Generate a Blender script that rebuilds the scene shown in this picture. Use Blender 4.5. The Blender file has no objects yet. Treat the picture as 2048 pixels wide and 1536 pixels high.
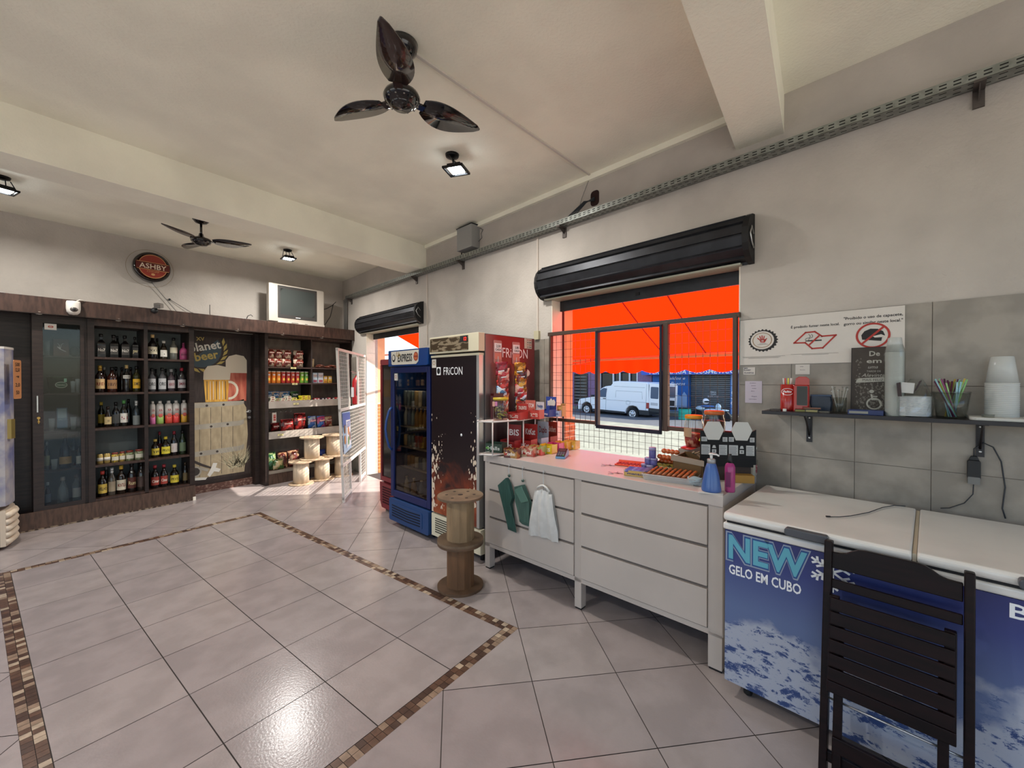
import bpy, math, random
from mathutils import Matrix, Vector
PI = math.pi
R = math.radians
rnd = random.Random(7)
sc = bpy.context.scene
COL = sc.collection

# ---------------------------------------------------------------- room axes
# X runs along the back wall, Y towards it.  The street wall is slightly skewed.
WD = (0.1479, 0.98900)          # direction of the street wall (towards the back)
WN = (-0.98900, 0.1479)         # its normal, into the room
WO = -3.0038
RA = math.atan2(-WD[1], -WD[0]) # things that stand with their back to the street wall
def rw(s, o, z=0.0):
    """point s metres along the street wall, o metres in front of it (negative: outdoors)"""
    return Vector((WD[0]*s + WN[0]*(WO+o), WD[1]*s + WN[1]*(WO+o), z))

# ---------------------------------------------------------------- camera
cam_d = bpy.data.cameras.new('camera'); cam = bpy.data.objects.new('camera', cam_d); COL.objects.link(cam)
cam.location = (0, 0, 1.55)
cam.rotation_euler = (R(90-0.49), 0, R(-53.02))
cam_d.sensor_fit = 'HORIZONTAL'; cam_d.sensor_width = 36.0
cam_d.lens = 36.0*819.65/2048
cam_d.clip_start = 0.02; cam_d.clip_end = 200
sc.camera = cam

# ---------------------------------------------------------------- world, sun, exposure
sc.view_settings.view_transform = 'Standard'
sc.view_settings.look = 'None'
sc.view_settings.gamma = 1.0
sc.view_settings.use_curve_mapping = False
sc.view_settings.exposure = 0.55
world = bpy.data.worlds.new('sky'); sc.world = world; world.use_nodes = True
wn = world.node_tree; wn.nodes.clear()
wo = wn.nodes.new('ShaderNodeOutputWorld'); wb = wn.nodes.new('ShaderNodeBackground')
sky = wn.nodes.new('ShaderNodeTexSky'); sky.sky_type = 'NISHITA'; sky.sun_disc = False
sky.sun_elevation = R(43); sky.sun_rotation = R(110); sky.altitude = 700; sky.air_density = 1.0; sky.dust_density = 2.0
wb.inputs[1].default_value = 0.28
wn.links.new(sky.outputs[0], wb.inputs[0]); wn.links.new(wb.outputs[0], wo.inputs[0])
sun_d = bpy.data.lights.new('sun', 'SUN'); sun = bpy.data.objects.new('sun', sun_d); COL.objects.link(sun)
sun_d.energy = 6.2; sun_d.angle = R(0.6); sun_d.color = (1.0, 0.95, 0.87)
# travels inwards across the street, a little towards the back of the room, 43 degrees down
_el = R(43); _h = Vector((WN[0]*0.80 + WD[0]*0.60, WN[1]*0.80 + WD[1]*0.60)).normalized()
_dir = Vector((_h.x*math.cos(_el), _h.y*math.cos(_el), -math.sin(_el)))
sun.rotation_euler = _dir.to_track_quat('-Z', 'Y').to_euler()
sun.location = (12, 2, 12)

# ---------------------------------------------------------------- materials
def s2l(c):
    if isinstance(c, str):
        c = tuple(int(c[i:i+2], 16)/255 for i in (0, 2, 4))
    return tuple(x/12.92 if x <= 0.04045 else ((x+0.055)/1.055)**2.4 for x in c)
_M = {}
def mat(name, col='808080', rough=0.5, metal=0.0, var=0.0, vscale=8.0, bump=0.0, bscale=60.0, spec=0.5,
        trans=0.0, ior=1.45, emit=None, estr=0.0, coat=0.0, col2=None, lo=0.4, hi=0.6, stretch=None, detail=4.0, alpha=1.0, aniso=None):
    if name in _M: return _M[name]
    m = bpy.data.materials.new(name); m.use_nodes = True; nt = m.node_tree
    b = nt.nodes['Principled BSDF']; c = s2l(col)
    b.inputs['Base Color'].default_value = (*c, 1); b.inputs['Roughness'].default_value = rough
    b.inputs['Metallic'].default_value = metal; b.inputs['Specular IOR Level'].default_value = spec
    b.inputs['IOR'].default_value = ior; b.inputs['Transmission Weight'].default_value = trans
    b.inputs['Coat Weight'].default_value = coat; b.inputs['Alpha'].default_value = alpha
    if emit:
        b.inputs['Emission Color'].default_value = (*s2l(emit), 1); b.inputs['Emission Strength'].default_value = estr
    tc = None
    if var or bump or col2:
        tc = nt.nodes.new('ShaderNodeTexCoord'); mp = nt.nodes.new('ShaderNodeMapping')
        nt.links.new(tc.outputs['Object'], mp.inputs['Vector'])
        if stretch: mp.inputs['Scale'].default_value = stretch
    if var or col2:
        n = nt.nodes.new('ShaderNodeTexNoise'); n.inputs['Scale'].default_value = vscale; n.inputs['Detail'].default_value = detail
        nt.links.new(mp.outputs[0], n.inputs['Vector'])
        r = nt.nodes.new('ShaderNodeValToRGB'); r.color_ramp.elements[0].position = lo; r.color_ramp.elements[1].position = hi
        if col2: c1, c2 = c, s2l(col2)
        else: c1, c2 = tuple(x*(1-var) for x in c), tuple(min(1, x*(1+var)) for x in c)
        r.color_ramp.elements[0].color = (*c1, 1); r.color_ramp.elements[1].color = (*c2, 1)
        nt.links.new(n.outputs['Fac'], r.inputs[0]); nt.links.new(r.outputs[0], b.inputs['Base Color'])
    if bump:
        n2 = nt.nodes.new('ShaderNodeTexNoise'); n2.inputs['Scale'].default_value = bscale; n2.inputs['Detail'].default_value = 3
        nt.links.new(mp.outputs[0], n2.inputs['Vector'])
        bp = nt.nodes.new('ShaderNodeBump'); bp.inputs['Strength'].default_value = bump; bp.inputs['Distance'].default_value = 0.01
        nt.links.new(n2.outputs['Fac'], bp.inputs['Height']); nt.links.new(bp.outputs[0], b.inputs['Normal'])
    _M[name] = m
    return m
def glass_mat(name, tint='ffffff', refl=0.9, rough=0.02):
    """thin clear pane: mostly see-through, mirror-like at a slant"""
    if name in _M: return _M[name]
    m = bpy.data.materials.new(name); m.use_nodes = True; nt = m.node_tree; nt.nodes.clear()
    o = nt.nodes.new('ShaderNodeOutputMaterial'); mx = nt.nodes.new('ShaderNodeMixShader')
    t = nt.nodes.new('ShaderNodeBsdfTransparent'); g = nt.nodes.new('ShaderNodeBsdfGlossy'); lw = nt.nodes.new('ShaderNodeLayerWeight'); pw = nt.nodes.new('ShaderNodeMath'); pw.operation = 'POWER'; pw.inputs[1].default_value = 4.0
    lw.inputs['Blend'].default_value = .5; f = nt.nodes.new('ShaderNodeMath'); f.operation = 'MULTIPLY_ADD'; f.inputs[1].default_value = .85; f.inputs[2].default_value = .04
    nt.links.new(lw.outputs['Facing'], pw.inputs[0]); nt.links.new(pw.outputs[0], f.inputs[0]); t.inputs[0].default_value = (*s2l(tint), 1); g.inputs['Roughness'].default_value = rough
    g.inputs['Color'].default_value = (refl, refl, refl, 1)
    nt.links.new(f.outputs[0], mx.inputs[0]); nt.links.new(t.outputs[0], mx.inputs[1]); nt.links.new(g.outputs[0], mx.inputs[2])
    nt.links.new(mx.outputs[0], o.inputs[0]); _M[name] = m
    return m
def fabric_mat(name, col, transl=0.5, rough=0.8, tcol=None):
    """cloth or film that lets light through"""
    if name in _M: return _M[name]
    m = bpy.data.materials.new(name); m.use_nodes = True; nt = m.node_tree; nt.nodes.clear()
    o = nt.nodes.new('ShaderNodeOutputMaterial'); mx = nt.nodes.new('ShaderNodeMixShader'); mx.inputs[0].default_value = transl
    d = nt.nodes.new('ShaderNodeBsdfDiffuse'); t = nt.nodes.new('ShaderNodeBsdfTranslucent')
    tc = nt.nodes.new('ShaderNodeTexCoord'); n = nt.nodes.new('ShaderNodeTexNoise'); n.inputs['Scale'].default_value = 6; n.inputs['Detail'].default_value = 6
    r = nt.nodes.new('ShaderNodeValToRGB'); c = s2l(col)
    r.color_ramp.elements[0].color = (*[x*0.8 for x in c], 1); r.color_ramp.elements[1].color = (*c, 1)
    r.color_ramp.elements[0].position = .35; r.color_ramp.elements[1].position = .6
    nt.links.new(tc.outputs['Object'], n.inputs['Vector']); nt.links.new(n.outputs['Fac'], r.inputs[0])
    nt.links.new(r.outputs[0], d.inputs[0])
    t.inputs[0].default_value = (*s2l(tcol or col), 1)
    nt.links.new(d.outputs[0], mx.inputs[1]); nt.links.new(t.outputs[0], mx.inputs[2]); nt.links.new(mx.outputs[0], o.inputs[0])
    _M[name] = m
    return m

# ---------------------------------------------------------------- mesh builder
_T = {}
def text_geo(s, bold=0.0, shear=0.0):
    k = (s, bold, shear)
    if k not in _T:
        cu = bpy.data.curves.new('t', 'FONT'); cu.body = s; cu.size = 1.0; cu.offset = bold; cu.shear = shear; cu.resolution_u = 2
        o = bpy.data.objects.new('t', cu); COL.objects.link(o)
        dg = bpy.context.evaluated_depsgraph_get(); me = bpy.data.meshes.new_from_object(o.evaluated_get(dg))
        V = [tuple(v.co) for v in me.vertices]; F = [tuple(p.vertices) for p in me.polygons]
        bpy.data.objects.remove(o); bpy.data.curves.remove(cu); bpy.data.meshes.remove(me)
        _T[k] = (V, F)
    return _T[k]
class MB:
    def __init__(self): self.v = []; self.f = []; self.m = []; self.s = []
    def add(self, V, F, m=0, sm=False, xf=None):
        k = len(self.v)
        self.v += [tuple(xf @ Vector(p)) for p in V] if xf is not None else [tuple(p) for p in V]
        self.f += [tuple(i+k for i in q) for q in F]; self.m += [m]*len(F); self.s += [sm]*len(F)
        return self
    def box(self, x0, y0, z0, x1, y1, z1, m=0, xf=None):
        V = [(x0,y0,z0),(x1,y0,z0),(x1,y1,z0),(x0,y1,z0),(x0,y0,z1),(x1,y0,z1),(x1,y1,z1),(x0,y1,z1)]
        return self.add(V, [(0,3,2,1),(4,5,6,7),(0,1,5,4),(1,2,6,5),(2,3,7,6),(3,0,4,7)], m, False, xf)
    def prism(self, P, a, b, m=0, pl='xz', xf=None, sm=False):
        """polygon P (counter-clockwise seen from the front) from depth a to b"""
        n = len(P)
        if pl == 'xz': V = [(x, a, z) for x, z in P] + [(x, b, z) for x, z in P]
        elif pl == 'xy': V = [(x, y, a) for x, y in P] + [(x, y, b) for x, y in P]
        else: V = [(a, y, z) for y, z in P] + [(b, y, z) for y, z in P]
        F = [tuple(range(n)), tuple(range(2*n-1, n-1, -1))]
        self.add(V, F, m, False, xf)
        k = len(self.v)-2*n
        F2 = [(k+i, k+n+i, k+n+(i+1) % n, k+(i+1) % n) for i in range(n)]
        self.f += F2; self.m += [m]*n; self.s += [sm]*n
        return self
    def flat(self, P, y, m=0):
        return self.add([(x, y, z) for x, z in P], [tuple(range(len(P)))], m)
    def lathe(self, prof, m=0, c=(0,0,0), n=20, sm=True, xf=None, sx=1.0, sy=1.0):
        V = []; F = []
        for r, z in prof:
            for i in range(n):
                a = 2*PI*i/n; V.append((c[0]+r*math.cos(a)*sx, c[1]+r*math.sin(a)*sy, c[2]+z))
        for j in range(len(prof)-1):
            for i in range(n):
                F.append((j*n+i, j*n+(i+1) % n, (j+1)*n+(i+1) % n, (j+1)*n+i))
        self.add(V, F, m, sm, xf)
        k = len(self.v)-len(V)
        if prof[0][0] > 1e-6: self.f.append(tuple(k+i for i in range(n-1, -1, -1))); self.m.append(m); self.s.append(False)
        if prof[-1][0] > 1e-6: self.f.append(tuple(k+(len(prof)-1)*n+i for i in range(n))); self.m.append(m); self.s.append(False)
        return self
    def cyl(self, p, q, r, m=0, n=12, r2=None, sm=True):
        p = Vector(p); q = Vector(q); d = q-p
        xf = Matrix.Translation(p) @ d.to_track_quat('Z', 'Y').to_matrix().to_4x4()
        return self.lathe([(r, 0), (r if r2 is None else r2, d.length)], m, n=n, sm=sm, xf=xf)
    def tube(self, pts, r, m=0, n=8, closed=False):
        pts = [Vector(p) for p in pts]; L = len(pts); V = []; F = []; up = Vector((0, 0, 1)); last = None
        for i, p in enumerate(pts):
            t = (pts[(i+1) % L]-pts[i-1]) if (closed or 0 < i < L-1) else (pts[min(i+1, L-1)]-pts[max(i-1, 0)])
            t.normalize()
            a = last if last is not None else (up if abs(t.z) < 0.9 else Vector((1, 0, 0)))
            a = (a - t*a.dot(t)).normalized(); b = t.cross(a); last = a
            rr = r[i] if isinstance(r, (list, tuple)) else r
            for k in range(n):
                w = 2*PI*k/n; V.append(tuple(p + a*math.cos(w)*rr + b*math.sin(w)*rr))
        for i in range(L if closed else L-1):
            for k in range(n):
                F.append((i*n+k, i*n+(k+1) % n, ((i+1) % L)*n+(k+1) % n, ((i+1) % L)*n+k))
        if not closed: F.append(tuple(range(n-1, -1, -1))); F.append(tuple((L-1)*n+k for k in range(n)))
        return self.add(V, F, m, True)
    def ell(self, c, r, m=0, nu=16, nv=10, xf=None):
        if not isinstance(r, (tuple, list)): r = (r, r, r)
        V = [(c[0], c[1], c[2]-r[2])]; F = []
        for j in range(1, nv):
            t = -PI/2+PI*j/nv
            for i in range(nu):
                a = 2*PI*i/nu; V.append((c[0]+r[0]*math.cos(t)*math.cos(a), c[1]+r[1]*math.cos(t)*math.sin(a), c[2]+r[2]*math.sin(t)))
        V.append((c[0], c[1], c[2]+r[2])); N = len(V)-1
        for i in range(nu):
            F.append((0, 1+(i+1) % nu, 1+i)); F.append((N, N-nu+i, N-nu+(i+1) % nu))
        for j in range(nv-2):
            for i in range(nu):
                a = 1+j*nu; F.append((a+i, a+(i+1) % nu, a+nu+(i+1) % nu, a+nu+i))
        return self.add(V, F, m, True, xf)
    def text(self, s, cx, cz, h, y, m=0, w=None, bold=0.0, shear=0.0, al='c', xf=None, rot=0.0, th=0.0):
        """lettering facing -y, height h (capital height about 0.7), squeezed to width w"""
        V, F = text_geo(s, bold, shear)
        if not V: return self
        xs = [p[0] for p in V]; x0, x1 = min(xs), max(xs); k = h/0.72
        kx = k if w is None else w/(x1-x0)
        off = {'c': (x0+x1)/2, 'l': x0, 'r': x1}[al]
        cr, sr = math.cos(rot), math.sin(rot)
        Q = []
        for p in V:
            a = (p[0]-off)*kx; b = p[1]*k - h/2
            Q.append((cx+a*cr-b*sr, y, cz+a*sr+b*cr))
        return self.add(Q, F, m, False, xf)
    def build(self, name, mats, parent=None, loc=(0,0,0), rot=(0,0,0), bevel=0.0, seg=2):
        me = bpy.data.meshes.new(name); me.from_pydata(self.v, [], self.f)
        if not isinstance(mats, (list, tuple)): mats = [mats]
        for m in mats: me.materials.append(m)
        me.polygons.foreach_set('material_index', self.m); me.polygons.foreach_set('use_smooth', self.s)
        me.update()
        o = bpy.data.objects.new(name, me); COL.objects.link(o)
        o.location = loc; o.rotation_euler = rot if isinstance(rot, (tuple, list)) else (0, 0, rot)
        if parent: o.parent = parent
        if bevel:
            b = o.modifiers.new('bevel', 'BEVEL'); b.width = bevel; b.segments = seg; b.limit_method = 'ANGLE'; b.angle_limit = R(40)
        return o
def tag(o, label=None, cat=None, group=None, kind=None):
    if label: o['label'] = label
    if cat: o['category'] = cat
    if group: o['group'] = group
    if kind: o['kind'] = kind
    return o
def thing(name, label, cat, loc=(0,0,0), rot=0, group=None):
    o = bpy.data.objects.new(name, None); COL.objects.link(o); o.location = loc
    o.rotation_euler = rot if isinstance(rot, (tuple, list)) else (0, 0, rot); o.empty_display_size = 0.1
    return tag(o, label, cat, group)
def one(mb, name, mats, label, cat, loc=(0,0,0), rot=0, group=None, bevel=0.0):
    return tag(mb.build(name, mats, None, loc, rot, bevel), label, cat, group)
def struct(mb, name, mats, loc=(0,0,0), rot=0, bevel=0.0):
    return tag(mb.build(name, mats, None, loc, rot, bevel), kind='structure')
def dup(root, loc, rot=None, label=None, group=None):
    r = root.copy(); COL.objects.link(r); r.location = loc
    if rot is not None: r.rotation_euler = rot if isinstance(rot, (tuple, list)) else (0, 0, rot)
    if label: r['label'] = label
    if group: r['group'] = group
    for ch in list(root.children):
        c = ch.copy(); COL.objects.link(c); c.parent = r
        for g in list(ch.children):
            d = g.copy(); COL.objects.link(d); d.parent = c
    return r
def rrect(x0, z0, x1, z1, r, n=4):
    P = []
    for cx, cz, a in ((x1-r, z0+r, -90), (x1-r, z1-r, 0), (x0+r, z1-r, 90), (x0+r, z0+r, 180)):
        for i in range(n+1):
            t = R(a+90*i/n); P.append((cx+r*math.cos(t), cz+r*math.sin(t)))
    return P
def disc(cx, cz, rx, rz=None, n=28, a0=0):
    rz = rz or rx
    return [(cx+rx*math.cos(2*PI*i/n+a0), cz+rz*math.sin(2*PI*i/n+a0)) for i in range(n)]
def ring(mb, cx, cz, ro, ri, y, m, n=32, ez=1.0):
    V = [(cx+r*math.cos(2*PI*i/n), y, cz+r*ez*math.sin(2*PI*i/n)) for r in (ro, ri) for i in range(n)]
    mb.add(V, [(i, (i+1) % n, n+(i+1) % n, n+i) for i in range(n)], m)

# ================================================================ SETTING
H = 3.33
plaster = mat('wall_plaster', 'b9b1a8', 0.85, var=0.07, vscale=2.2, bump=0.35, bscale=45)
ceil_m = mat('ceiling_plaster', 'faf5e2', 0.8, var=0.05, vscale=1.6, bump=0.25, bscale=60)
tile_wall = mat('grey_wall_tile', '8f877c', 0.36, var=0.14, vscale=7, bump=0.12, bscale=25, detail=8)
grout_w = mat('wall_grout', '7d756b', 0.9)
jamb_tile = mat('cream_jamb_tile', 'e9dfce', 0.45, var=0.06, vscale=5, bump=0.1)
peach = mat('peach_paint', 'e9b98a', 0.75, var=0.06, vscale=4)
brick_m = mat('orange_brick_tile', 'c9783f', 0.6, var=0.2, vscale=14)
brick_g = mat('pale_brick_grout', 'efd6b2', 0.8)

# floor: stone tiles laid square inside a mosaic frame, diagonal outside it
def clip(P, a, b, c):          # keep a*x+b*y <= c
    out = []
    for i in range(len(P)):
        p, q = P[i], P[(i+1) % len(P)]; dp = a*p[0]+b*p[1]-c; dq = a*q[0]+b*q[1]-c
        if dp <= 0: out.append(p)
        if (dp < 0 < dq) or (dq < 0 < dp):
            t = dp/(dp-dq); out.append((p[0]+(q[0]-p[0])*t, p[1]+(q[1]-p[1])*t))
    return out
def floor():
    mb = MB(); T = 0.4518; g = 0.0021
    ox0, oy0, ox1, oy1 = 0.122, 1.502, 2.062, 5.262      # outside of the mosaic frame
    ix0, iy0, ix1, iy1 = 0.197, 1.577, 1.995, 5.19       # inside of it
    wall = (-WN[0], -WN[1], -WO)                        # street wall line
    def put(P, m):
        P = clip(P, *wall); P = clip(P, 0, 1, 6.88); P = clip(P, -1, 0, 2.6); P = clip(P, 0, -1, 3.2)
        if len(P) > 2: mb.add([(x, y, 0.0) for x, y in P], [tuple(range(len(P)))], m)
    mb.add([(-2.6,-3.2,-0.0025),(3.4,-3.2,-0.0025),(3.4,0,-0.0025),(4.3,6.9,-0.0025),(-2.6,6.9,-0.0025)], [(0,1,2,3,4)], 4)
    nx, ny = 4, 8; tx = (ix1-ix0)/nx; ty = (iy1-iy0)/ny
    for i in range(nx):
        for j in range(ny):
            x, y = ix0+i*tx, iy0+j*ty; k = rnd.randrange(2)
            put([(x+g*1.2, y+g), (x+tx-g*1.2, y+g), (x+tx-g*1.2, y+ty-g), (x+g*1.2, y+ty-g)], k)
    c = math.sqrt(.5)
    for i in range(-14, 18):
        for j in range(-14, 18):
            k = rnd.randrange(2)
            P = []
            for a, b in ((g, g), (T-g, g), (T-g, T-g), (g, T-g)):
                u, v = i*T+a, j*T+b; P.append((2.058+u*c+v*c, 1.499-u*c+v*c))
            if all(ox0 < p[0] < ox1 and oy0 < p[1] < oy1 for p in P): continue
            for cl in (((0, 1, oy0),), ((0, -1, -oy1),), ((0, -1, -oy0), (0, 1, oy1), (1, 0, ox0)), ((0, -1, -oy0), (0, 1, oy1), (-1, 0, -ox1))):
                Q = P[::-1]
                for h in cl: Q = clip(Q, *h) if Q else Q
                if len(Q) > 2: put(Q, k)
    # the mosaic: two rows of small squares
    s = 0.0375
    def mos(x, y, w, h): mb.add([(x+.0011, y+.0011, -.0005), (x+w-.0011, y+.0011, -.0005), (x+w-.0011, y+h-.0011, -.0005), (x+.0011, y+h-.0011, -.0005)], [(0,1,2,3)], 5+rnd.choice((0,0,1,1,2,2,3)))
    for r in range(2):
        n = round((oy1-oy0)/s)
        for k in range(n):
            y = oy0+k*(oy1-oy0)/n
            mos(ox0+r*s, y, s, (oy1-oy0)/n); mos(ox1-s-r*s, y, s, (oy1-oy0)/n)
        n = round((ox1-ox0-4*s)/s)
        for k in range(n):
            x = ox0+2*s+k*(ox1-ox0-4*s)/n
            mos(x, oy0+r*s, (ox1-ox0-4*s)/n, s); mos(x, oy1-s-r*s, (ox1-ox0-4*s)/n, s)
    def tm(n, c): return mat(n, c, 0.21, var=0.07, vscale=5, bump=0.06, bscale=90, detail=9)
    ms = [tm('stone_floor_tile', '978c89'), tm('stone_floor_tile_pale', '9c918d'), tm('a_', '998e8b'), tm('b_', '998e8b'), mat('floor_grout', '3a3330', 0.9)]
    for n, c in (('mosaic_brown', '5d4334'), ('mosaic_dark_brown', '4a352b'), ('mosaic_tan', '8b7460'), ('mosaic_beige', 'a99680')):
        ms.append(mat(n, c, 0.3, var=0.12, vscale=30))
    struct(mb, 'floor', ms)
floor()

# street wall: local x = -s (to the right facing the wall), local y = outwards
def W2(mb, s0, o0, z0, s1, o1, z1, m=0): mb.box(-max(s0, s1), -max(o0, o1), z0, -min(s0, s1), -min(o0, o1), z1, m)
WL = rw(0, 0, 0)
def wallR():
    mb = MB(); t = -0.20; a = -4.2; e = 7.6
    S0, S1, SZ = 0.885, 2.52, 2.33       # shop window
    D0, D1, DZ = 4.857, 6.46, 2.34       # street door
    W2(mb, a, 0, -.1, S0, t, 3.5); W2(mb, S1, 0, -.1, D0, t, 3.5); W2(mb, D1, 0, -.1, e, t, 3.5)
    W2(mb, S0, 0, SZ, S1, t, 3.5); W2(mb, D0, 0, DZ, D1, t, 3.5); W2(mb, S0, 0, -.1, S1, t, .80)
    # outer leaf: painted piers with brick tiles low down
    def leaf(s0, s1):
        W2(mb, s0, t, 1.18, s1, -.33, 3.5, 1); W2(mb, s0, t, -.4, s1, -.37, 1.18, 3)
    leaf(a, S0-.0); leaf(S1, D0); leaf(D1, e+.4)
    W2(mb, S0, t, 2.75, S1, -.33, 3.5, 1); W2(mb, D0, t, 2.75, D1, -.33, 3.5, 1)
    W2(mb, S0, t, -.4, S1, -.33, .80, 3)
    for s in (S1, D1):                   # brick tiles on the reveals
        z = 0.0; r = 0
        while z < 1.15:
            for k in range(-1, 3):
                y0 = .20+k*.115-(r % 2)*.057; y1 = y0+.108; y0 = max(y0, .205); y1 = min(y1, .37)
                if y1-y0 > .012: mb.box(-s-.0, y0, z+.006, -s+.006, y1, z+.052, 2)
            z += .058; r += 1
    o = struct(mb, 'wall_right', [plaster, peach, brick_m, brick_g], WL, RA)
    # grey ceramic cladding up to 1.95 m
    tb = MB()
    def tiles(s0, s1, z0, z1, soff, zoff, tw=.302, th=.43):
        W2(tb, s0, .006, z0, s1, 0, z1, 1)
        k = math.floor((s0-soff)/tw)
        while soff+k*tw < s1:
            a0, a1 = max(s0, soff+k*tw+.0015), min(s1, soff+(k+1)*tw-.0015)
            j = math.floor((z0-zoff)/th)
            while zoff+j*th < z1:
                b0, b1 = max(z0, zoff+j*th+.0015), min(z1, zoff+(j+1)*th-.0015)
                if a1-a0 > .01 and b1-b0 > .01: W2(tb, a0, .010, b0, a1, .006, b1, 0)
                j += 1
            k += 1
    tiles(-4.2, .885, 0, 1.95, -.011, 1.092); tiles(2.52, 4.857, 0, 1.95, 2.6, 1.092); tiles(6.46, 7.4, 0, 1.95, 6.5, 1.092)
    tb.build('wall_tiles', [tile_wall, grout_w], o)
    jb = MB()                            # cream tiles on the inner reveals
    for s in (S1, D1):
        z = 0.0
        while z < 2.3:
            jb.box(-s-.0, .002, z+.0015, -s+.008, .15, min(z+.40, 2.33)-.0015); z += .40
    for s in (S0, D0):
        jb.box(-s-.008, .002, 0, -s, .15, 2.33)
    jb.build('reveal_tiles', [jamb_tile], o)
wallR()

mb = MB(); mb.box(-2.8, 6.88, -.1, 4.3, 7.08, 3.5); struct(mb, 'wall_back', plaster)
def wall_open(mb, axis, c0, c1, a, b, opens, sill, head):
    """wall slab with wide shop-front openings"""
    cur = a
    def bx(p, q, z0, z1):
        if axis == 'y': mb.box(c0, p, z0, c1, q, z1)
        else: mb.box(p, c0, z0, q, c1, z1)
    for p, q in opens:
        bx(cur, p, -.1, 3.5); bx(p, q, head, 3.5)
        if sill > 0: bx(p, q, -.1, sill)
        cur = q
    bx(cur, b, -.1, 3.5)
mb = MB(); wall_open(mb, 'y', -2.8, -2.6, -3.4, 7.08, [(-2.6, .0), (1.0, 3.4), (4.4, 6.4)], 0, 2.95); struct(mb, 'wall_left', plaster)  # openings out of view, shaped to let daylight into the room
mb = MB(); wall_open(mb, 'x', -3.4, -3.2, -2.8, 3.2, [(-2.3, 2.5)], 0, 2.95); struct(mb, 'wall_front', plaster)  # opening behind the camera, widened to bring in more daylight

def ceiling():
    mb = MB()
    mb.add([(-2.8,-3.4,H),(3.1,-3.4,H),(4.35,7.1,H),(-2.8,7.1,H),(-2.8,-3.4,3.5),(3.1,-3.4,3.5),(4.35,7.1,3.5),(-2.8,7.1,3.5)],
           [(0,3,2,1),(4,5,6,7),(0,1,5,4),(1,2,6,5),(2,3,7,6),(3,0,4,7)])
    struct(mb, 'ceiling', ceil_m)
    xw = lambda y: (WO - WN[1]*y)/WN[0]
    for n, (y0, y1, z) in enumerate(((4.18, 4.52, 3.01), (.19, .46, 3.09))):
        b = MB(); b.prism([(-2.6, y0), (xw(y0), y0), (xw(y1), y1), (-2.6, y1)], z, H+.02, 0, 'xy')
        struct(b, 'ceiling_beam', ceil_m)
    t = MB(); W2(t, .95, .035, H-.045, 4.66, 0, H+.01); struct(t, 'trim_1', ceil_m, WL, RA)
ceiling()

# ================================================================ OUTDOORS
pave = mat('sunlit_pavement', '8b8b79', 0.85, var=0.12, vscale=3.0, bump=0.3, bscale=20, detail=10)
asph = mat('asphalt', '55575a', 0.9, var=0.1, vscale=6, bump=0.3, bscale=40)
mb = MB(); W2(mb, -8, 0, -.30, 30, -2.6, -.08); struct(mb, 'ground', pave, WL, RA)
mb = MB()
mb.add([(8,2.6,-.32),(-30,2.6,.02),(-30,12.4,-.0),(8,12.4,-.42)], [(0,3,2,1)])
tag(mb.build('street', pave, None, WL, RA), kind='structure')
mb = MB(); mb.add([(8,12.4,-.42),(-30,12.4,.0),(-30,19.3,-.05),(8,19.3,-.5)], [(0,3,2,1)])
tag(mb.build('street_lane', asph, None, WL, RA), kind='structure')
mb = MB(); mb.box(-30, 17.6, -.6, 8, 20, -.12); struct(mb, 'far_sidewalk', pave, WL, RA)
mb = MB(); mb.box(-30, -20, -.25, -2.8, 20, -.1); mb.box(-2.8, -20, -.25, 3.0, -3.4, -.1); tag(mb.build('forecourt', mat('pale_concrete', 'cbc5b8', .85, var=.08, vscale=2)), kind='structure')  # unseen ground, added pale to bounce sunlight up to the ceiling
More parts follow.
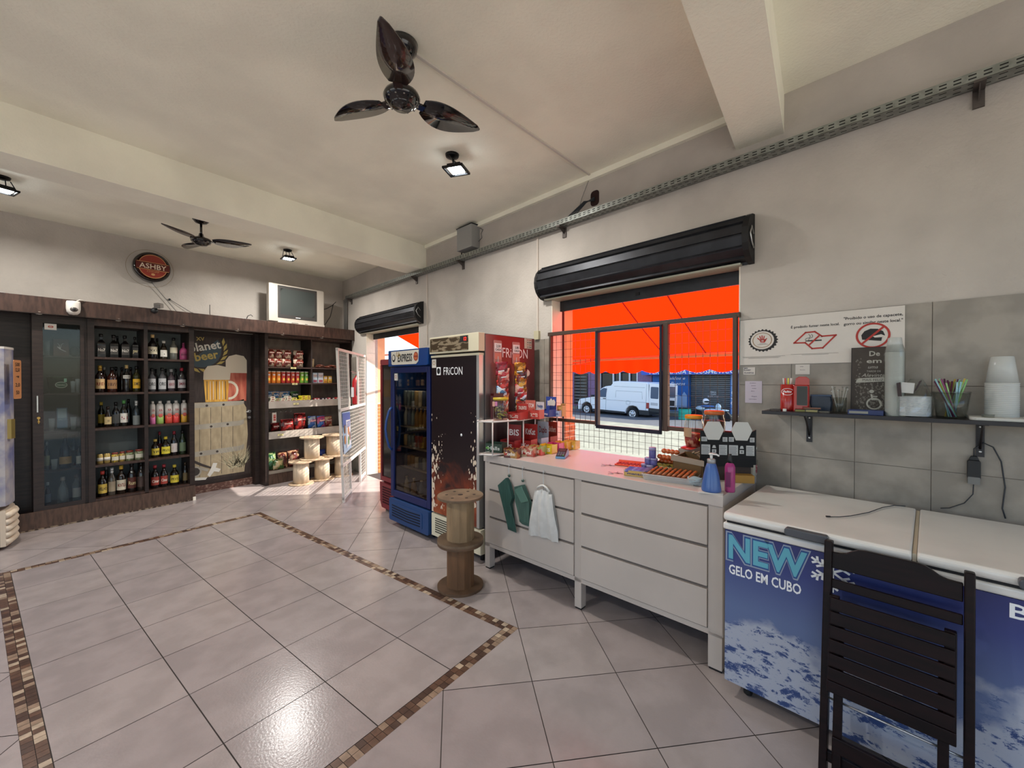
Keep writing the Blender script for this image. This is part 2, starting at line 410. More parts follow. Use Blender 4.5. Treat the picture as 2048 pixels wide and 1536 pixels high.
def far():
    lilac = mat('lilac_wall', '8d6f8f', 0.8, var=0.06); blue = mat('blue_wall', '3267ad', 0.7, var=0.06, vscale=2)
    white = mat('sign_white', 'f2f2f2', 0.6); dark = mat('dark_glass', '23262b', 0.15); grey = mat('grey_shutter', '7c7d7d', 0.5, metal=.3)
    bsign = mat('blue_sign', '3f63c4', 0.5); cream = mat('cream_wall', 'ded3c0', 0.8, var=.05); lt = mat('pale_blue_wall', '9db9d8', .8)
    # shopfront buildings across the road, one beside the other (local x = -s)
    t = thing('lilac_shop', 'lilac painted shop building across the street behind the white van', 'building', rw(13.5, -19), RA)
    b = MB(); b.box(-3.4, 0, -.6, -1.1, 6, 5.2); b.box(-1.1, 0, 2.05, 2.45, 6, 5.2); b.box(-1.1, 1.2, -.6, 2.45, 6, 2.05); b.box(1.6, 0, -.6, 2.45, 1.2, 2.05); b.build('wall', lilac, t)
    b = MB(); b.box(-.95, .15, -.3, 1.55, .2, 2.0); b.build('window', dark, t)
    b = MB()
    for x in (-1.05, -.1, .35, 1.0, 1.5): b.box(x, .02, -.4, x+.07, .12, 2.05)
    b.build('door_frame', white, t)
    b = MB(); b.box(-2.95, -.06, 0.0, -1.9, -.01, 2.0, 0)
    for k in range(9): b.box(-2.9, -.09, .15+k*.2, -1.95, -.06, .22+k*.2, 1)
    b.build('vent_panel', [dark, grey], t)
    t = thing('blue_shop', 'blue shop building with a white-lettered fascia and a roller shutter across the street', 'building', rw(8.9, -19), RA)
    b = MB(); b.box(-2.1, 0, -.6, -.05, 6, 5.6); b.box(-.05, 0, 1.86, 2.05, 6, 5.6); b.box(1.98, 0, -.6, 3.4, 6, 5.6); b.box(-.05, .5, -.6, 2.05, 6, 1.9)
    b.build('wall', [blue], t)
    b = MB(); b.box(-2.5, -.55, 1.86, 3.3, -.05, 2.5, 0)
    b.text('PERFUMARIA E COSMETICOS', .3, 2.01, .22, -.56, 1, w=4.6, bold=.01, shear=.2); b.build('fascia_sign', [bsign, white], t)
    b = MB(); b.text('Saldos e', -.75, 1.68, .16, -.006, 0, w=1.0, shear=.3); b.text('Pontas', -.65, 1.38, .2, -.006, 0, w=.8, shear=.3)
    b.build('painted_lettering', white, t)
    b = MB(); b.prism([(-1.4,-.1),(-.15,-.1),(-.15,.75),(-.3,.95),(-.45,.7),(-.8,.85),(-1.0,1.0),(-1.3,.6)], -.012, -.004); b.build('painted_patch', lt, t)
    b = MB(); b.box(-.03, .3, -.5, 2.03, .34, 1.86)
    for k in range(24): b.prism([(.34, -.5+k*.1), (.28, -.47+k*.1), (.28, -.43+k*.1), (.34, -.4+k*.1)], -.03, 2.03, 0, 'yz', Matrix.Translation((0, -.06, 0)))
    sh = b.build('roller_shutter', [grey, white], t)
    b = MB()
    for z, s in ((.95, 'TEMOS'), (.85, 'VAGAS'), (.73, '95 378-14-66')): b.text(s, 1.1, z, .07, .2, 0, bold=.01)
    b.build('shutter_lettering', white, sh)
    b = MB(); b.box(2.04, -.03, -.4, 2.32, -.004, 1.9, 1); b.text('26', 2.16, .55, .3, -.036, 0, rot=PI/2); b.text('9', 2.18, .95, .3, -.036, 0, rot=PI/2)
    b.build('side_pier', [white, lt], t)
    t = thing('cream_house', 'pale two-storey building further along the street, beyond the street door', 'building', rw(24, -16), RA)
    b = MB(); b.box(-9, 0, -.5, 6, 8, 3.4); b.build('wall', cream, t)
    b = MB(); b.box(-9.2, -.3, 3.4, 6.2, 8, 3.6); b.build('roof', mat('roof_grey', '8f9aa5', .8), t)
    b = MB()
    for x in (-7, -4, -1, 2): b.box(x, -.02, 1.2, x+1.2, .0, 2.6)
    b.build('window', dark, t)
far()
def barrel():
    t = thing('plastic_barrel', 'turquoise plastic barrel standing on the road behind the van', 'barrel', rw(8.0, -16.2, -.45))
    b = MB(); b.lathe([(.0,0),(.24,0),(.27,.05),(.275,.2),(.285,.22),(.275,.24),(.275,.5),(.285,.52),(.275,.54),(.27,.7)], 0); b.build('drum', mat('turquoise_plastic', '2fa58f', .5), t)
    b = MB(); b.lathe([(.285,.69),(.285,.73),(.0,.74)], 0); b.build('lid', mat('black_plastic', '17181a', .5), t)
barrel()
def van():
    wh = mat('white_van_paint', 'e8eef2', 0.3, coat=.4); gl = mat('tinted_glass', '3e5672', 0.1); bk = mat('black_trim', '2b2d2f', .6)
    tyre = mat('tyre_rubber', '1a1a1b', .8); rim = mat('rim_silver', 'c9ccd0', .35, metal=.6); red = mat('tail_red', '9c2a2a', .3)
    t = thing('white_van', 'small white panel van parked across the street with its rear doors open', 'van', rw(11.7, -16.3, -.35), (0, R(2.0), RA+0.0))
    # local: +x towards the rear (right in view), -y near side, width 1.6
    P = [(-1.95,.25),(-1.95,.62),(-1.85,.82),(-1.05,.98),(-.42,1.50),(-.2,1.60),(.1,1.64),(.26,1.86),(.5,1.89),(2.05,1.88),(2.16,1.80),(2.22,1.0),(2.22,.32),(1.75,.30),(1.72,.50),(1.58,.66),(1.38,.70),(1.16,.66),(1.02,.5),(.98,.28),(-1.0,.26),(-1.03,.48),(-1.17,.64),(-1.36,.70),(-1.56,.64),(-1.70,.5),(-1.74,.26)]
    b = MB(); b.prism(P[::-1], -.78, .78); b.build('body', wh, t, bevel=.035, seg=3)
    b = MB(); b.prism([(-1.0,1.02),(-.18,1.02),(-.12,1.48),(-.3,1.5),(-.42,1.44)], -.80, -.775); b.prism([(-1.0,1.02),(-.18,1.02),(-.12,1.48),(-.3,1.5),(-.42,1.44)], .775, .80)
    b.prism([(-1.04,1.0),(-.46,1.5),(-.43,1.47),(-1.0,.98)], -.68, .68); b.build('window', gl, t)
    b = MB()
    b.box(-1.99,-.79,.25,-1.93,.79,.45); b.box(1.74,-.79,.3,2.25,.79,.52); b.box(-.98,-.79,.27,.96,-.775,.36)
    b.build('bumper_trim', bk, t)
    b = MB()
    for L in ([(-.16,.36),(-.16,1.6)],[(.3,.9),(1.95,.9)],[(-1.0,.9),(2.1,.9)],[(.4,1.05),(.42,1.4),(1.85,1.4),(1.88,1.05)],[(.3,1.62),(2.0,1.62)],[(2.08,.5),(2.08,1.8)]):
        b.tube([(x, -.782, z) for x, z in L], .006, 0, 4)
    b.tube([(x,-.782,z) for x,z in rrect(1.02,.74,1.22,.92,.03)], .006, 0, 4, True)
    b.build('panel_seams', mat('seam_grey', '8f9aa3', .6), t)
    b = MB(); b.box(-.34,-.80,.93,-.17,-.78,.965); b.box(-1.05,-.9,1.0,-.92,-.78,1.1); b.build('door_handle', bk, t)
    for y0, y1 in ((-.795,-.7),(.7,.795)):
        b = MB(); b.box(2.1,y0,.62,2.24,y1,.9); b.build('tail_light', red, t)
    b = MB(); b.box(2.18,-.7,.5,2.225,.7,1.78); b.build('cargo_opening', mat('cargo_dark', '15161a', .9), t)
    for x in (-1.36, 1.38):
        for y in (-.72, .72):
            w = MB(); d = -1 if y < 0 else 1
            xf = Matrix.Translation((x, y, .29)) @ Matrix.Rotation(PI/2*d*-1, 4, 'X')
            w.lathe([(.0,-.09),(.19,-.09),(.29,-.07),(.295,0),(.29,.07),(.2,.08),(.19,.05),(0,.05)], 0, n=28, xf=xf)
            wo_ = w.build('wheel', tyre, t)
            h = MB(); h.lathe([(.0,.075),(.05,.08),(.06,.06),(.15,.065),(.185,.08),(.19,.06)], 0, n=24, xf=xf)
            for k in range(6):
                a = k*PI/3; h.ell((.115*math.cos(a), .115*math.sin(a), .07), (.03,.022,.01), 1, 8, 6, xf)
            h.build('hubcap', [rim, tyre], wo_)
    # rear doors swung open
    for sx, ang in ((-1, R(82)), (1, R(108))):
        d = bpy.data.objects.new('rear_door', None)
        y = -.74 if sx < 0 else .74
        xf = Matrix.Translation((2.22, y, 0)) @ Matrix.Rotation(-ang*sx*-1 if sx > 0 else -(PI/2-R(12)) , 4, 'Z')
        m = MB()
        # panel in plane x (hinge) .. 0.68, thin in y
        if sx < 0: xf = Matrix.Translation((2.22, y, 0)) @ Matrix.Rotation(R(-14), 4, 'Z')
        else: xf = Matrix.Translation((2.22, y, 0)) @ Matrix.Rotation(R(25), 4, 'Z')
        m.prism([(0,.5),(.66,.5),(.66,1.72),(.6,1.82),(0,1.86)], -.03, .03, 0, 'xz', xf)
        do = m.build('rear_door', wh, t, bevel=.015)
        g = MB(); g.prism(rrect(.1,1.12,.56,1.68,.05), -.036, .036, 0, 'xz', xf); g.build('door_window', gl, do)
        k = MB(); k.box(.0,-.04,.5,.66,.04,.66,0,xf)
        if sx < 0: k.prism(rrect(.12,.8,.54,.93,.03), -.04, .0, 1, 'xz', xf)
        else: k.prism(rrect(.12,.72,.54,.98,.03), -.04, .0, 0, 'xz', xf)
        k.build('door_trim', [bk, mat('plate_grey','b8bcc0',.5)], do)
van()
def moto():
    t = thing('motorcycle', 'parked motorcycle in pale blue with a helmet on its seat, across the street', 'motorcycle', rw(7.15, -17, -.42), RA)
    pb = mat('pale_blue_paint', 'bfd9e6', .4); bk = _M['black_trim']
    b = MB(); b.ell((.05,0,.55),(.34,.10,.12)); b.ell((.36,0,.70),(.13,.09,.22)); b.ell((-.45,0,.66),(.22,.08,.10)); b.ell((.62,0,.60),(.2,.05,.04)); b.build('fairing', pb, t)
    b = MB(); b.ell((-.12,0,.76),(.32,.11,.06)); b.build('seat', mat('blue_seat','4a6ea8',.5), t)
    b = MB(); b.tube([(.45,-.3,1.0),(.4,0,.95),(.45,.3,1.0)], .015); b.tube([(.4,0,.95),(.62,0,.3)], .025); b.build('handlebar', bk, t)
    for x in (-.6,.62):
        b = MB(); b.lathe([(.0,-.04),(.22,-.05),(.29,0),(.22,.05),(0,.04)], n=24, xf=Matrix.Translation((x,0,.29)) @ Matrix.Rotation(PI/2,4,'X')); b.build('wheel', _M['tyre_rubber'], t)
    t = thing('helmet', 'white and black helmet resting on the parked motorcycle across the street', 'helmet', rw(7.35, -17, .57), RA)
    b = MB(); b.ell((0,0,.0),(.15,.14,.14)); b.build('helmet_shell', mat('white_shell','e9e9e9',.3), t)
    b = MB(); b.ell((.04,-.03,-.01),(.13,.125,.06)); b.build('visor', bk, t)
moto()
def awning(s0, s1, z_wall, z_front, proj, label, seams):
    red = fabric_mat('orange_red_awning', 'ff2a06', 0.88, tcol='ff2404')
    t = thing('awning', label, 'awning', rw((s0+s1)/2, -.36, 0), RA, 'orange-red fabric awnings over the street front')
    w = (s1-s0)/2; y1 = proj-.36
    b = MB(); n = 24; V = []; F = []
    for j in range(7):
        for i in range(n+1):
            f = j/6; sag = .03*math.sin(PI*f)*(1+.3*math.sin(i*1.7)); V.append((-w+2*w*i/n, y1*f, z_wall+(z_front-z_wall)*f-sag))
    for j in range(6):
        for i in range(n): a = j*(n+1)+i; F.append((a, a+1, a+n+2, a+n+1))
    b.add(V, F, 0, True); b.build('canopy', red, t)
    b = MB(); V = []; F = []; q = int(2*w/.26)*8
    for i in range(q+1):
        x = -w+2*w*i/q; d = .185+.035*abs(math.sin(PI*i/8)); yy = y1+.012*math.sin(i*.9)
        V += [(x, y1, z_front), (x, yy, z_front-d)]
    for i in range(q): F.append((2*i, 2*i+2, 2*i+3, 2*i+1))
    b.add(V, F, 0, True); b.build('valance', red, t)
    pm = mat('awning_pole_tan', 'b0764f', .5)
    b = MB(); b.cyl((-w, y1-.02, z_front-.028), (w, y1-.02, z_front-.028), .022, 0)
    b.build('front_bar', pm, t)
    for x in (-w*.92, w*.92):
        b = MB(); sgn = 1 if x < 0 else -1
        b.tube([(x, 0.0, z_front-.25), (x+sgn*.1, y1*.55, z_front-.16), (x+sgn*.5, y1-.01, z_front-.03)], .014, 0); b.build('folding_arm', pm, t)
    b = MB()
    for sx in seams: b.tube([(sx, y1*f/6, z_wall+(z_front-z_wall)*f/6-.03*math.sin(PI*f/6)-.008) for f in range(7)], .009, 0, 4)
    b.build('seam', mat('dark_red_seam', '8f1a08', .8), t)
awning(.1, 3.85, 2.62, 1.86, 1.75, 'orange-red fabric awning with a scalloped edge outside the shop window', (.1-.2+.33, -.38-.2+.33))
awning(5.9, 7.7, 2.95, 2.24, 1.75, 'orange-red fabric awning outside the street door', (.1,))
def wires():
    t = thing('power_lines', 'dark overhead power lines between two poles along the street, seen through the door', 'wire', rw(10.5, -6, 0), RA)
    b = MB()
    for k, (z, y) in enumerate(((4.2,0),(4.6,.4),(4.75,.9),(5.2,.2),(5.5,1.2),(5.9,.5),(3.9,-1))):
        b.tube([(-14+i*3, y+.02*k*i, z+.25*((i-4.5)/4.5)**2+.06*k*i/5) for i in range(10)], .014, 0, 5)
    b.build('cable', mat('cable_black','33363a',.7), t)
    for x in (-14, 13):
        b = MB(); b.cyl((x,.3,-.3),(x,.3,6.6),.12,n=12); b.box(x-.05,-1.1,5.9,x+.05,1.4,6.0); b.build('utility_pole', mat('pole_concrete','8d8a84',.8), t)
    t = thing('street_tree', 'yellow-green tree far down the street above the red drinks fridge', 'tree', rw(19.5, -11, -.3), RA)
    b = MB(); b.tube([(0,0,0),(.1,0,1.5),(0,.1,2.4)], [.12,.09,.05]); b.build('trunk', mat('bark','5e4a38',.9), t)
    b = MB(); rr = random.Random(5)
    for k in range(900):
        a = rr.uniform(0,2*PI); e = rr.uniform(-1,1); q = rr.random()**.4*.95
        c = Vector((q*math.cos(a)*math.sqrt(1-e*e), q*math.sin(a)*math.sqrt(1-e*e), 3.1+q*e*1.05))
        xf = Matrix.Translation(c) @ Matrix.Rotation(rr.uniform(0,6), 4, 'Z') @ Matrix.Rotation(rr.uniform(0,3), 4, 'X')
        b.add([(-.06,0,0),(0,.03,0),(.06,0,0),(0,-.03,0)], [(0,1,2,3)], 0, False, xf)
    b.build('foliage', mat('leaf_green','9db13c',.7,var=.3,vscale=3), t)
wires()

# ================================================================ CEILING LAMPS
def spot(x, y, ang, label, e=22.0, seen=True):
    t = thing('ceiling_spotlight', label, 'ceiling light', (x, y, H), ang, 'square LED spotlights on the ceiling')
    blk = mat('black_metal', '141314', .35, metal=.5); 
    b = MB(); b.lathe([(.0,-.0),(.055,-.0),(.05,-.018),(.02,-.028),(0,-.03)][::-1], 0); b.build('canopy', blk, t)
    b = MB()
    for p, q in (((-.05,.0,-.025),(-.075,-.06,-.12)),((.05,.0,-.025),(.075,-.06,-.12)),((-.02,0,-.02),(-.02,-.03,-.12)),((.02,0,-.02),(.02,-.03,-.12))): b.cyl(p, q, .004, 0, 6)
    b.box(-.08,-.12,-.135,-.066,.05,-.12); b.box(.066,-.12,-.135,.08,.05,-.12); b.box(-.08,-.12,-.135,.08,-.106,-.12); b.box(-.08,.036,-.135,.08,.05,-.12)
    b.build('frame', blk, t)
    b = MB(); b.box(-.055,-.09,-.118,.055,.02,-.095); b.build('housing', blk, t)
    b = MB(); b.box(-.05,-.085,-.132,.05,.015,-.1185); b.build('led_panel', mat('led_glow', 'ffffff', .5, emit='eaf6ff', estr=30), t)
    l = bpy.data.lights.new('led', 'AREA'); l.size = .12; l.energy = e; l.color = (1.0, .97, .92); l.spread = R(170)
    lo = bpy.data.objects.new('led_light', l); COL.objects.link(lo); lo.parent = t; lo.location = (0, -.035, -.14)
spot(2.31, 2.33, R(20), 'lit LED spotlight on the ceiling near the large fan')
spot(2.634, 5.812, R(-10), 'lit LED spotlight on the ceiling above the television', 30)
spot(.19, 5.72, R(10), 'lit LED spotlight on the ceiling at the far left, beyond the beam')
spot(-1.0, 2.6, 0, 'LED spotlight on the ceiling to the left of the large fan', 30)  # extra lamp out of view, added to brighten the room
spot(-.9, -1.2, 0, 'LED spotlight on the ceiling behind the near beam', 4)  # another lamp out of view, added as weak fill light

# ================================================================ COUNTER AND CHEST FREEZER
lam = mat('greige_laminate', 'b7aba1', 0.5, var=0.03, vscale=3)
lam_d = mat('greige_laminate_shadow_gap', '6c625b', 0.7)
lam_top = mat('counter_top_laminate', 'b9aea6', 0.32, var=0.03, vscale=3)
def counter():
    t = thing('shop_counter', 'long greige counter with six wide drawer fronts below the shop window', 'counter', rw(1.665, .758, 0), RA+R(2.5))
    L = .915
    b = MB(); b.box(-L, -.0, .885, L, .72, .945); b.build('worktop', lam_top, t, bevel=.002)
    b = MB(); b.box(-L+.005, .02, .19, L-.005, .70, .884)
    b.build('carcass', lam, t, bevel=.002)
    for x0, x1 in ((-L+.005, -L+.06), (-.02, .032), (L-.075, L-.005)):
        b = MB(); b.box(x0, .012, .012, x1, .07, .20, 0); b.box(x0+.004, .015, 0, x1-.004, .067, .012, 1); b.build('leg', [lam, mat('black_rubber', '1b1a1a', .8)], t)
        b = MB(); b.box(x0, .64, 0, x1, .695, .20, 0); b.build('leg', lam, t)
    b = MB(); b.box(L-.076, .012, .19, L-.004, .02, .884); b.box(-.021, .012, .19, .033, .02, .884); b.box(-L+.005,.012,.19,-L+.06,.02,.884); b.box(-L+.005,.012,.185,L-.005,.02,.215); b.build('face_frame', lam, t)
    for x0, x1 in ((-L+.062, -.024), (.036, L-.079)):
        for k in range(3):
            z0 = .222+k*.2225
            b = MB(); b.box(x0, -.002+.003, z0, x1, .019, z0+.205); d = b.build('drawer', lam, t, bevel=.0015)
    b = MB(); b.box(-L+.062, .017, .205, L-.079, .0205, .884); b.build('shadow_gap', lam_d, t)  # dark sheet: shade between the drawers put into the colour
    b = MB(); b.box(L-.005, .018, .19, L-.001, .695, .884); b.build('end_panel', lam, t)
    return t
counter()
ice_white = mat('freezer_white', 'd9d4cc', 0.32, var=0.04, vscale=4, coat=.3)
def ice_material():
    m = bpy.data.materials.new('ice_print'); m.use_nodes = True; nt = m.node_tree; b = nt.nodes['Principled BSDF']; b.inputs['Roughness'].default_value = .42
    N = lambda t: nt.nodes.new(t)
    tc = N('ShaderNodeTexCoord'); sp = N('ShaderNodeSeparateXYZ'); nt.links.new(tc.outputs['Object'], sp.inputs[0])
    mr = N('ShaderNodeMapRange'); mr.inputs['From Min'].default_value = 0.05; mr.inputs['From Max'].default_value = .85; nt.links.new(sp.outputs[2], mr.inputs[0])
    g = N('ShaderNodeValToRGB'); e = g.color_ramp.elements
    e[0].position = 0; e[0].color = (*s2l('5a6a90'), 1); e[1].position = 1; e[1].color = (*s2l('24265e'), 1)
    k = e.new(.5); k.color = (*s2l('5c6c92'), 1); k = e.new(.8); k.color = (*s2l('363f78'), 1)
    nt.links.new(mr.outputs[0], g.inputs[0])
    mp = N('ShaderNodeMapping'); mp.inputs['Rotation'].default_value = (0, R(38), 0); mp.inputs['Scale'].default_value = (1, 1, 1.9); nt.links.new(tc.outputs['Object'], mp.inputs[0])
    n = N('ShaderNodeTexNoise'); n.noise_type = 'RIDGED_MULTIFRACTAL'; n.inputs['Scale'].default_value = 8; n.inputs['Detail'].default_value = 11; n.inputs['Roughness'].default_value = .9; n.inputs['Lacunarity'].default_value = 2.2; n.inputs['Offset'].default_value = .9; n.inputs['Gain'].default_value = 2.0; n.inputs['Distortion'].default_value = .2
    nt.links.new(mp.outputs[0], n.inputs[0])
    r = N('ShaderNodeValToRGB'); q = r.color_ramp.elements; q[0].position = .40; q[0].color = (*s2l('2c4272'), 1); q[1].position = .62; q[1].color = (*s2l('a3a7b4'), 1)
    x = q.new(.5); x.color = (*s2l('7f8ba6'), 1); dv = N('ShaderNodeMath'); dv.operation = 'MULTIPLY'; dv.inputs[1].default_value = .36; nt.links.new(n.outputs['Fac'], dv.inputs[0]); nt.links.new(dv.outputs[0], r.inputs[0])
    # ridge line of the ice, lower half of the panel
    n2 = N('ShaderNodeTexNoise'); n2.inputs['Scale'].default_value = 3.5; n2.inputs['Detail'].default_value = 6; nt.links.new(tc.outputs['Object'], n2.inputs[0])
    ma = N('ShaderNodeMath'); ma.operation = 'MULTIPLY_ADD'; ma.inputs[1].default_value = .75; nt.links.new(n2.outputs['Fac'], ma.inputs[0]); ma.inputs[2].default_value = 0.05
    su = N('ShaderNodeMath'); su.operation = 'SUBTRACT'; nt.links.new(ma.outputs[0], su.inputs[0]); nt.links.new(sp.outputs[2], su.inputs[1])
    m2 = N('ShaderNodeMapRange'); m2.inputs['From Min'].default_value = -.02; m2.inputs['From Max'].default_value = .06; nt.links.new(su.outputs[0], m2.inputs[0])
    mx = N('ShaderNodeMix'); mx.data_type = 'RGBA'; nt.links.new(m2.outputs[0], mx.inputs[0]); nt.links.new(g.outputs[0], mx.inputs[6]); nt.links.new(r.outputs[0], mx.inputs[7])
    nt.links.new(mx.outputs[2], b.inputs['Base Color'])
    return m
ICE = ice_material()
txt_white = mat('print_white', 'ececec', .5); txt_teal = mat('print_teal', '5fa6b8', .5); txt_navy = mat('print_navy', '2a4f86', .5)
grey_pl = mat('grey_plastic', '4b4c50', .35)
def snow(mb, cx, cz, r, y, m):
    for k in range(6):
        a = R(30+60*k); dx, dz = math.cos(a), math.sin(a)
        def seg(x0, z0, x1, z1, w=.009):
            d = math.hypot(x1-x0, z1-z0); nx, nz = -(z1-z0)/d*w/2, (x1-x0)/d*w/2
            mb.add([(x0+nx,y,z0+nz),(x0-nx,y,z0-nz),(x1-nx,y,z1-nz),(x1+nx,y,z1+nz)], [(0,1,2,3)], m)
        seg(cx, cz, cx+dx*r, cz+dz*r)
        for f, l in ((.45, .3), (.7, .26)):
            for s in (-1, 1):
                b2 = a+s*R(55); seg(cx+dx*r*f, cz+dz*r*f, cx+dx*r*f+math.cos(b2)*r*l, cz+dz*r*f+math.sin(b2)*r*l)
def freezer():
    t = thing('chest_freezer', 'long chest freezer with two white lids and a blue ice print beside the counter', 'freezer', rw(.704, .834, 0), RA)
    W = 1.34; D = .76
    b = MB(); b.box(0, .012, .075, W, D, .80, 0); b.build('body', ice_white, t, bevel=.006)
    b = MB(); b.box(.002, .0, .07, W-.002, .012, .815, 0); b.build('printed_panel', ICE, t)
    b = MB(); b.box(-.006, -.012, .818, W+.006, D, .852, 0); b.build('rim', ice_white, t, bevel=.01, seg=3)
    b = MB(); b.box(.01, -.002, .852, W-.01, D-.02, .864, 0); b.build('gasket', mat('gasket_dark', '1f1e20', .8), t)
    for x0, x1, lab in ((.0, .663, 0), (.677, W, 1)):
        b = MB(); b.prism(rrect(0, .864, D, .905, .018)[:], x0, x1, 0, 'yz', Matrix.Translation((0, -.022, 0))); l = b.build('lid', ice_white, t, bevel=.008, seg=3)
        hx = .26 if lab == 0 else .915
        h = MB(); h.prism(rrect(hx, .868, hx+.155, .902, .012), -.052, -.018, 0); h.build('lid_handle', grey_pl, l, bevel=.004)
    b = MB(); b.box(.664, -.01, .864, .676, D-.04, .897); b.build('lid_divider', mat('aged_cream', 'b5a893', .5), t)
    b = MB()
    b.text('NEW', .178, .740, .125, -.0012, 3, w=.345, bold=.075); b.text('NEW', .178, .740, .120, -.002, 1, w=.332, bold=.055); b.text('NEW', .178, .740, .114, -.003, 2, w=.318, bold=.028)
    b.text('GELO EM CUBO', .168, .628, .046, -.002, 0, w=.295, bold=.02)
    snow(b, .425, .742, .085, -.002, 0)
    PL = [txt_white, txt_navy, txt_teal, mat('print_grey', '9099a8', .5)]; b.build('panel_lettering', PL, t); b = MB()
    b.text('Beba gelado', 1.12, .775, .05, -.002, 0, w=.44, bold=.015)
    b.build('panel_lettering', PL, t)
    for x in (.09, W-.09):
        for y in (.07, D-.08):
            b = MB(); xf = Matrix.Translation((x, y, .035)) @ Matrix.Rotation(PI/2, 4, 'Y'); b.lathe([(.0,-.012),(.03,-.015),(.035,0),(.03,.015),(0,.012)], 0, n=16, xf=xf); b.box(x-.02, y-.02, .05, x+.02, y+.02, .075)
            b.build('caster', _M['black_rubber'], t)
freezer()
def wood(name, c, **k): return mat(name, c, k.pop('rough', .45), col2=k.pop('col2', None), var=k.pop('var', .25), vscale=k.pop('vscale', 5), stretch=k.pop('st', (1, 1, 14)), detail=6, bump=.05, bscale=40)
mahog = mat('mahogany_wood', '140707', .4, spec=.25, var=.35, vscale=5, stretch=(1,1,8), detail=6) if True else wood('x','24100f', rough=.38, st=(1, 1, 8), var=.35)
def chair():
    # folding chair, folded flat, leaning with its back against the freezer; local y points to the freezer
    t = thing('folding_chair', 'dark mahogany slatted folding chair folded up and leaning against the chest freezer', 'chair', rw(.100, 1.03, 0), (R(-6.3), 0, RA-R(1.0)))
    w = .185; H_ = .905
    for x in (-w-.012, w+.002):
        b = MB(); b.box(x, 0, 0.0, x+.026, .042, H_); b.build('rear_post', mahog, t, bevel=.004)
    b = MB(); P = []
    for i in range(21):
        f = -1+2*i/20; P.append((f*w, .862 + .034*(1/(1+math.exp((abs(f)-.62)*18)))))
    P = [(-w, .80), (w, .80)] + P[::-1]; b.prism(P, .012, .032); b.build('top_rail', mahog, t, bevel=.003)
    b = MB(); b.box(-w, .014, .722, w, .032, .756); b.build('back_slat', mahog, t, bevel=.003)
    # seat folded up: frame with slats
    for x in (-w+.014, w-.044):
        b = MB(); b.box(x, -.034, .355, x+.03, -.004, .705); b.build('seat_rail', mahog, t, bevel=.003)
    for k in range(6):
        z = .392+k*.0525
        b = MB(); b.box(-w+.018, -.046, z, w-.018, -.034, z+.047); b.build('seat_slat', mahog, t, bevel=.003)
    b = MB(); b.box(-w+.014, -.040, .345, w-.014, -.006, .388); b.build('seat_front_rail', mahog, t, bevel=.003)
    for x in (-w+.030, w-.058):
        b = MB(); b.box(x, -.004, 0.0, x+.028, .02, .62); b.build('front_leg', mahog, t, bevel=.004)
    b = MB(); b.box(-w+.03, -.012, .12, w-.03, .006, .175); b.build('stretcher', mahog, t, bevel=.003)
    b = MB(); b.box(-w-.0, .012, .06, w+.0, .03, .10); b.build('stretcher', mahog, t, bevel=.003)
    b = MB(); b.cyl((-w-.016,.012,.30),(w+.03,.012,.30),.004); b.build('pivot_rod', mat('steel', 'b9b9b7', .3, metal=.9), t)
chair()

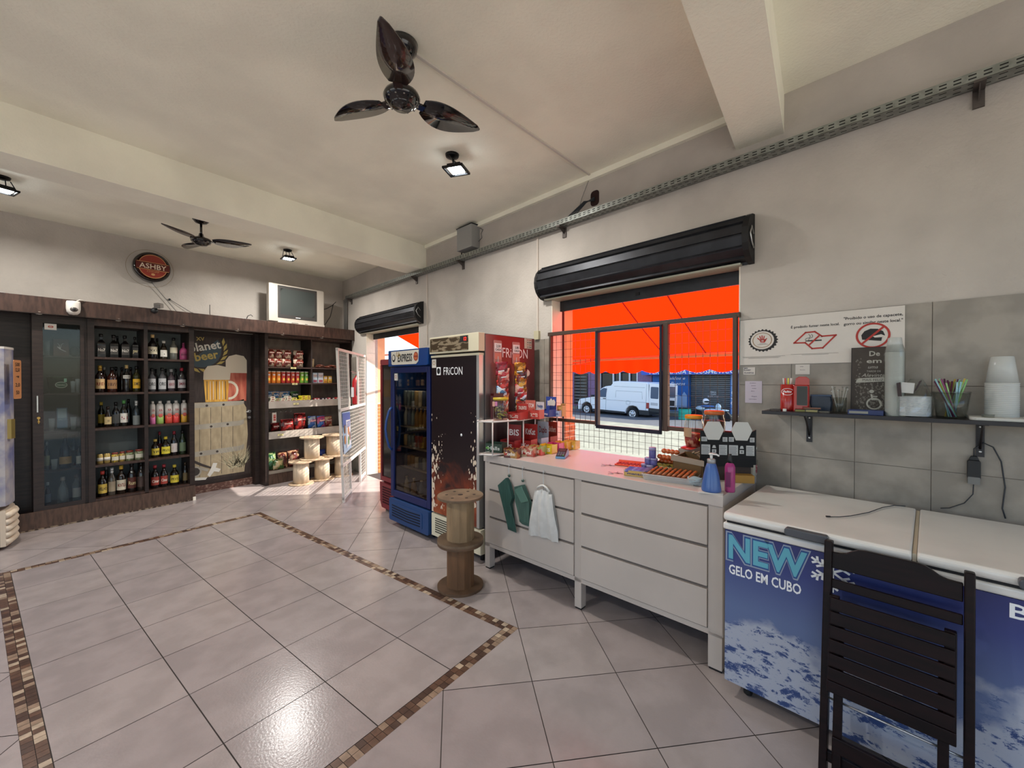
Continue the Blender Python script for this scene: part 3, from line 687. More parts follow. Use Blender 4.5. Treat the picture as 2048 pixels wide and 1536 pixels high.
# ================================================================ DRINKS FRIDGES
alu = mat('aluminium', 'c4c4c0', .35, metal=.8); cream_pl = mat('cream_plastic', 'd8cfb4', .4); black_pl = _M.get('black_plastic') or mat('black_plastic', '17181a', .5)
def beer_print(name='beer_print', dark='1a0d10', amber='7c3216', foam='d9c6ae'):
    m = bpy.data.materials.new(name); m.use_nodes = True; nt = m.node_tree; b = nt.nodes['Principled BSDF']; b.inputs['Roughness'].default_value = .3
    N = lambda t: nt.nodes.new(t); tc = N('ShaderNodeTexCoord'); sp = N('ShaderNodeSeparateXYZ'); nt.links.new(tc.outputs['Object'], sp.inputs[0])
    n = N('ShaderNodeTexNoise'); n.inputs['Scale'].default_value = 4.2; n.inputs['Detail'].default_value = 10; n.inputs['Distortion'].default_value = 1.5; nt.links.new(tc.outputs['Object'], n.inputs[0])
    mr = N('ShaderNodeMapRange'); mr.inputs['From Min'].default_value = 1.15; mr.inputs['From Max'].default_value = .3; nt.links.new(sp.outputs[2], mr.inputs[0])
    mm = N('ShaderNodeMath'); mm.operation = 'MULTIPLY'; nt.links.new(n.outputs['Fac'], mm.inputs[0]); nt.links.new(mr.outputs[0], mm.inputs[1])
    r = N('ShaderNodeValToRGB'); e = r.color_ramp.elements; e[0].position = .22; e[0].color = (*s2l(dark), 1); e[1].position = .62; e[1].color = (*s2l(foam), 1)
    x = e.new(.40); x.color = (*s2l(amber), 1); x = e.new(.52); x.color = (*s2l('a0522a'), 1)
    nt.links.new(mm.outputs[0], r.inputs[0])
    # splashes: scattered pale drops along the left and right flanks
    v = N('ShaderNodeTexVoronoi'); v.inputs['Scale'].default_value = 26; mp = N('ShaderNodeMapping'); mp.inputs['Scale'].default_value = (1.6, 1, .8); nt.links.new(tc.outputs['Object'], mp.inputs[0]); nt.links.new(mp.outputs[0], v.inputs[0])
    ax = N('ShaderNodeMath'); ax.operation = 'ABSOLUTE'; nt.links.new(sp.outputs[0], ax.inputs[0])
    m3 = N('ShaderNodeMapRange'); m3.inputs['From Min'].default_value = .10; m3.inputs['From Max'].default_value = .36; nt.links.new(ax.outputs[0], m3.inputs[0])
    m4 = N('ShaderNodeMapRange'); m4.inputs['From Min'].default_value = 1.45; m4.inputs['From Max'].default_value = .7; nt.links.new(sp.outputs[2], m4.inputs[0])
    m5 = N('ShaderNodeMath'); m5.operation = 'MULTIPLY'; nt.links.new(m3.outputs[0], m5.inputs[0]); nt.links.new(m4.outputs[0], m5.inputs[1])
    m6 = N('ShaderNodeMath'); m6.operation = 'MULTIPLY'; m6.inputs[1].default_value = .85; nt.links.new(m5.outputs[0], m6.inputs[0])
    lt = N('ShaderNodeMath'); lt.operation = 'LESS_THAN'; nt.links.new(v.outputs['Distance'], lt.inputs[0]); nt.links.new(m6.outputs[0], lt.inputs[1])
    n3 = N('ShaderNodeTexNoise'); n3.inputs['Scale'].default_value = 5; nt.links.new(tc.outputs['Object'], n3.inputs[0])
    gt = N('ShaderNodeMath'); gt.operation = 'GREATER_THAN'; gt.inputs[1].default_value = .5; nt.links.new(n3.outputs['Fac'], gt.inputs[0])
    m7 = N('ShaderNodeMath'); m7.operation = 'MULTIPLY'; nt.links.new(lt.outputs[0], m7.inputs[0]); nt.links.new(gt.outputs[0], m7.inputs[1])
    mx = N('ShaderNodeMix'); mx.data_type = 'RGBA'; nt.links.new(m7.outputs[0], mx.inputs[0]); nt.links.new(r.outputs[0], mx.inputs[6]); mx.inputs[7].default_value = (*s2l(foam), 1)
    nt.links.new(mx.outputs[2], b.inputs['Base Color']); return m
BEER = beer_print()
def side_print():
    m = bpy.data.materials.new('red_side_print'); m.use_nodes = True; nt = m.node_tree; b = nt.nodes['Principled BSDF']; b.inputs['Roughness'].default_value = .3
    N = lambda t: nt.nodes.new(t); tc = N('ShaderNodeTexCoord'); sp = N('ShaderNodeSeparateXYZ'); nt.links.new(tc.outputs['Object'], sp.inputs[0])
    mr = N('ShaderNodeMapRange'); mr.inputs['From Min'].default_value = 1.25; mr.inputs['From Max'].default_value = 1.95; nt.links.new(sp.outputs[2], mr.inputs[0])
    r = N('ShaderNodeValToRGB'); e = r.color_ramp.elements; e[0].position = 0; e[0].color = (*s2l('2a1416'), 1); e[1].position = 1; e[1].color = (*s2l('7d2b2c'), 1); x = e.new(.6); x.color = (*s2l('682326'), 1)
    nt.links.new(mr.outputs[0], r.inputs[0])
    m2 = N('ShaderNodeMapRange'); m2.inputs['From Min'].default_value = .20; m2.inputs['From Max'].default_value = .05; m2.inputs['To Max'].default_value = .55; nt.links.new(sp.outputs[1], m2.inputs[0])
    mx = N('ShaderNodeMix'); mx.data_type = 'RGBA'; nt.links.new(m2.outputs[0], mx.inputs[0]); nt.links.new(r.outputs[0], mx.inputs[6]); mx.inputs[7].default_value = (*s2l('8a8380'), 1)
    nt.links.new(mx.outputs[2], b.inputs['Base Color']); return m
FR_ROT = RA+R(2.0)
def fricon():
    t = thing('display_fridge', 'tall dark beer-printed drinks fridge with a cream header and red side, beside the counter', 'fridge', rw(2.985, .795, 0), FR_ROT)
    w = .348; D = .70
    b = MB(); b.box(-w, .05, .10, w, D, 1.95, 0); b.build('cabinet', mat('dark_steel', '2b2426', .5), t, bevel=.004)
    b = MB(); b.box(w-.001, .055, .10, w+.004, D-.005, 1.945, 0)
    b.build('side_panel', side_print(), t)
    s = MB(); xf = Matrix.Translation((w+.0055, 0, 0)) @ Matrix.Rotation(PI/2, 4, 'Z')   # text frame on the side: local x -> y
    s.text('FRiCON', .425, 1.80, .088, 0, 0, w=.335, xf=xf)
    s.ell((w+.006, .575, 1.62), (.003, .05, .035), 2); s.ell((w+.006, .56, 1.57), (.003, .03, .03), 3)
    s.build('side_lettering', [txt_white, mat('print_mist', '6f6361', .5), mat('foam_print', 'e4d6c6', .5), mat('tan_print', 'b1643c', .5)], t)
    b = MB(); b.box(-w, .0, .30, w-.045, .05, 1.765, 0); d = b.build('door', BEER, t, bevel=.004)
    b = MB(); b.box(w-.045, -.004, .30, w-.012, .05, 1.765); b.box(-w, -.004, 1.765, w-.01, .05, 1.785, 1); b.build('door_trim', [alu, cream_pl], d)
    b = MB(); b.text('FRiCON', -.02, 1.638, .073, -.0015, 0, w=.27); b.prism(rrect(-.262,1.60,-.20,1.675,.006), -.002, -.0008, 0); b.flat(disc(-.231,1.638,.024,.028), -.0025, 1)
    b.build('door_lettering', [txt_white, black_pl], d)
    b = MB(); b.prism(rrect(-.335,1.67,-.27,1.75,.004), -.0025, -.0008, 0); ring(b, -.302, 1.715, .02, .014, -.003, 1, 16); b.build('price_sticker', [mat('sticker_white','dcd6cc',.6), mat('sticker_tan','b08858',.6)], d)
    b = MB(); b.ell((.1,-.002,1.07),(.012,.003,.012)); b.build('round_sticker', txt_white, d)
    h = MB(); h.box(-w, -.02, 1.80, w, .05, 1.955, 0); h.box(-w+.012, -.024, 1.815, w-.13, -.02, 1.94, 1)
    hd = h.build('header', [cream_pl, mat('beer_foam_print', '8a7a62', .4, col2='3d2c14', vscale=12, lo=.45, hi=.5, stretch=(1,1,3))], t, bevel=.003)
    h = MB(); h.box(w-.235, -.027, 1.885, w-.135, -.023, 1.938, 0); h.text('12', w-.165, 1.911, .03, -.029, 1, shear=.1, bold=.01)
    h.build('thermostat', [black_pl, mat('led_red', 'ff2a1a', .5, emit='ff2a1a', estr=2.0)], hd)
    b = MB(); b.box(-w, .0, .075, w, .05, .285, 0)
    for k in range(7): b.box(-w+.06, -.004, .115+k*.021, .12, .002, .124+k*.021, 1)
    b.build('vent_grille', [cream_pl, mat('vent_shadow', '4a443a', .8)], t)
    for x in (-w+.06, w-.06):
        for y in (.08, D-.08):
            b = MB(); b.cyl((x,y,0),(x,y,.10),.022); b.build('foot', black_pl, t)
fricon()
can_cols = ['b3a27a', '8e9aa0', '7e2f28', '6a7d86', 'b9b6a8', '8d6f3c', '4a5a78']
def bluefridge():
    t = thing('express_fridge', 'blue glass-door drinks fridge filled with cans and bottles', 'fridge', rw(3.735, .812, 0), RA+R(2))
    w = .362; D = .68; blue = mat('blue_steel', '123a78', .35, coat=.3); blued = mat('dark_blue_plastic', '1f3f6e', .5)
    b = MB(); b.box(-w, .05, .20, -w+.03, D, 1.86, 0); b.box(w-.03, .05, .20, w, D, 1.86, 0); b.box(-w+.03, D-.03, .20, w-.03, D, 1.86, 0); b.box(-w+.03, .05, .20, w-.03, D-.03, .30, 0); b.box(-w+.03, .05, 1.66, w-.03, D-.03, 1.86, 0)
    b.build('cabinet', [blue], t)
    b = MB(); b.box(-w+.03, D-.034, .3, w-.03, D-.03, 1.66); b.build('back_liner', mat('fridge_liner', '9d9a90', .6), t)
    b = MB(); b.prism(rrect(-w, 1.70, w, 1.868, .012), -.025, .05, 0)
    hd = b.build('header', blue, t)
    b = MB(); b.prism([(-.29,1.725),(-.275,1.715),(.17,1.715),(.205,1.74),(.215,1.855),(-.30,1.855)], -.029, -.024, 0)
    b.text('EXPRESS', -.03, 1.785, .078, -.031, 1, w=.27, bold=.02, shear=.12); b.text('Up', -.155, 1.825, .05, -.0312, 2, shear=.3)
    b.flat(disc(-.245,1.785,.032,.04), -.0305, 1); b.flat(disc(-.245,1.79,.022,.026), -.0315, 0)
    b.flat(disc(.17,1.79,.04,.045), -.0305, 3); b.flat(disc(.17,1.79,.03,.034), -.0312, 4); b.box(.135,-.032,1.782,.205,-.0305,1.798,3)
    b.build('header_sign', [mat('sign_cream','cdc6b8',.5), mat('sign_black','1c1c20',.5), mat('sign_gold','b08d2e',.5), mat('sign_redbrown','8e3526',.5), mat('sign_orange','c2663a',.5)], hd)
    f = MB(); z0, z1 = .30, 1.69
    f.box(-w, 0, z0, -w+.055, .045, z1); f.box(w-.055, 0, z0, w, .045, z1); f.box(-w+.055, 0, z0, w-.055, .045, z0+.07); f.box(-w+.055, 0, z1-.06, w-.055, .045, z1)
    d = f.build('door', mat('navy_door_frame', '141f50', .4), t, bevel=.004)
    g = MB(); g.box(-w+.055, .018, z0+.07, w-.055, .024, z1-.06); g.build('door_glass', glass_mat('fridge_glass', 'cfc6ba'), d)  # brown tint stands in for the reflection on the pane
    g = MB(); g.tube([(-w+.028, -.004, .80), (-w+.024, -.035, .84), (-w+.012, -.06, .95), (-w+.008, -.066, 1.03), (-w+.012, -.06, 1.11), (-w+.024, -.035, 1.22), (-w+.028, -.004, 1.26)], .013, 0, 8); g.build('door_handle', blue, d)
    g = MB(); g.prism(rrect(-w+.062,1.55,-w+.12,1.625,.003), .010, .016, 0); ring(g, -w+.091, 1.59, .017, .012, .0095, 1, 16); g.build('price_sticker', [_M['sticker_white'], mat('sticker_red','b04a3a',.6)], d)
    b = MB(); b.prism(rrect(-w, .05, w, .285, .02), -.02, .06, 0); b.prism(rrect(-w+.05, .085, w-.10, .245, .02), -.026, -.018, 0)
    for k in range(5): b.prism([(-w+.07, .105+k*.027), (0, .096+k*.027), (w-.13, .105+k*.027), (w-.13, .117+k*.027), (0, .108+k*.027), (-w+.07, .117+k*.027)], -.028, -.02, 1)
    b.build('vent_grille', [blued, mat('vent_black','0b1020',.8)], t)
    for x in (-w+.06, w-.06):
        for y in (.10, D-.08):
            b = MB(); b.cyl((x,y,0),(x,y,.2),.022); b.build('foot', black_pl, t)
    l = bpy.data.lights.new('fridge_lamp', 'AREA'); l.shape = 'RECTANGLE'; l.size = .6; l.size_y = .05; l.energy = .7; l.color = (1.0,.95,.85)  # light added inside to brighten the cans and bottles
    lo = bpy.data.objects.new('fridge_lamp', l); COL.objects.link(lo); lo.parent = t; lo.location = (0, .08, 1.64); lo.rotation_euler = (R(22), 0, 0)
    base = rw(3.735, .812, 0)
    for k, z in enumerate((.62, .84, 1.06, 1.28)):
        b = MB()
        for i in range(14): b.box(-w+.035, .10+i*.04, z-.012, w-.035, .104+i*.04, z-.006)
        b.box(-w+.035, .095, z-.016, w-.035, .105, z); b.build('shelf', alu, t)
    # cans and bottles inside (each a thing of its own)
    def at(x, y, z): return base + Matrix.Rotation(RA+R(2), 3, 'Z') @ Vector((x, y, z))
    protos = {}
    n = 0; names = ['lowest', 'second', 'third', 'fourth', 'top']
    rows = [(.3, 'bottle'), (.62, 'can'), (.84, 'can'), (1.06, 'bottle'), (1.28, 'can2')]
    for li, (z, kind) in enumerate(rows):
        for i in range(9):
            x = -w+.075+i*.071
            ci = rnd.randrange(len(can_cols)); key = (kind, ci)
            if z == .3 and i % 2: continue
            for y in (.15,) if kind != 'can' else (.15,):
                loc = at(x, y, z+.001)
                cn = {'b3a27a':'gold','8e9aa0':'silver','7e2f28':'red','6a7d86':'grey-blue','b9b6a8':'white','8d6f3c':'amber','4a5a78':'blue'}[can_cols[ci]]
                lab = f"{cn} drinks {'bottle' if kind=='bottle' else 'can'}, {('first','second','third','fourth','fifth','sixth','seventh','eighth','ninth')[i]} from the left on the {names[li]} level of the blue fridge"
                grp = f"{cn} {'bottles' if kind=='bottle' else 'cans'} on the {names[li]} level of the blue fridge"
                if key in protos: dup(protos[key], loc, 0, lab, grp); continue
                if kind == 'bottle':
                    t2 = thing('drink_bottle', lab, 'bottle', loc, 0, grp)
                    b = MB(); b.lathe([(.0,0),(.029,0),(.031,.01),(.031,.11),(.024,.14),(.013,.165),(.013,.185)], 0, n=14); b.build('bottle_body', mat('bev_'+can_cols[ci], can_cols[ci], .25), t2)
                    b = MB(); b.lathe([(.015,.183),(.015,.197),(0,.198)], 0, n=12); b.build('cap', txt_white, t2)
                else:
                    hh = .12 if kind == 'can' else .16
                    t2 = thing('drink_can', lab, 'can', loc, 0, grp)
                    b = MB(); b.lathe([(.0,0),(.025,0),(.031,.008),(.031,hh-.012),(.026,hh)], 0, n=14); b.build('can_body', mat('bev_'+can_cols[ci], can_cols[ci], .3, metal=.3), t2)
                    b = MB(); b.lathe([(.026,hh),(.025,hh-.003),(0,hh-.003)], 0, n=14); b.build('can_top', alu, t2)
                protos[key] = t2
bluefridge()
def redfridge():
    t = thing('red_fridge', 'dark red drinks fridge standing in the street doorway, half behind the blue one', 'fridge', rw(4.455, .665, 0), RA)
    w = .195; red = mat('dark_red_plastic', '7f2a30', .45); 
    b = MB(); b.box(-w, .04, .33, w+.10, .60, 1.80, 0); b.build('cabinet', mat('dark_cabinet','2c1c1e',.4), t, bevel=.004)
    b = MB(); b.prism(rrect(-w, 1.735, w+.10, 1.80, .02), -.0, .05, 0); b.build('header', red, t)
    b = MB(); b.box(-w, .0, .35, -w+.03, .04, 1.735, 0); b.box(-w+.03, .0, .35, w+.10, .04, .40, 0); d = b.build('door', red, t)
    b = MB(); b.box(-w+.03, .015, .40, w+.10, .022, 1.735); b.build('door_glass', mat('dark_door_glass', '2a2524', .08), d)
    b = MB(); b.prism([(-w,.30),(-w+.01,.10),(-w+.05,.03),(w+.10,.03),(w+.10,.32),(-w,.33)], -.01, .55, 0)
    for i in range(9):
        for j in range(7): b.box(-w+.07+i*.026, -.013, .09+j*.03, -w+.086+i*.026, -.009, .108+j*.03, 1)
    b.build('base_grille', [red, mat('red_shadow','2b0e12',.8)], t)
    for x in (-w+.04, w+.06):
        b = MB(); b.cyl((x,.08,0),(x,.08,.03),.03); b.cyl((x,.5,0),(x,.5,.03),.03); b.build('foot', black_pl, t)
redfridge()
def icefridge():
    t = thing('ice_freezer', 'upright ice-printed freezer with a rounded door at the left edge beside the bottle cabinet', 'freezer', (.155, 5.95, 0), R(90))
    # local x -> world +Y, local -y -> world +X (front)
    Wd = .50
    b = MB(); b.box(0, .0, .03, Wd, .70, 1.865, 0); b.build('cabinet', ICE, t, bevel=.004)
    P = [(0, -.012)] + [(Wd*i/10, -.045-.065*math.sin(PI*i/10)) for i in range(11)] + [(Wd, -.012)]
    b = MB(); b.prism(P[::-1], .40, 1.84, 0, 'xy'); d = b.build('door', [mat('ice_door', '73769a', .35, col2='b5afae', vscale=5, lo=.4, hi=.6)], t)
    b = MB(); b.prism([(x, y*1.03) for x, y in P][::-1], 1.84, 1.86, 0, 'xy'); b.build('door_trim', ice_white, d)
    b = MB(); b.box(0, -.012, .03, Wd, 0, 1.865); b.build('gasket', _M['gasket_dark'], t)
    b = MB(); b.prism([(.04,-.055),(.09,-.085),(.09,-.11),(.04,-.085)][::-1], 1.01, 1.19, 0, 'xy'); b.build('door_handle', mat('brass_handle', '94814a', .4, metal=.5), d)
    b = MB(); b.prism([(0,0)]+[(x, y) for x, y in P[1:-1]]+[(Wd,0)][::-1] if False else P[::-1], .03, .36, 0, 'xy')
    for k in range(5):
        z = .07+k*.06; b.tube([(Wd*i/10, -.05-.062*math.sin(PI*i/10), z) for i in range(11)], .026, 0, 8)
    b.build('vent_grille', mat('warm_cream_plastic', 'd6c4ae', .5), t)
    c = thing('price_card', 'orange handwritten price card hanging on the rounded freezer door', 'card', (.265, 5.952, 1.56), R(65))
    b = MB(); b.prism(rrect(-.035,-.18,.085,.18,.015), -.004, -.001, 0)
    for z, s in ((.14,'500'),(.09,'12,50'),(.03,'~w'),(-.05,'2,0'),(-.12,'50')): b.text(s, .025, z, .034, -.005, 1, w=.07 if len(s)>2 else .05, bold=.02)
    b.build('card', [mat('orange_card', 'b57a4e', .7), mat('marker_black', '2a1c16', .7)], c)
icefridge()

# ================================================================ BACK WALL JOINERY
weng = mat('wenge_panel', '291e1a', .42, var=.28, vscale=4, stretch=(1.5,1.5,12), detail=6)
weng_h = mat('wenge_board', '3d2b24', .4, var=.28, vscale=4, stretch=(10,1,2), detail=6)
weng_h2 = mat('wenge_board_pale', '503c31', .45, var=.25, vscale=4, stretch=(10,1,2), detail=6)
backp = mat('slate_back_panel', '656a68', .6, var=.18, vscale=3)
backp_w = mat('grey_wood_back_panel', '6e6359', .6, var=.16, vscale=4, stretch=(3,1,1))
YF, YB = 6.49, 6.86
SH = (.215, .595, 1.01, 1.412, 1.815)      # shelf tops of the bottle units
def led(parent, x):
    b = MB(); b.lathe([(0,-.026),(.02,-.022),(.033,-.01),(.036,0),(0,0)], 0, c=(x, YF-.075, 2.252), n=18)
    b.build('downlight', mat('frosted_lamp', 'd9d2c6', .4), parent)
def joinery():
    t = thing('pelmet', 'long dark wood pelmet running above all the shelving on the back wall', 'pelmet', (0,0,0))
    b = MB(); b.box(-1.4, 6.38, 2.24, 4.035, 6.41, 2.41, 0); b.box(-1.4, 6.41, 2.25, 4.03, 6.86, 2.27, 0); b.box(4.005, 6.41, 2.24, 4.035, 6.86, 2.41, 0); b.build('fascia', weng_h, t, bevel=.002)
    b = MB(); b.box(-1.4, 6.375, 2.233, 4.04, 6.395, 2.24); b.build('edge_strip', weng, t)
    for x in (.445, 1.04, 1.63, 2.235, 2.83, 3.43): led(t, x)
    # glazed cabinet
    t = thing('glazed_cabinet', 'tall dark cabinet with a glass door and mixed bottles inside, left of the open shelves', 'cabinet', (0,0,0))
    b = MB(); b.box(.40, YF+.02, .0, .42, YB, 2.24); b.box(.765, YF+.02, 0, .80, YB, 2.24); b.box(.42, YB-.02, .1, .765, YB, 2.24, 1); b.box(.42, YF+.02, 2.20, .765, YB-.02, 2.24); b.build('carcass', [weng, backp], t)
    for z in SH:
        b = MB(); b.box(.42, YF+.03, z-.018, .765, YB-.02, z); b.build('shelf', weng, t)
    b = MB(); b.box(.40, YF, .17, .475, YF+.02, 2.24); b.box(.745, YF, .17, .775, YF+.02, 2.24); b.box(.475, YF, 2.155, .745, YF+.02, 2.24); b.box(.475, YF, .17, .745, YF+.02, .235)
    d = b.build('door', weng, t)
    b = MB(); b.box(.475, YF+.007, .235, .745, YF+.013, 2.155); b.build('door_glass', glass_mat('cabinet_glass', 'e0e4e4', .45), d)
    b = MB(); b.box(.428, YF-.018, 1.22, .437, YF, 1.39); b.build('door_handle', alu, d)
    b = MB(); b.cyl((.44,YF-.012,1.16),(.44,YF,1.16),.012); b.box(.437,YF-.014,1.10,.443,YF-.010,1.155); b.ell((.44,YF-.013,1.12),(.009,.002,.012)); b.build('lock_and_key', mat('brass','b08d4e',.3,metal=.9), d)
    b = MB(); b.box(.487, YF+.001, 2.085, .572, YF+.0068, 2.148, 0); ring(b, .53, 2.117, .02, .014, YF+.0005, 1, 20, .7); b.box(.515, YF+.0002, 2.113, .545, YF+.0006, 2.121, 1); b.build('sticker', [_M['sticker_white'], _M['sticker_red']], d)
    # open bottle shelving, two bays
    t = thing('bottle_shelving', 'dark open shelving in two bays filled with bottles of spirits', 'shelving', (0,0,0))
    b = MB(); b.box(.80, YF, 0, .855, YB, 2.24); b.box(1.275, YF, .2, 1.31, YB, 2.24); b.box(1.715, YF, 0, 1.768, YB, 2.24); b.build('upright', weng, t)
    b = MB(); b.box(.855, YB-.02, .2, 1.715, YB, 2.24); b.build('back_panel', backp, t)
    b = MB(); b.box(.855, YF+.005, 2.165, 1.275, YB-.02, 2.24); b.box(1.31, YF+.005, 2.165, 1.715, YB-.02, 2.24); b.build('top_rail', weng_h, t)
    for x0, x1 in ((.855, 1.275), (1.31, 1.715)):
        for k, z in enumerate(SH):
            b = MB(); b.box(x0, YF+.004, z-.024, x1, YB-.02, z); b.build('shelf', weng_h, t)
    t = thing('plinth', 'brown wood plinth with scuffed lower edge under the bottle cabinets', 'plinth', (0,0,0))
    b = MB(); b.box(-1.3, 6.472, 0, 1.768, 6.489, .19, 0); b.box(-1.3, 6.469, 0, 1.768, 6.472, .014, 1); b.build('board', [weng_h2, mat('scuffed_edge', '8c7a66', .8, col2='3f3028', vscale=30, lo=.45, hi=.55)], t)
    b = MB(); b.box(1.74, 6.462, 0, 1.77, 6.474, .045); b.build('foot_tile', jamb_tile, t)
    # left end behind the freezer
    b = MB(); b.box(-1.4, 6.70, 0, .40, YB, 2.25)
    one(b, 'dark_panelling', weng, 'dark wood panelling behind the upright ice freezer, under the pelmet', 'panel')
    # snack shelving
    t = thing('snack_shelving', 'open wooden shelving full of snack packs to the right of the beer poster door', 'shelving', (0,0,0))
    for x0, x1 in ((2.615, 2.66), (3.985, 4.02)):
        b = MB(); b.box(x0, YF, 0, x1, YB, 2.24, 0); b.build('side_panel', weng, t)
    b = MB(); b.box(3.30, YF+.01, 1.25, 3.318, YB-.02, 2.20); b.build('divider', weng, t)
    b = MB(); b.box(2.66, YB-.02, .0, 3.985, YB, 2.24); b.build('back_panel', backp_w, t)
    b = MB(); b.box(2.66, YF+.01, 2.20, 3.985, YB-.02, 2.24); b.build('top_board', weng_h, t)
    for x0, x1 in ((2.66, 3.30), (3.318, 3.985)):
        for z in (1.755, 1.51):
            b = MB(); b.box(x0, YF+.01, z-.02, x1, YB-.02, z); b.build('shelf', weng_h, t)
    for z, zl in ((1.23, .095), (.775, .095)):
        b = MB(); b.box(2.66, YF+.005, z-.02, 3.985, YB-.02, z, 0); b.box(2.66, YF-.01, z-zl, 3.985, YF+.006, z+.012, 1); b.build('shelf', [weng_h, mat('grey_shelf_lip', '9a9085', .5, var=.1)], t)
    b = MB(); b.box(2.66, YF+.02, .0, 3.985, YB-.02, .20, 0); b.box(2.66, YF+.015, .16, 3.985, YF+.02, .205, 1); b.build('base_board', [weng_h2, mat('pale_edge', '8d8376', .6)], t)
    b = MB()
    for k in range(5): b.tube([(2.66+k*.075, 6.80, 1.09), (2.69+k*.075, 6.66, 1.085), (2.72+k*.075, 6.60, 1.06), (2.725+k*.075, 6.58, 1.075)], .003, 0, 6)
    b.cyl((2.66,6.80,1.09),(3.0,6.80,1.09),.004); b.build('hook_rail', alu, t)
    # door with the beer poster
    t = tag(bpy.data.objects.new('door_1', None), kind='structure'); COL.objects.link(t); t['label'] = 'dark wood door covered by a beer barrel poster'
    b = MB(); b.box(1.768, 6.83, .10, 2.615, 6.86, 2.24); b.build('door_leaf', weng, t)
    b = MB(); b.box(1.768, 6.80, 0, 2.615, 6.83, .10, 0); b.build('kick_board', [mat('worn_kick_board', '5a3a30', .7, col2='8b6f60', vscale=9, lo=.5, hi=.65, stretch=(3,1,6))], t)
    b = MB(); b.box(2.56, 6.70, .0, 2.615, 6.83, 2.24); b.build('door_frame', weng, t)
    b = MB(); b.cyl((2.525,6.80,1.09),(2.525,6.83,1.09),.022); b.tube([(2.525,6.80,1.09),(2.525,6.775,1.09),(2.47,6.775,1.085)], .009); b.cyl((2.525,6.80,1.0),(2.525,6.83,1.0),.018); b.build('door_handle', _M['steel'], t)
    poster(t)
def poster(t):
    # flat printed poster on the door: dark planks, badge, two beers, barrel, tap and wheat
    P0 = 6.8285; g = MB()
    mats = [mat('poster_planks', '352a26', .5, var=.3, vscale=5, stretch=(16,1,1)), mat('poster_badge', '3f4f57', .5), mat('poster_gold', 'b7a157', .5), mat('poster_white', 'dcd8cc', .5),
            mat('poster_beer', 'c48a2e', .5, col2='dba94c', vscale=4, lo=.4, hi=.6, stretch=(12,1,1)), mat('poster_foam', 'd8cbb4', .5), mat('poster_redbeer', 'a3493a', .5, col2='c27058', vscale=3, stretch=(8,1,1)),
            mat('poster_barrel', 'a08f72', .6, col2='b8a686', vscale=7, lo=.3, hi=.7, stretch=(3,1,1.2), detail=9), mat('poster_hoop', 'a59d8e', .5, var=.08), mat('poster_dark', '3c3430', .6), mat('poster_wheat', 'd8cda8', .6)]
    g.prism([(1.77,.165),(2.545,.165),(2.545,2.155),(1.77,2.155)], P0-.001, P0, 0)
    y = P0-.002
    # barrel with hoops and staves
    g.flat([(1.79,.20),(1.79,1.17),(1.84,1.245),(2.44,1.245),(2.49,1.15),(2.51,.75),(2.46,.20)], y, 7)
    for a, bb in ((1.17, 1.245), (.87, .95), (.50, .58)): g.flat([(1.79,a),(2.40,a+.02),(2.46,a+.04),(2.46,bb+.03),(2.40,bb+.01),(1.79,bb-.01)], y-.001, 8)
    for x in (1.91, 2.04, 2.17, 2.31): g.add([(x,y-.0006,.22),(x+.005,y-.0006,.22),(x+.009,y-.0006,1.17),(x+.004,y-.0006,1.17)], [(0,1,2,3)], 9)
    for x, z in ((2.0,1.20),(2.2,1.205),(2.05,.905),(2.25,.92),(1.93,.54),(2.12,.545)): g.flat(disc(x,z,.016), y-.0015, 9)
    # glasses
    g.flat([(2.24,1.25),(2.49,1.25),(2.50,1.76),(2.23,1.76)], y-.001, 6); g.flat([(2.23,1.66),(2.50,1.66),(2.50,1.85),(2.46,1.91),(2.36,1.93),(2.27,1.90),(2.23,1.84)], y-.0015, 5)
    g.flat([(1.985,1.25),(2.25,1.25),(2.275,1.59),(1.965,1.59)], y-.002, 4); g.flat([(1.96,1.56),(2.28,1.56),(2.29,1.66),(2.25,1.74),(2.13,1.77),(2.01,1.75),(1.965,1.67)], y-.0025, 5)
    for k in range(7): g.flat([(2.0+k*.037,1.28),(2.008+k*.037,1.28),(2.008+k*.037,1.54),(2.0+k*.037,1.54)], y-.003, 9 if k % 3 == 0 else 5)
    V = [(2.27+q*math.cos(R(a)), y-.003, 1.41+q*1.15*math.sin(R(a))) for q in (.12,.09) for a in range(-95,96,19)]; n = 11
    g.add(V, [(i, i+1, n+i+1, n+i) for i in range(n-1)], 5)
    # badge with laurel
    cx, cz = 1.93, 1.98
    g.flat([p for p in disc(cx, cz, .25, .25, 40) if True and p[1] < 2.155 and p[0] > 1.77] , y-.001, 1)
    for k in range(11):
        a = R(-115+k*15.5); lx, lz = cx+.30*math.cos(a), cz+.29*math.sin(a)
        if lz > 2.12 or lx < 1.80: continue
        d = a+R(62); L, w = .06, .02; g.flat([(lx-L*math.cos(d), lz-L*math.sin(d)), (lx+w*math.sin(d), lz-w*math.cos(d)), (lx+L*math.cos(d), lz+L*math.sin(d)), (lx-w*math.sin(d), lz+w*math.cos(d))], y-.0015, 2)
    g.text('planet', 1.985, 2.03, .115, y-.002, 3, w=.37, bold=.02, rot=R(12)); g.text('beer', 2.0, 1.90, .115, y-.002, 2, w=.28, bold=.025, rot=R(12)); g.text('XV', 1.93, 2.125, .05, y-.002, 2, bold=.02, rot=R(4))
    # tap lying in front and wheat
    g.tube([(1.79,y-.004,.42),(1.86,y-.004,.36),(1.93,y-.004,.27),(2.0,y-.004,.30),(2.08,y-.004,.26)], [.03,.045,.03,.022,.02], 8, 6) if False else None
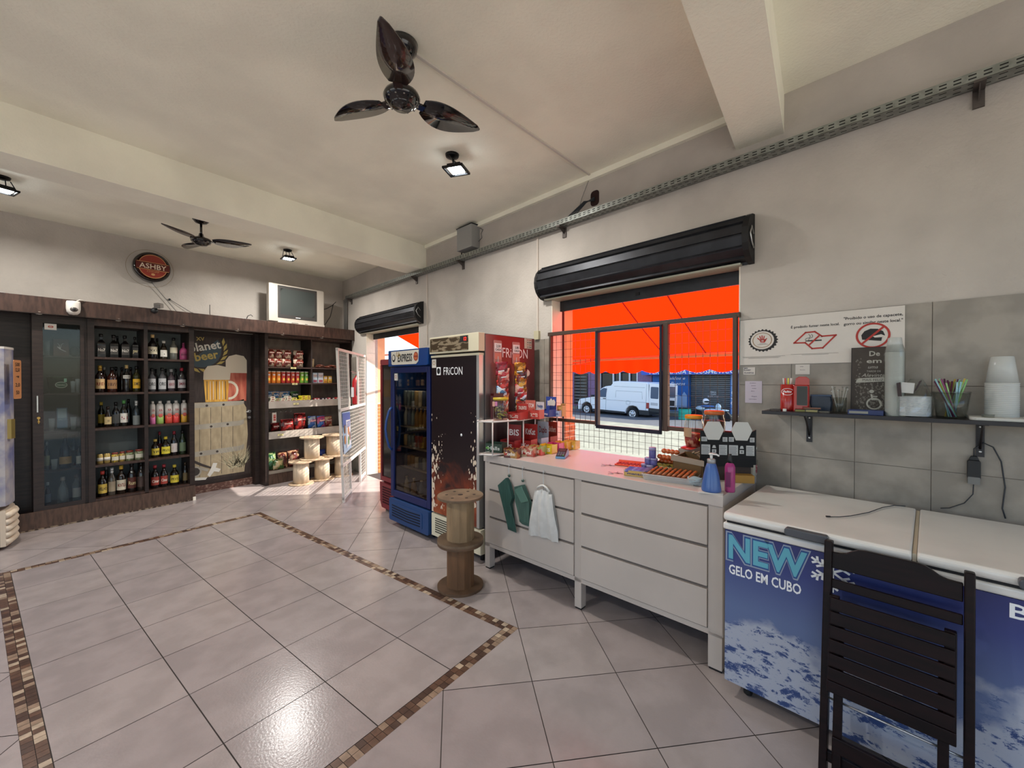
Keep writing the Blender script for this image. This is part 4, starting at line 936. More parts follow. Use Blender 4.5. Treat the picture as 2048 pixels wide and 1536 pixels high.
    g.flat(disc(1.86,.30,.075), y-.002, 9); ring(g, 1.86, .30, .075, .055, y-.0025, 8, 24); g.flat([(1.79,.19),(1.98,.16+.01),(2.0,.20),(1.79,.23)], y-.0028, 3)
    g.flat([(2.0,.23),(2.03,.20),(2.08,.27),(2.14,.25),(2.16,.29),(2.10,.32),(2.12,.38),(2.07,.39),(2.04,.31)], y-.003, 3)
    g.flat([(1.9,.33),(2.0,.28),(2.02,.31),(1.92,.36)], y-.0028, 8); g.flat([(1.795,.50),(1.94,.40),(2.06,.33),(2.05,.31),(1.93,.37),(1.795,.46)], y-.0026, 9)
    rr = random.Random(3)
    for k in range(90):
        a = rr.uniform(R(20), R(150)); L = rr.uniform(.12,.34); x0, z0 = 2.26+rr.uniform(0,.2), .26+rr.uniform(0,.1)
        x1, z1 = min(2.54, x0+L*math.cos(a)), z0+L*math.sin(a); w = .004
        g.add([(x0-w,y-.003,z0),(x0+w,y-.003,z0),(x1,y-.003,z1)], [(0,1,2)], 10)
    g.build('beer_poster', mats, t)
joinery()

# ================================================================ CEILING FANS
fan_blk = mat('gloss_black_fan', '120e0e', .12, coat=.6); fan_smoke = mat('smoked_blade', '33241f', .12, coat=.5)
def fan(x, y, zh, angs, label, mount_lab=None):
    t = thing('ceiling_fan', label, 'ceiling fan', (x, y, H), 0, 'black three-blade ceiling fans')
    b = MB(); b.lathe([(.012,-.075),(.05,-.065),(.078,-.035),(.085,-.002),(0,0)], 0, n=28); b.build('ceiling_cup', fan_blk, t)
    dz = zh-H
    b = MB(); b.cyl((0,0,-.06),(0,0,dz+.03),.0115); b.build('rod', fan_blk, t)
    b = MB(); b.lathe([(.0,dz-.045),(.03,dz-.048),(.06,dz-.040),(.088,dz-.018),(.096,dz),(.09,dz+.018),(.05,dz+.032),(.025,dz+.05),(.02,dz+.075),(0,dz+.075)], 0, n=32)
    for k in range(12):
        a = k*PI/6; b.ell((.082*math.cos(a), .082*math.sin(a), dz-.026), (.005,.005,.003), 1, 8, 6)
    b.lathe([(.0,dz-.056),(.05,dz-.05),(.062,dz-.038),(.06,dz-.03)], 0, n=28)
    b.build('motor_hub', [fan_blk, mat('screw_metal', 'a09a92', .3, metal=.8)], t)
    for k, a in enumerate(angs):
        b = MB(); n = 14; V = []; F = []
        for i in range(n+1):
            f = i/n; r = .115+f*.365; w = (.074*math.sin(PI*min(1,(f*.93+.07))**.75)+.014)*(1 if f < 1 else .3)
            tilt = R(-11); lift = .008*f
            for s, dd in ((-1,0),(1,0),(1,.006),(-1,.006)):
                c = s*w + .018*math.sin(PI*f); V.append((r, c*math.cos(tilt), dz-.005+c*math.sin(tilt)+dd+lift))
        for i in range(n):
            q = i*4
            for j in range(4): F.append((q+j, q+(j+1) % 4, q+4+(j+1) % 4, q+4+j))
        F.append((0,3,2,1)); F.append((n*4, n*4+1, n*4+2, n*4+3))
        xf = Matrix.Rotation(a, 4, 'Z'); b.add(V, F, 0, True, xf)
        b.box(.08,-.022,dz-.012,.125,.022,dz-.002,0,xf)
        bl = b.build('blade', fan_smoke if k == 0 else fan_blk, t)
fan(1.393, 1.779, 3.045, (R(-138), R(-17), R(103)), 'large black three-blade ceiling fan in front of the cross beam')
fan(1.543, 5.408, 3.075, (R(-146), R(-35), R(90)), 'black three-blade ceiling fan near the back wall, beyond the cross beam')
b = MB(); p, q = Vector((1.46, 1.77, H)), Vector((3.235, 1.60, H)); d = (q-p).normalized(); nn = Vector((-d.y, d.x, 0))
b.prism([tuple((p+nn*.009)[:2]), tuple((p-nn*.009)[:2]), tuple((q-nn*.009)[:2]), tuple((q+nn*.009)[:2])], H-.012, H, 0, 'xy')
one(b, 'cable_duct', mat('white_duct', 'd6cfc3', .6), 'thin white cable duct on the ceiling from the large fan to the street wall', 'cable duct')

# ================================================================ ROLL-UP SHUTTER HOUSINGS
def shutter(s0, s1, z0, z1, rail_o, label, dz):
    t = thing('roller_shutter', label, 'shutter', rw((s0+s1)/2, 0, 0), RA, 'rolled-up dark metal shutters over the street openings')
    w = abs(s1-s0)/2; dark = mat('dark_shutter_metal', '303135', .42, metal=.5, var=.15, vscale=9); dk2 = mat('dark_shutter_cap', '0f0e0f', .6)
    cz = (z0+z1)/2; r = (z1-z0)/2
    b = MB(); P = []
    n = 6
    for i in range(n+1):                         # faceted roll of slats, each with a raised lip
        a = PI*.5+PI*i/n; y, z = math.cos(a)*r*.90, cz+math.sin(a)*r
        P.append((y, z)); 
        if i < n:
            a2 = PI*.5+PI*(i+.86)/n; P.append((math.cos(a2-.05)*r*.86, cz+math.sin(a2-.05)*r*.94)); P.append((math.cos(a2)*r*1.0, cz+math.sin(a2)*r*1.06)); P.append((math.cos(a2)*r*.90, cz+math.sin(a2)*r*.98))
    P = [(-.004, z1)] + P + [(-.004, z0)]
    b.prism(P[::-1], -w+.03, w-.035, 0, 'yz'); b.build('rolled_slats', dark, t)
    b = MB(); b.prism([(math.cos(PI*.5+PI*i/10)*r*.99, cz+math.sin(PI*.5+PI*i/10)*r*1.05) for i in range(11)][::-1], w-.035, w, 0, 'yz')
    b2 = MB(); b2.prism([(math.cos(PI*.5+PI*i/10)*r*.9, cz+math.sin(PI*.5+PI*i/10)*r) for i in range(11)][::-1], -w, -w+.03, 0, 'yz'); b2.build('end_cap', dk2, t)
    b.tube([(w+.004,-.05,cz+.02),(w+.006,-.09,cz+.06),(w+.006,-.12,cz+.01),(w+.006,-.09,cz-.04),(w+.006,-.05,cz-.07)], .006, 1, 6)
    b.build('end_cap', [dk2, _M['steel']], t)
    b = MB(); b.box(-w+.05, -.05, z0-.008, w-.07, .10, z0+.004, 1); b.box(-w+.06, .12, z0-dz, w-.10, .145, z0+.02, 0); b.build('bottom_bar', [dark, mat('pale_slat_edge', 'a5a394', .4, metal=.4)], t)  # pale strip: light on the lowest slat put into its colour
    b = MB(); b.box(.0,.112,z0-dz*.62,.035,.12,z0-dz*.40); b.build('lock_plate', dk2, t)
    b = MB()
    b.box(-w+.065, .152, 0, -w+.10, .196, z0+.05); b.build('guide_rail', dk2, t)
shutter(2.62, .80, 2.318, 2.625, -.17, 'long rolled-up dark metal shutter above the shop window', .10)
shutter(6.62, 4.74, 2.318, 2.60, -.17, 'rolled-up dark metal shutter above the street door', .09)

# ================================================================ CABLE TRAY, BOXES, CONDUITS
def tray():
    t = thing('cable_tray', 'perforated metal cable tray running along the street wall below the ceiling', 'cable tray', rw(0, 0, 0), RA)
    galv = mat('galvanised_steel', '8f928c', .42, metal=.6, var=.15, vscale=20); slot = mat('slot_black', '1b1b1a', .9)
    b = MB(); y1 = -.10; y0 = -.012; z = 2.955; x0, x1 = -7.05, 2.3
    b.box(x0, y1, z, x1, y0, z+.003); b.box(x0, y1, z, x1, y1+.003, z+.045); b.box(x0, y0-.003, z, x1, y0, z+.045)
    b.build('channel', galv, t)
    b = MB(); k = 0; x = x0+.02
    while x < 1.2:
        for zz in (z+.012, z+.028): b.add([(x, y1-.0006, zz), (x+.026, y1-.0006, zz), (x+.026, y1-.0006, zz+.006), (x, y1-.0006, zz+.006)], [(0,1,2,3)])
        for yy in (-.085, -.045): b.add([(x, yy, z-.0006), (x+.026, yy, z-.0006), (x+.026, yy+.007, z-.0006), (x, yy+.007, z-.0006)], [(3,2,1,0)])
        x += .048
    tag(b.build('slots', slot, t), kind='stuff')
    for s in (7.0, 5.0-.1, 3.87, 2.36, -.16):
        b = MB(); b.box(-s-.02, -.105, z-.012, -s+.02, 0, z); b.box(-s-.02, -.012, z-.09, -s+.02, 0, z); b.prism([(-.09,z-.012),(-.012,z-.06),(-.012,z-.012)], -s-.002, -s+.002, 0, 'yz'); b.build('bracket', mat('dull_bracket', '5b5450', .5, metal=.5), t)
    rr = random.Random(11)
    for k in range(6):
        b = MB(); x = x0; P = []
        while x < 1.3: P.append((x, -.03-.01*k+rr.uniform(-.006,.006), z+.012+rr.uniform(0,.02))); x += .25
        b.tube(P, .005, 0, 5); b.build('cable', [_M['cable_black']] if k % 2 else [mat('cable_grey','6e6d69',.6)], t)
    b = MB()
    for k in range(4): b.tube([(-7.05, -.03-.015*k, 2.97), (-7.13-.01*k, -.03-.015*k, 2.94), (-7.16-.012*k, -.02-.012*k, 2.85), (-7.165-.012*k, -.02-.01*k, 2.42)], .011, 0, 8)
    b.build('cable_drop', mat('conduit_grey', '6a6762', .6), t)
tray()
t = thing('junction_box', 'grey metal junction box high on the street wall above the cable tray', 'electrical box', rw(3.71, 0, 0), RA)
b = MB(); b.box(-.135, -.12, 3.045, .135, -.0, 3.30); b.build('box_body', mat('grey_box', '9a9a97', .5, metal=.2), t, bevel=.004)
b = MB(); b.box(-.145, -.124, 3.298, .145, 0, 3.306); b.box(-.163, -.05, 3.215, -.137, -.02, 3.30); b.tube([(-.15,-.04,3.22),(-.15,-.04,3.0)], .006, 0, 6); b.build('hood', black_pl, t)
b = MB(); b.ell((.1,-.122,3.15),(.006,.004,.006)); b.build('latch', _M['steel'], t)
b = MB(); b.tube([(.135,-.02,3.12),(.19,-.015,3.15),(.17,-.01,3.20),(.20,-.01,3.24),(.15,-.01,3.27)], .003, 0, 5); one(b, 'loose_wire', _M['cable_black'], 'thin loose wire beside the grey junction box', 'wire', rw(3.71,0,0), RA)
t = thing('wall_wiring', 'open wall hole with dark cables curling down into the cable tray', 'wiring', rw(2.03, 0, 0), RA)
b = MB(); b.prism(rrect(-.045, 3.06, .04, 3.19, .03), -.004, -.001, 0); b.build('wall_hole', mat('burnt_red', '2c1512', .9), t)
for k in range(4):
    b = MB(); b.tube([(0,-.01,3.13-.01*k),(-.06,-.05-.01*k,3.09),(-.17-.03*k,-.04,3.03),(-.3-.02*k,-.05,2.985)], .005, 0, 6); b.build('cable', _M['cable_black'], t)
b = MB(); b.tube([(-.02,-.02,3.32),(-.06,-.02,3.28),(-.13,-.015,3.16),(-.17,-.02,3.04),(-.15,-.03,2.99)], .0025, 0, 5); b.build('thin_cable', _M['cable_grey'], t)
for s, z0, z1, lab in ((4.646, 2.02, 2.95, 'thin vertical conduit on the street wall between the street door and the dark fridge'), (2.69, 2.02, 2.95, 'thin vertical conduit on the street wall left of the shop window')):
    t = thing('wall_conduit', lab, 'conduit', rw(s, 0, 0), RA)
    b = MB(); b.box(-.008, -.012, z0, .008, 0, z1); b.build('duct', mat('painted_duct', 'c3b8ac', .7), t)
    if s < 3:
        b = MB(); b.prism(rrect(-.03, 1.95, .03, 2.035, .006), -.03, -.0, 0); b.build('socket_box', mat('yellowed_plastic', 'b6ad90', .5), t)

# ================================================================ WINDOW GRILLE
brown = mat('brown_painted_steel', '4b3a30', .45, metal=.2); wire_m = mat('mesh_wire', '3b3733', .5, metal=.3)
def mesh_grid(b, x0, x1, z0, z1, y, px, pz, r=.0012):
    n = max(1, round((x1-x0)/px)); m = max(1, round((z1-z0)/pz))
    for i in range(1, n): x = x0+(x1-x0)*i/n; b.box(x-r, y-r, z0, x+r, y+r, z1)
    for j in range(1, m): z = z0+(z1-z0)*j/m; b.box(x0, y-r-.002, z-r, x1, y+r-.002, z+r)
def grille():
    t = thing('window_grille', 'brown steel frame with square wire mesh fixed across the shop window', 'grille', rw(0, .02, 0), RA)
    L, M1, M2, Rr = -2.505, -1.985, -1.40, -.89; zt, zb = 1.975, 1.20
    b = MB(); b.box(L-.03, -.018, zt-.005, Rr+.012, .018, zt+.028); b.box(L, -.015, zb-.028, M1, .015, zb); b.box(M2, -.015, zb-.022, Rr, .015, zb+.008)
    b.build('rail', brown, t, bevel=.003)
    for x, w, z0 in ((L-.012, .02, .96), (M1-.02, .03, zb-.04), (M2-.005, .042, zb-.03), (Rr-.03, .026, .96)):
        b = MB(); b.box(x, -.02, z0, x+w, .02, zt+.01); b.build('post', brown, t, bevel=.003)
    b = MB(); mesh_grid(b, L+.008, M1-.02, zb, zt, 0, .057, .0735); tag(b.build('wire_mesh', wire_m, t), kind='stuff')
    b = MB(); mesh_grid(b, M2+.037, Rr-.03, zb+.008, zt, 0, .050, .077); tag(b.build('wire_mesh', wire_m, t), kind='stuff')
    b = MB(); mesh_grid(b, L+.008, Rr-.03, .96, zb-.03, 0, .053, .050); tag(b.build('wire_mesh', wire_m, t), kind='stuff')
    f = MB(); f.box(M1+.01, -.034, zb-.055, M2-.004, -.02, zb-.025); f.box(M1+.0, -.034, zb-.055, M1+.018, -.02, zt-.01); f.box(M2-.022, -.034, zb-.055, M2-.004, -.02, zt-.01); f.box(M1, -.034, zt-.02, M2-.004, -.02, zt-.004)
    f.build('sliding_sash', mat('navy_steel', '1c1b2c', .4, metal=.3), t)
grille()

# ================================================================ GATE LEANING BY THE SNACKS
def gate():
    t = thing('mesh_gate', 'white metal gate with wire mesh leaning beside the snack shelving', 'gate', (2.852, 4.819, 0), R(46.86))
    wm = mat('white_gate_paint', 'cfc6bc', .45); n_ = .075
    LEN = 1.53
    def Q(x, z): k = (1-x/LEN)*n_*z/1.96; return (x, k, z)
    def bar(x0, z0, x1, z1, r=.017):
        b = MB(); p, q = Vector(Q(x0, z0)), Vector(Q(x1, z1)); d = (q-p).normalized(); s = Vector((0,1,0)).cross(d).normalized()*r; o = Vector((0,r*.8,0))
        V = [p-s-o, p+s-o, p+s+o, p-s+o, q-s-o, q+s-o, q+s+o, q-s+o]
        b.add(V, [(0,3,2,1),(4,5,6,7),(0,1,5,4),(1,2,6,5),(2,3,7,6),(3,0,4,7)]); return b
    for x, z0, z1 in ((.017,0,1.955),(LEN-.017,0.0,1.96),(.44,0,.46),(1.10,0,.46)): bar(x, z0, x, z1).build('upright', wm, t)
    for x in (.50, 1.03): bar(x, 1.19, x, 1.95, .014).build('upright', wm, t)
    for z, a, e in ((1.945,0,LEN),(1.17,0,LEN),(.46,0,LEN),(.05,0,.44),(.05,1.10,LEN)): bar(a, z, e, z).build('rail', wm, t)
    def mesh(x0, x1, z0, z1):
        b = MB(); n = round((x1-x0)/.05); m = round((z1-z0)/.05); r = .0017
        for i in range(1, n):
            x = x0+(x1-x0)*i/n; p, q = Q(x, z0), Q(x, z1); b.add([(p[0]-r,p[1]-.003,p[2]),(p[0]+r,p[1]-.003,p[2]),(q[0]+r,q[1]-.003,q[2]),(q[0]-r,q[1]-.003,q[2]),(p[0]-r,p[1]+.003,p[2]),(p[0]+r,p[1]+.003,p[2]),(q[0]+r,q[1]+.003,q[2]),(q[0]-r,q[1]+.003,q[2])], [(0,1,2,3),(7,6,5,4),(1,5,6,2),(4,0,3,7)])
        for j in range(1, m):
            z = z0+(z1-z0)*j/m; p, q = Q(x0, z), Q(x1, z); b.add([(p[0],p[1]-.002,z-r),(q[0],q[1]-.002,z-r),(q[0],q[1]-.002,z+r),(p[0],p[1]-.002,z+r),(p[0],p[1]+.002,z-r),(q[0],q[1]+.002,z-r),(q[0],q[1]+.002,z+r),(p[0],p[1]+.002,z+r)], [(0,1,2,3),(7,6,5,4),(3,2,6,7),(4,5,1,0)])
        tag(b.build('wire_mesh', mat('white_mesh_wire', 'b9b2a8', .5), t), kind='stuff')
    mesh(.03,.49,1.19,1.93); mesh(1.04,LEN-.03,1.19,1.93); mesh(.03,LEN-.03,.47,1.16); mesh(.03,.43,.06,.45); mesh(1.11,LEN-.03,.06,.45)
    s = thing('ice_cream_poster', 'blue and white ice cream poster hanging on the white mesh gate', 'poster', (2.852, 4.819, 0), R(46.86))
    b = MB(); b.add([Q(.05,.60), Q(.47,.63), Q(.44,1.13), Q(.03,1.14)], [(0,1,2,3)], 0, False, Matrix.Translation((0,-.02,0)))
    b.add([Q(.05,.60), Q(.47,.63), Q(.44,1.13), Q(.03,1.14)], [(3,2,1,0)], 0, False, Matrix.Translation((0,-.017,0)))
    xf = Matrix.Translation((0,-.0,0))
    def pl(P, m, o=-.023): b.add([(Q(x,z)[0], Q(x,z)[1]+o, z) for x, z in P], [tuple(range(len(P)))], m)
    pl([(.05,.95),(.44,.97),(.43,1.12),(.04,1.13)], 1); pl([(.2,.66),(.43,.68),(.42,1.02),(.2,1.03)], 2, -.024)
    for cx, cz, c in ((.12,.78,3),(.12,.92,4),(.30,.75,5),(.31,.88,3),(.38,.80,4)): pl(disc(cx,cz,.035,.06,14), c, -.026)
    for k in range(4): pl([(.23,.93+k*.02),(.40,.935+k*.02),(.40,.945+k*.02),(.23,.94+k*.02)], 1, -.027)
    b.build('poster_sheet', [mat('poster_pale_blue','a9c4dc',.4), mat('poster_royal','3457a8',.4), txt_white, mat('ice_orange','d98a3c',.5), mat('ice_brown','8a5632',.5), mat('ice_green','5f9a4c',.5)], s)
gate()
t = thing('fire_extinguisher', 'red fire extinguisher with a black hose on the wall behind the mesh gate', 'fire extinguisher', rw(6.60, .09, 1.16), RA)
b = MB(); b.lathe([(.0,0),(.07,0),(.078,.02),(.078,.36),(.06,.42),(.03,.45),(.03,.47),(0,.47)], 0, n=24); b.build('cylinder', mat('extinguisher_red', 'b3262a', .3, coat=.4), t)
b = MB(); b.cyl((0,0,.47),(0,0,.51),.018); b.box(-.02,-.09,.505,.02,.02,.52); b.box(-.015,-.1,.53,.015,.02,.54); b.build('valve', _M['steel'], t)
b = MB(); b.tube([(.02,0,.5),(.09,-.01,.56),(.12,-.03,.50),(.11,-.05,.36),(.09,-.05,.15)], .01, 0, 8); b.build('hose', black_pl, t)
b = MB(); b.prism([(-.05,.12),(.05,.12),(.05,.28),(-.05,.28)], -.0805, -.079, 0); b.build('label_panel', txt_white, t)
b = MB(); b.box(-.03, .078, .2, .03, .086, .34); b.build('wall_bracket', black_pl, t)
t = thing('safety_sign', 'red and white sign on the wall below the fire extinguisher', 'sign', rw(6.60, .012, .86), RA)
b = MB(); b.box(-.09, -.003, 0, .09, 0, .25, 0); b.box(-.08,-.005,.01,.08,-.003,.11,1); b.box(-.08,-.005,.14,.08,-.003,.24,1); b.build('plate', [mat('sign_red', 'b8413c', .5), txt_white], t)

# ================================================================ WALL SIGNS
def signs():
    t = thing('wall_notice', 'wide white prohibition notice with three pictograms on the wall right of the shop window', 'sign', rw(.88, .012, 0), RA)
    wp = mat('notice_white', 'cfc8bf', .55, var=.02); blk = mat('notice_black', '1f1c1c', .6); red = mat('notice_red', 'a8322a', .6); cream = mat('notice_cream', 'd8cfb8', .6); tan = mat('notice_tan', '8a6a42', .6); pal = mat('notice_grey', '8c857d', .6)
    b = MB(); b.box(0, -.003, 1.652, .79, 0, 1.946, 0); sh = b.build('board', [wp], t)
    g = MB(); y = -.0036
    # bottle cap with a raised hand
    cx, cz = .133, 1.806; P = []
    for i in range(96):
        a = 2*PI*i/96; r = .084 if i % 4 < 2 else .077; P.append((cx+r*math.cos(a), cz+r*math.sin(a)*.86))
    g.flat(P, y, 1); g.flat(disc(cx-.004, cz+.002, .066, .058), y-.0004, 0); ring(g, cx-.004, cz+.002, .055, .051, y-.0008, 4, 40, .88); g.flat(disc(cx-.004, cz+.002, .05, .044), y-.0006, 0)
    g.flat([(cx-.014,cz-.012),(cx+.010,cz-.014),(cx+.020,cz+.002),(cx+.016,cz+.008),(cx-.018,cz+.008)], y-.001, 2)
    for dx, dz, ang in ((-.028,.018,128),(-.015,.030,108),(-.002,.033,92),(.011,.028,74),(.026,.012,40)):
        a = R(ang); L = .017; w = .0032; ex, ez = cx-.003+dx, cz+dz
        g.add([(ex-w*math.sin(a), y-.001, ez+w*math.cos(a)), (ex+w*math.sin(a), y-.001, ez-w*math.cos(a)), (cx-.002+dx*.45+w*math.sin(a), y-.001, cz+.002-w*math.cos(a)), (cx-.002+dx*.45-w*math.sin(a), y-.001, cz+.002+w*math.cos(a))], [(0,1,2,3)], 2)
    g.text('18', cx-.002, cz-.002, .011, y-.0016, 0, bold=.03); g.box(cx-.03, y-.0012, cz-.026, cx+.03, y-.001, cz-.0245, 1); g.box(cx-.02, y-.0012, cz-.021, cx+.02, y-.001, cz-.0195, 1)
    # no smoking emblem shaped as an angular S
    A = [(-.112,-.012),(-.048,.052),(.002,.054),(.04,.022),(.112,.024),(.045,-.052),(-.012,-.054),(-.05,-.014)]
    ox, oz = .402, 1.790
    def stroke(P, w, m, closed=True, yy=None):
        n = len(P)
        for i in range(n if closed else n-1):
            (x0,z0),(x1,z1) = P[i],P[(i+1)%n]; d = math.hypot(x1-x0,z1-z0); ex,ez = (x1-x0)/d*w/2,(z1-z0)/d*w/2
            g.add([(x0-ex-ez, yy, z0-ez+ex),(x0-ex+ez, yy, z0-ez-ex),(x1+ex+ez, yy, z1+ez-ex),(x1+ex-ez, yy, z1+ez+ex)], [(0,1,2,3)], m)
    stroke([(ox+x*.9, oz+z*.92) for x, z in A], .0085, 2, True, y-.0006); stroke([(ox-.028, oz-.03),(ox+.026,oz+.028)], .0085, 2, False, y-.0012)
    g.box(ox-.035, y-.0010, oz-.006, ox+.035, y-.0006, oz+.001, 1); g.box(ox-.043, y-.0010, oz-.006, ox-.037, y-.0006, oz+.001, 1)
    for k in (0, 1): stroke([(ox-.045+k*.016,oz+.004),(ox-.04+k*.016,oz+.012),(ox-.022+k*.012,oz+.017),(ox-.02+k*.012,oz+.026),(ox-.028+k*.014,oz+.036)], .0022, 1, False, y-.001)
    # no helmet emblem
    hx, hz = .663, 1.797
    ring(g, hx, hz, .072, .062, y-.0008, 2, 44, .97)
    g.flat([(hx-.045+.0,hz-.02),(hx+.035,hz-.032),(hx+.038,hz-.012),(hx+.05,hz-.002),(hx+.042,hz+.02),(hx+.02,hz+.035),(hx-.01,hz+.038),(hx-.035,hz+.026),(hx-.048,hz+.005)], y-.0004, 1)
    g.flat([(hx+.0,hz-.004),(hx+.034,hz+.004),(hx+.048,hz-.004),(hx+.037,hz-.012),(hx+.008,hz-.012)], y-.0006, 0)
    stroke([(hx-.046,hz-.044),(hx+.046,hz+.046)], .010, 2, False, y-.001)
    g.text('É proibido fumar neste local.', .402, 1.876, .0145, y, 1, w=.235, bold=.02)
    g.text('"Proibido o uso de capacete,', .660, 1.902, .0155, y, 1, w=.245, bold=.02); g.text('gorro ou similar neste local."', .660, 1.871, .0155, y, 1, w=.245, bold=.02)
    for x0, x1, z in ((.015,.255,1.703),(.02,.23,1.698),(.05,.22,1.693),(.285,.515,1.709),(.34,.47,1.704)): g.box(x0, y-.0004, z, x1, y, z+.0018, 5)
    g.build('print', [wp, blk, red, cream, tan, pal], sh)
    for s, z, w, h, lab, lines, big in ((.826,1.612,.07,.048,'small white handwritten note under the left end of the wide notice', ['N 22','PLANET','FUNCIONARIOS'], 1), (.80,1.475,.098,.142,'lilac handwritten note on the wall left of the shelf', ['Aceitamos','cartoes','credito','debito','','Obrigado','volte sempre'], 0), (.536,1.617,.072,.06,'white printed note half hidden behind the red straw dispenser', ['aviso','horario'], 0)):
        b = MB(); b.box(-w/2, -.0012, -h/2, w/2, 0, h/2, 0)
        if big: b.text('PLANET', -.01, .006, .0085, -.0018, 1, bold=.02); b.text('BEER', -.018, .018, .0075, -.0018, 1, bold=.02); b.text('PLANETAS', 0, -.012, .0085, -.0018, 1, w=.055, bold=.02)
        else:
            n = len(lines)
            for i, l in enumerate(lines): 
                if l: b.text(l, (i % 3-1)*.004, h/2-.012-i*(h-.02)/n, .0062, -.0018, 1, shear=.3)
        one(b, 'paper_note', [mat('note_white', 'c8c2ba', .7) if s != .80 else mat('note_lilac', 'bdb4bf', .7), mat('pen_ink', '3b3550', .7)], lab, 'note', rw(s, .012, z), RA)
signs()

# ================================================================ WALL SHELF AND WHAT STANDS ON IT
SZ = 1.372
blk_shelf = mat('black_shelf_board', '1e1b1e', .4)
t = thing('wall_shelf', 'black wall shelf on two brackets to the right of the shop window', 'shelf', rw(.69, 0, 0), RA)
b = MB(); b.box(0, -.26, SZ-.019, 1.35, -.012, SZ); b.build('board', blk_shelf, t, bevel=.001)
for x in (.19, .865):
    b = MB(); b.box(x-.014, -.017, SZ-.19, x+.014, -.012, SZ-.019); b.box(x-.014, -.22, SZ-.024, x+.014, -.012, SZ-.019); b.tube([(x,-.15,SZ-.026),(x,-.10,SZ-.06),(x,-.016,SZ-.15)], .005, 0, 6)
    b.ell((x,-.018,SZ-.045),(.006,.003,.006),1); b.ell((x,-.018,SZ-.165),(.006,.003,.006),1); b.build('bracket', [blk_shelf, _M['steel']], t)
def sh(s, off=.13, z=SZ): return rw(s, off, z)
red_pl = mat('red_dispenser', 'a3221c', .25, coat=.5); clear = glass_mat('clear_plastic', 'eef0ee', .9, .08)
frost = mat('frosted_plastic', 'c9cbc6', .3, alpha=.75)
def milky(name, c, a, rough=.3):
    m = mat(name, c, rough, alpha=a); return m
t = thing('straw_dispenser', 'red napkin and straw dispenser with an oval logo on the wall shelf', 'dispenser', sh(.545, .12), RA+R(12))
b = MB(); b.prism(rrect(-.02, -.045, .06, .045, .012), .0, .15, 0, 'xy'); b.prism([(-.01+.0,.15),(.06,.15),(.06,.185),(.045,.2),(.01,.2),(-.005,.19)], -.045, .045, 0); b.build('napkin_box', red_pl, t, bevel=.003)
b = MB(); b.lathe([(.0,0),(.034,0),(.036,.01),(.036,.155),(.033,.155),(.033,.14),(0,.14)], 0, c=(-.045,-.01,0), n=26); sc_ = b.build('straw_cup', red_pl, t)
b = MB(); b.prism(rrect(.0,.035,.05,.145,.004), -.048, -.0455, 0); b.build('front_window', mat('dark_window', '17191c', .15), t)
b = MB()
for i in range(13):
    a0, a1 = R(-160+i*10), R(-150+i*10)
xs = Matrix.Translation((-.045, -.01, 0))
V = []; n = 28
for q in (1.0, .90):
    for i in range(n):
        a = 2*PI*i/n; u = .034*q*math.cos(a); z = .112+.02*q*math.sin(a); th = -PI/2+u/.0365; V.append((-.045+.0366*math.cos(th), -.01+.0366*math.sin(th), z))
b.add(V, [(i,(i+1)%n,n+(i+1)%n,n+i) for i in range(n)], 0)
TV, TF = text_geo('Palito', .015, .3); V = []
for p in TV:
    u = (p[0]-1.25)*.020; th = -PI/2+u/.0367; V.append((-.045+.0367*math.cos(th), -.01+.0367*math.sin(th), .107+p[1]*.018))
b.add(V, TF, 0); b.build('oval_logo', txt_white, t)
for i in range(9):
    a = i*.7; x, y = -.045+.018*math.cos(a), -.01+.018*math.sin(a); c = ('e3dfd8','c9423a','d9cf4a','e3dfd8','b9a8c8')[i % 5]
    b = MB(); b.cyl((x,y,.142),(x+.004*math.cos(a),y+.004*math.sin(a),.192),.0035,n=8)
    one(b, 'drinking_straw', mat('straw_'+c, c, .4), f"{ {'e3dfd8':'white','c9423a':'red','d9cf4a':'yellow','b9a8c8':'lilac'}[c]} straw standing in the red dispenser at the left of the wall shelf", 'straw', sh(.545,.12), RA+R(12), 'straws in the red dispenser')
def flatpack(s, off, w, d, h, rz, c, lab, cat='packet', name='cigarette_paper_pack', txt=None, z=SZ, tc='e0ddd0'):
    b = MB(); b.box(-w/2,-d/2,0,w/2,d/2,h,0); b.box(-w/2+.004,-d/2-.0006,h*.2,w/2-.004,-d/2,h*.8,1)
    if txt: b.text(txt, 0, h*.5, h*.45, -d/2-.001, 2, bold=.02)
    return one(b, name, [mat('pk_'+c, c, .45), mat('pk2_'+tc, tc, .5), black_pl], lab, cat, sh(s, off, z), RA+R(rz), None)
flatpack(.63, .215, .055, .03, .010, 5, '2a2320', 'dark lighter case lying at the left tip of the wall shelf', name='lighter_case', tc='4a3f38')
flatpack(.585,.21,.016,.016,.014,0,'d8d4cc','tiny white cube at the left tip of the wall shelf','dice','small_dice')
flatpack(.505, .20, .06, .03, .014, -4, '3d3a22', 'dark green rolling paper pack in front of the red dispenser', tc='7f7a3c')
flatpack(.455, .215, .06, .03, .018, 3, '23201b', 'black rolling paper pack with a gold border on the wall shelf', tc='8f8658')
flatpack(.405, .205, .06, .03, .012, -3, '24221f', 'rightmost black rolling paper pack in the row on the wall shelf', tc='5a554a')
flatpack(.46, .19, .08, .018, .008, 18, '6b4a3a', 'brown wooden stick lying across the rolling paper packs on the wall shelf', name='wooden_stick', z=SZ+.018, tc='8a5a44')
t = thing('tea_tin', 'small dark blue pouch standing behind the rolling paper packs on the wall shelf', 'pouch', sh(.43, .09), RA)
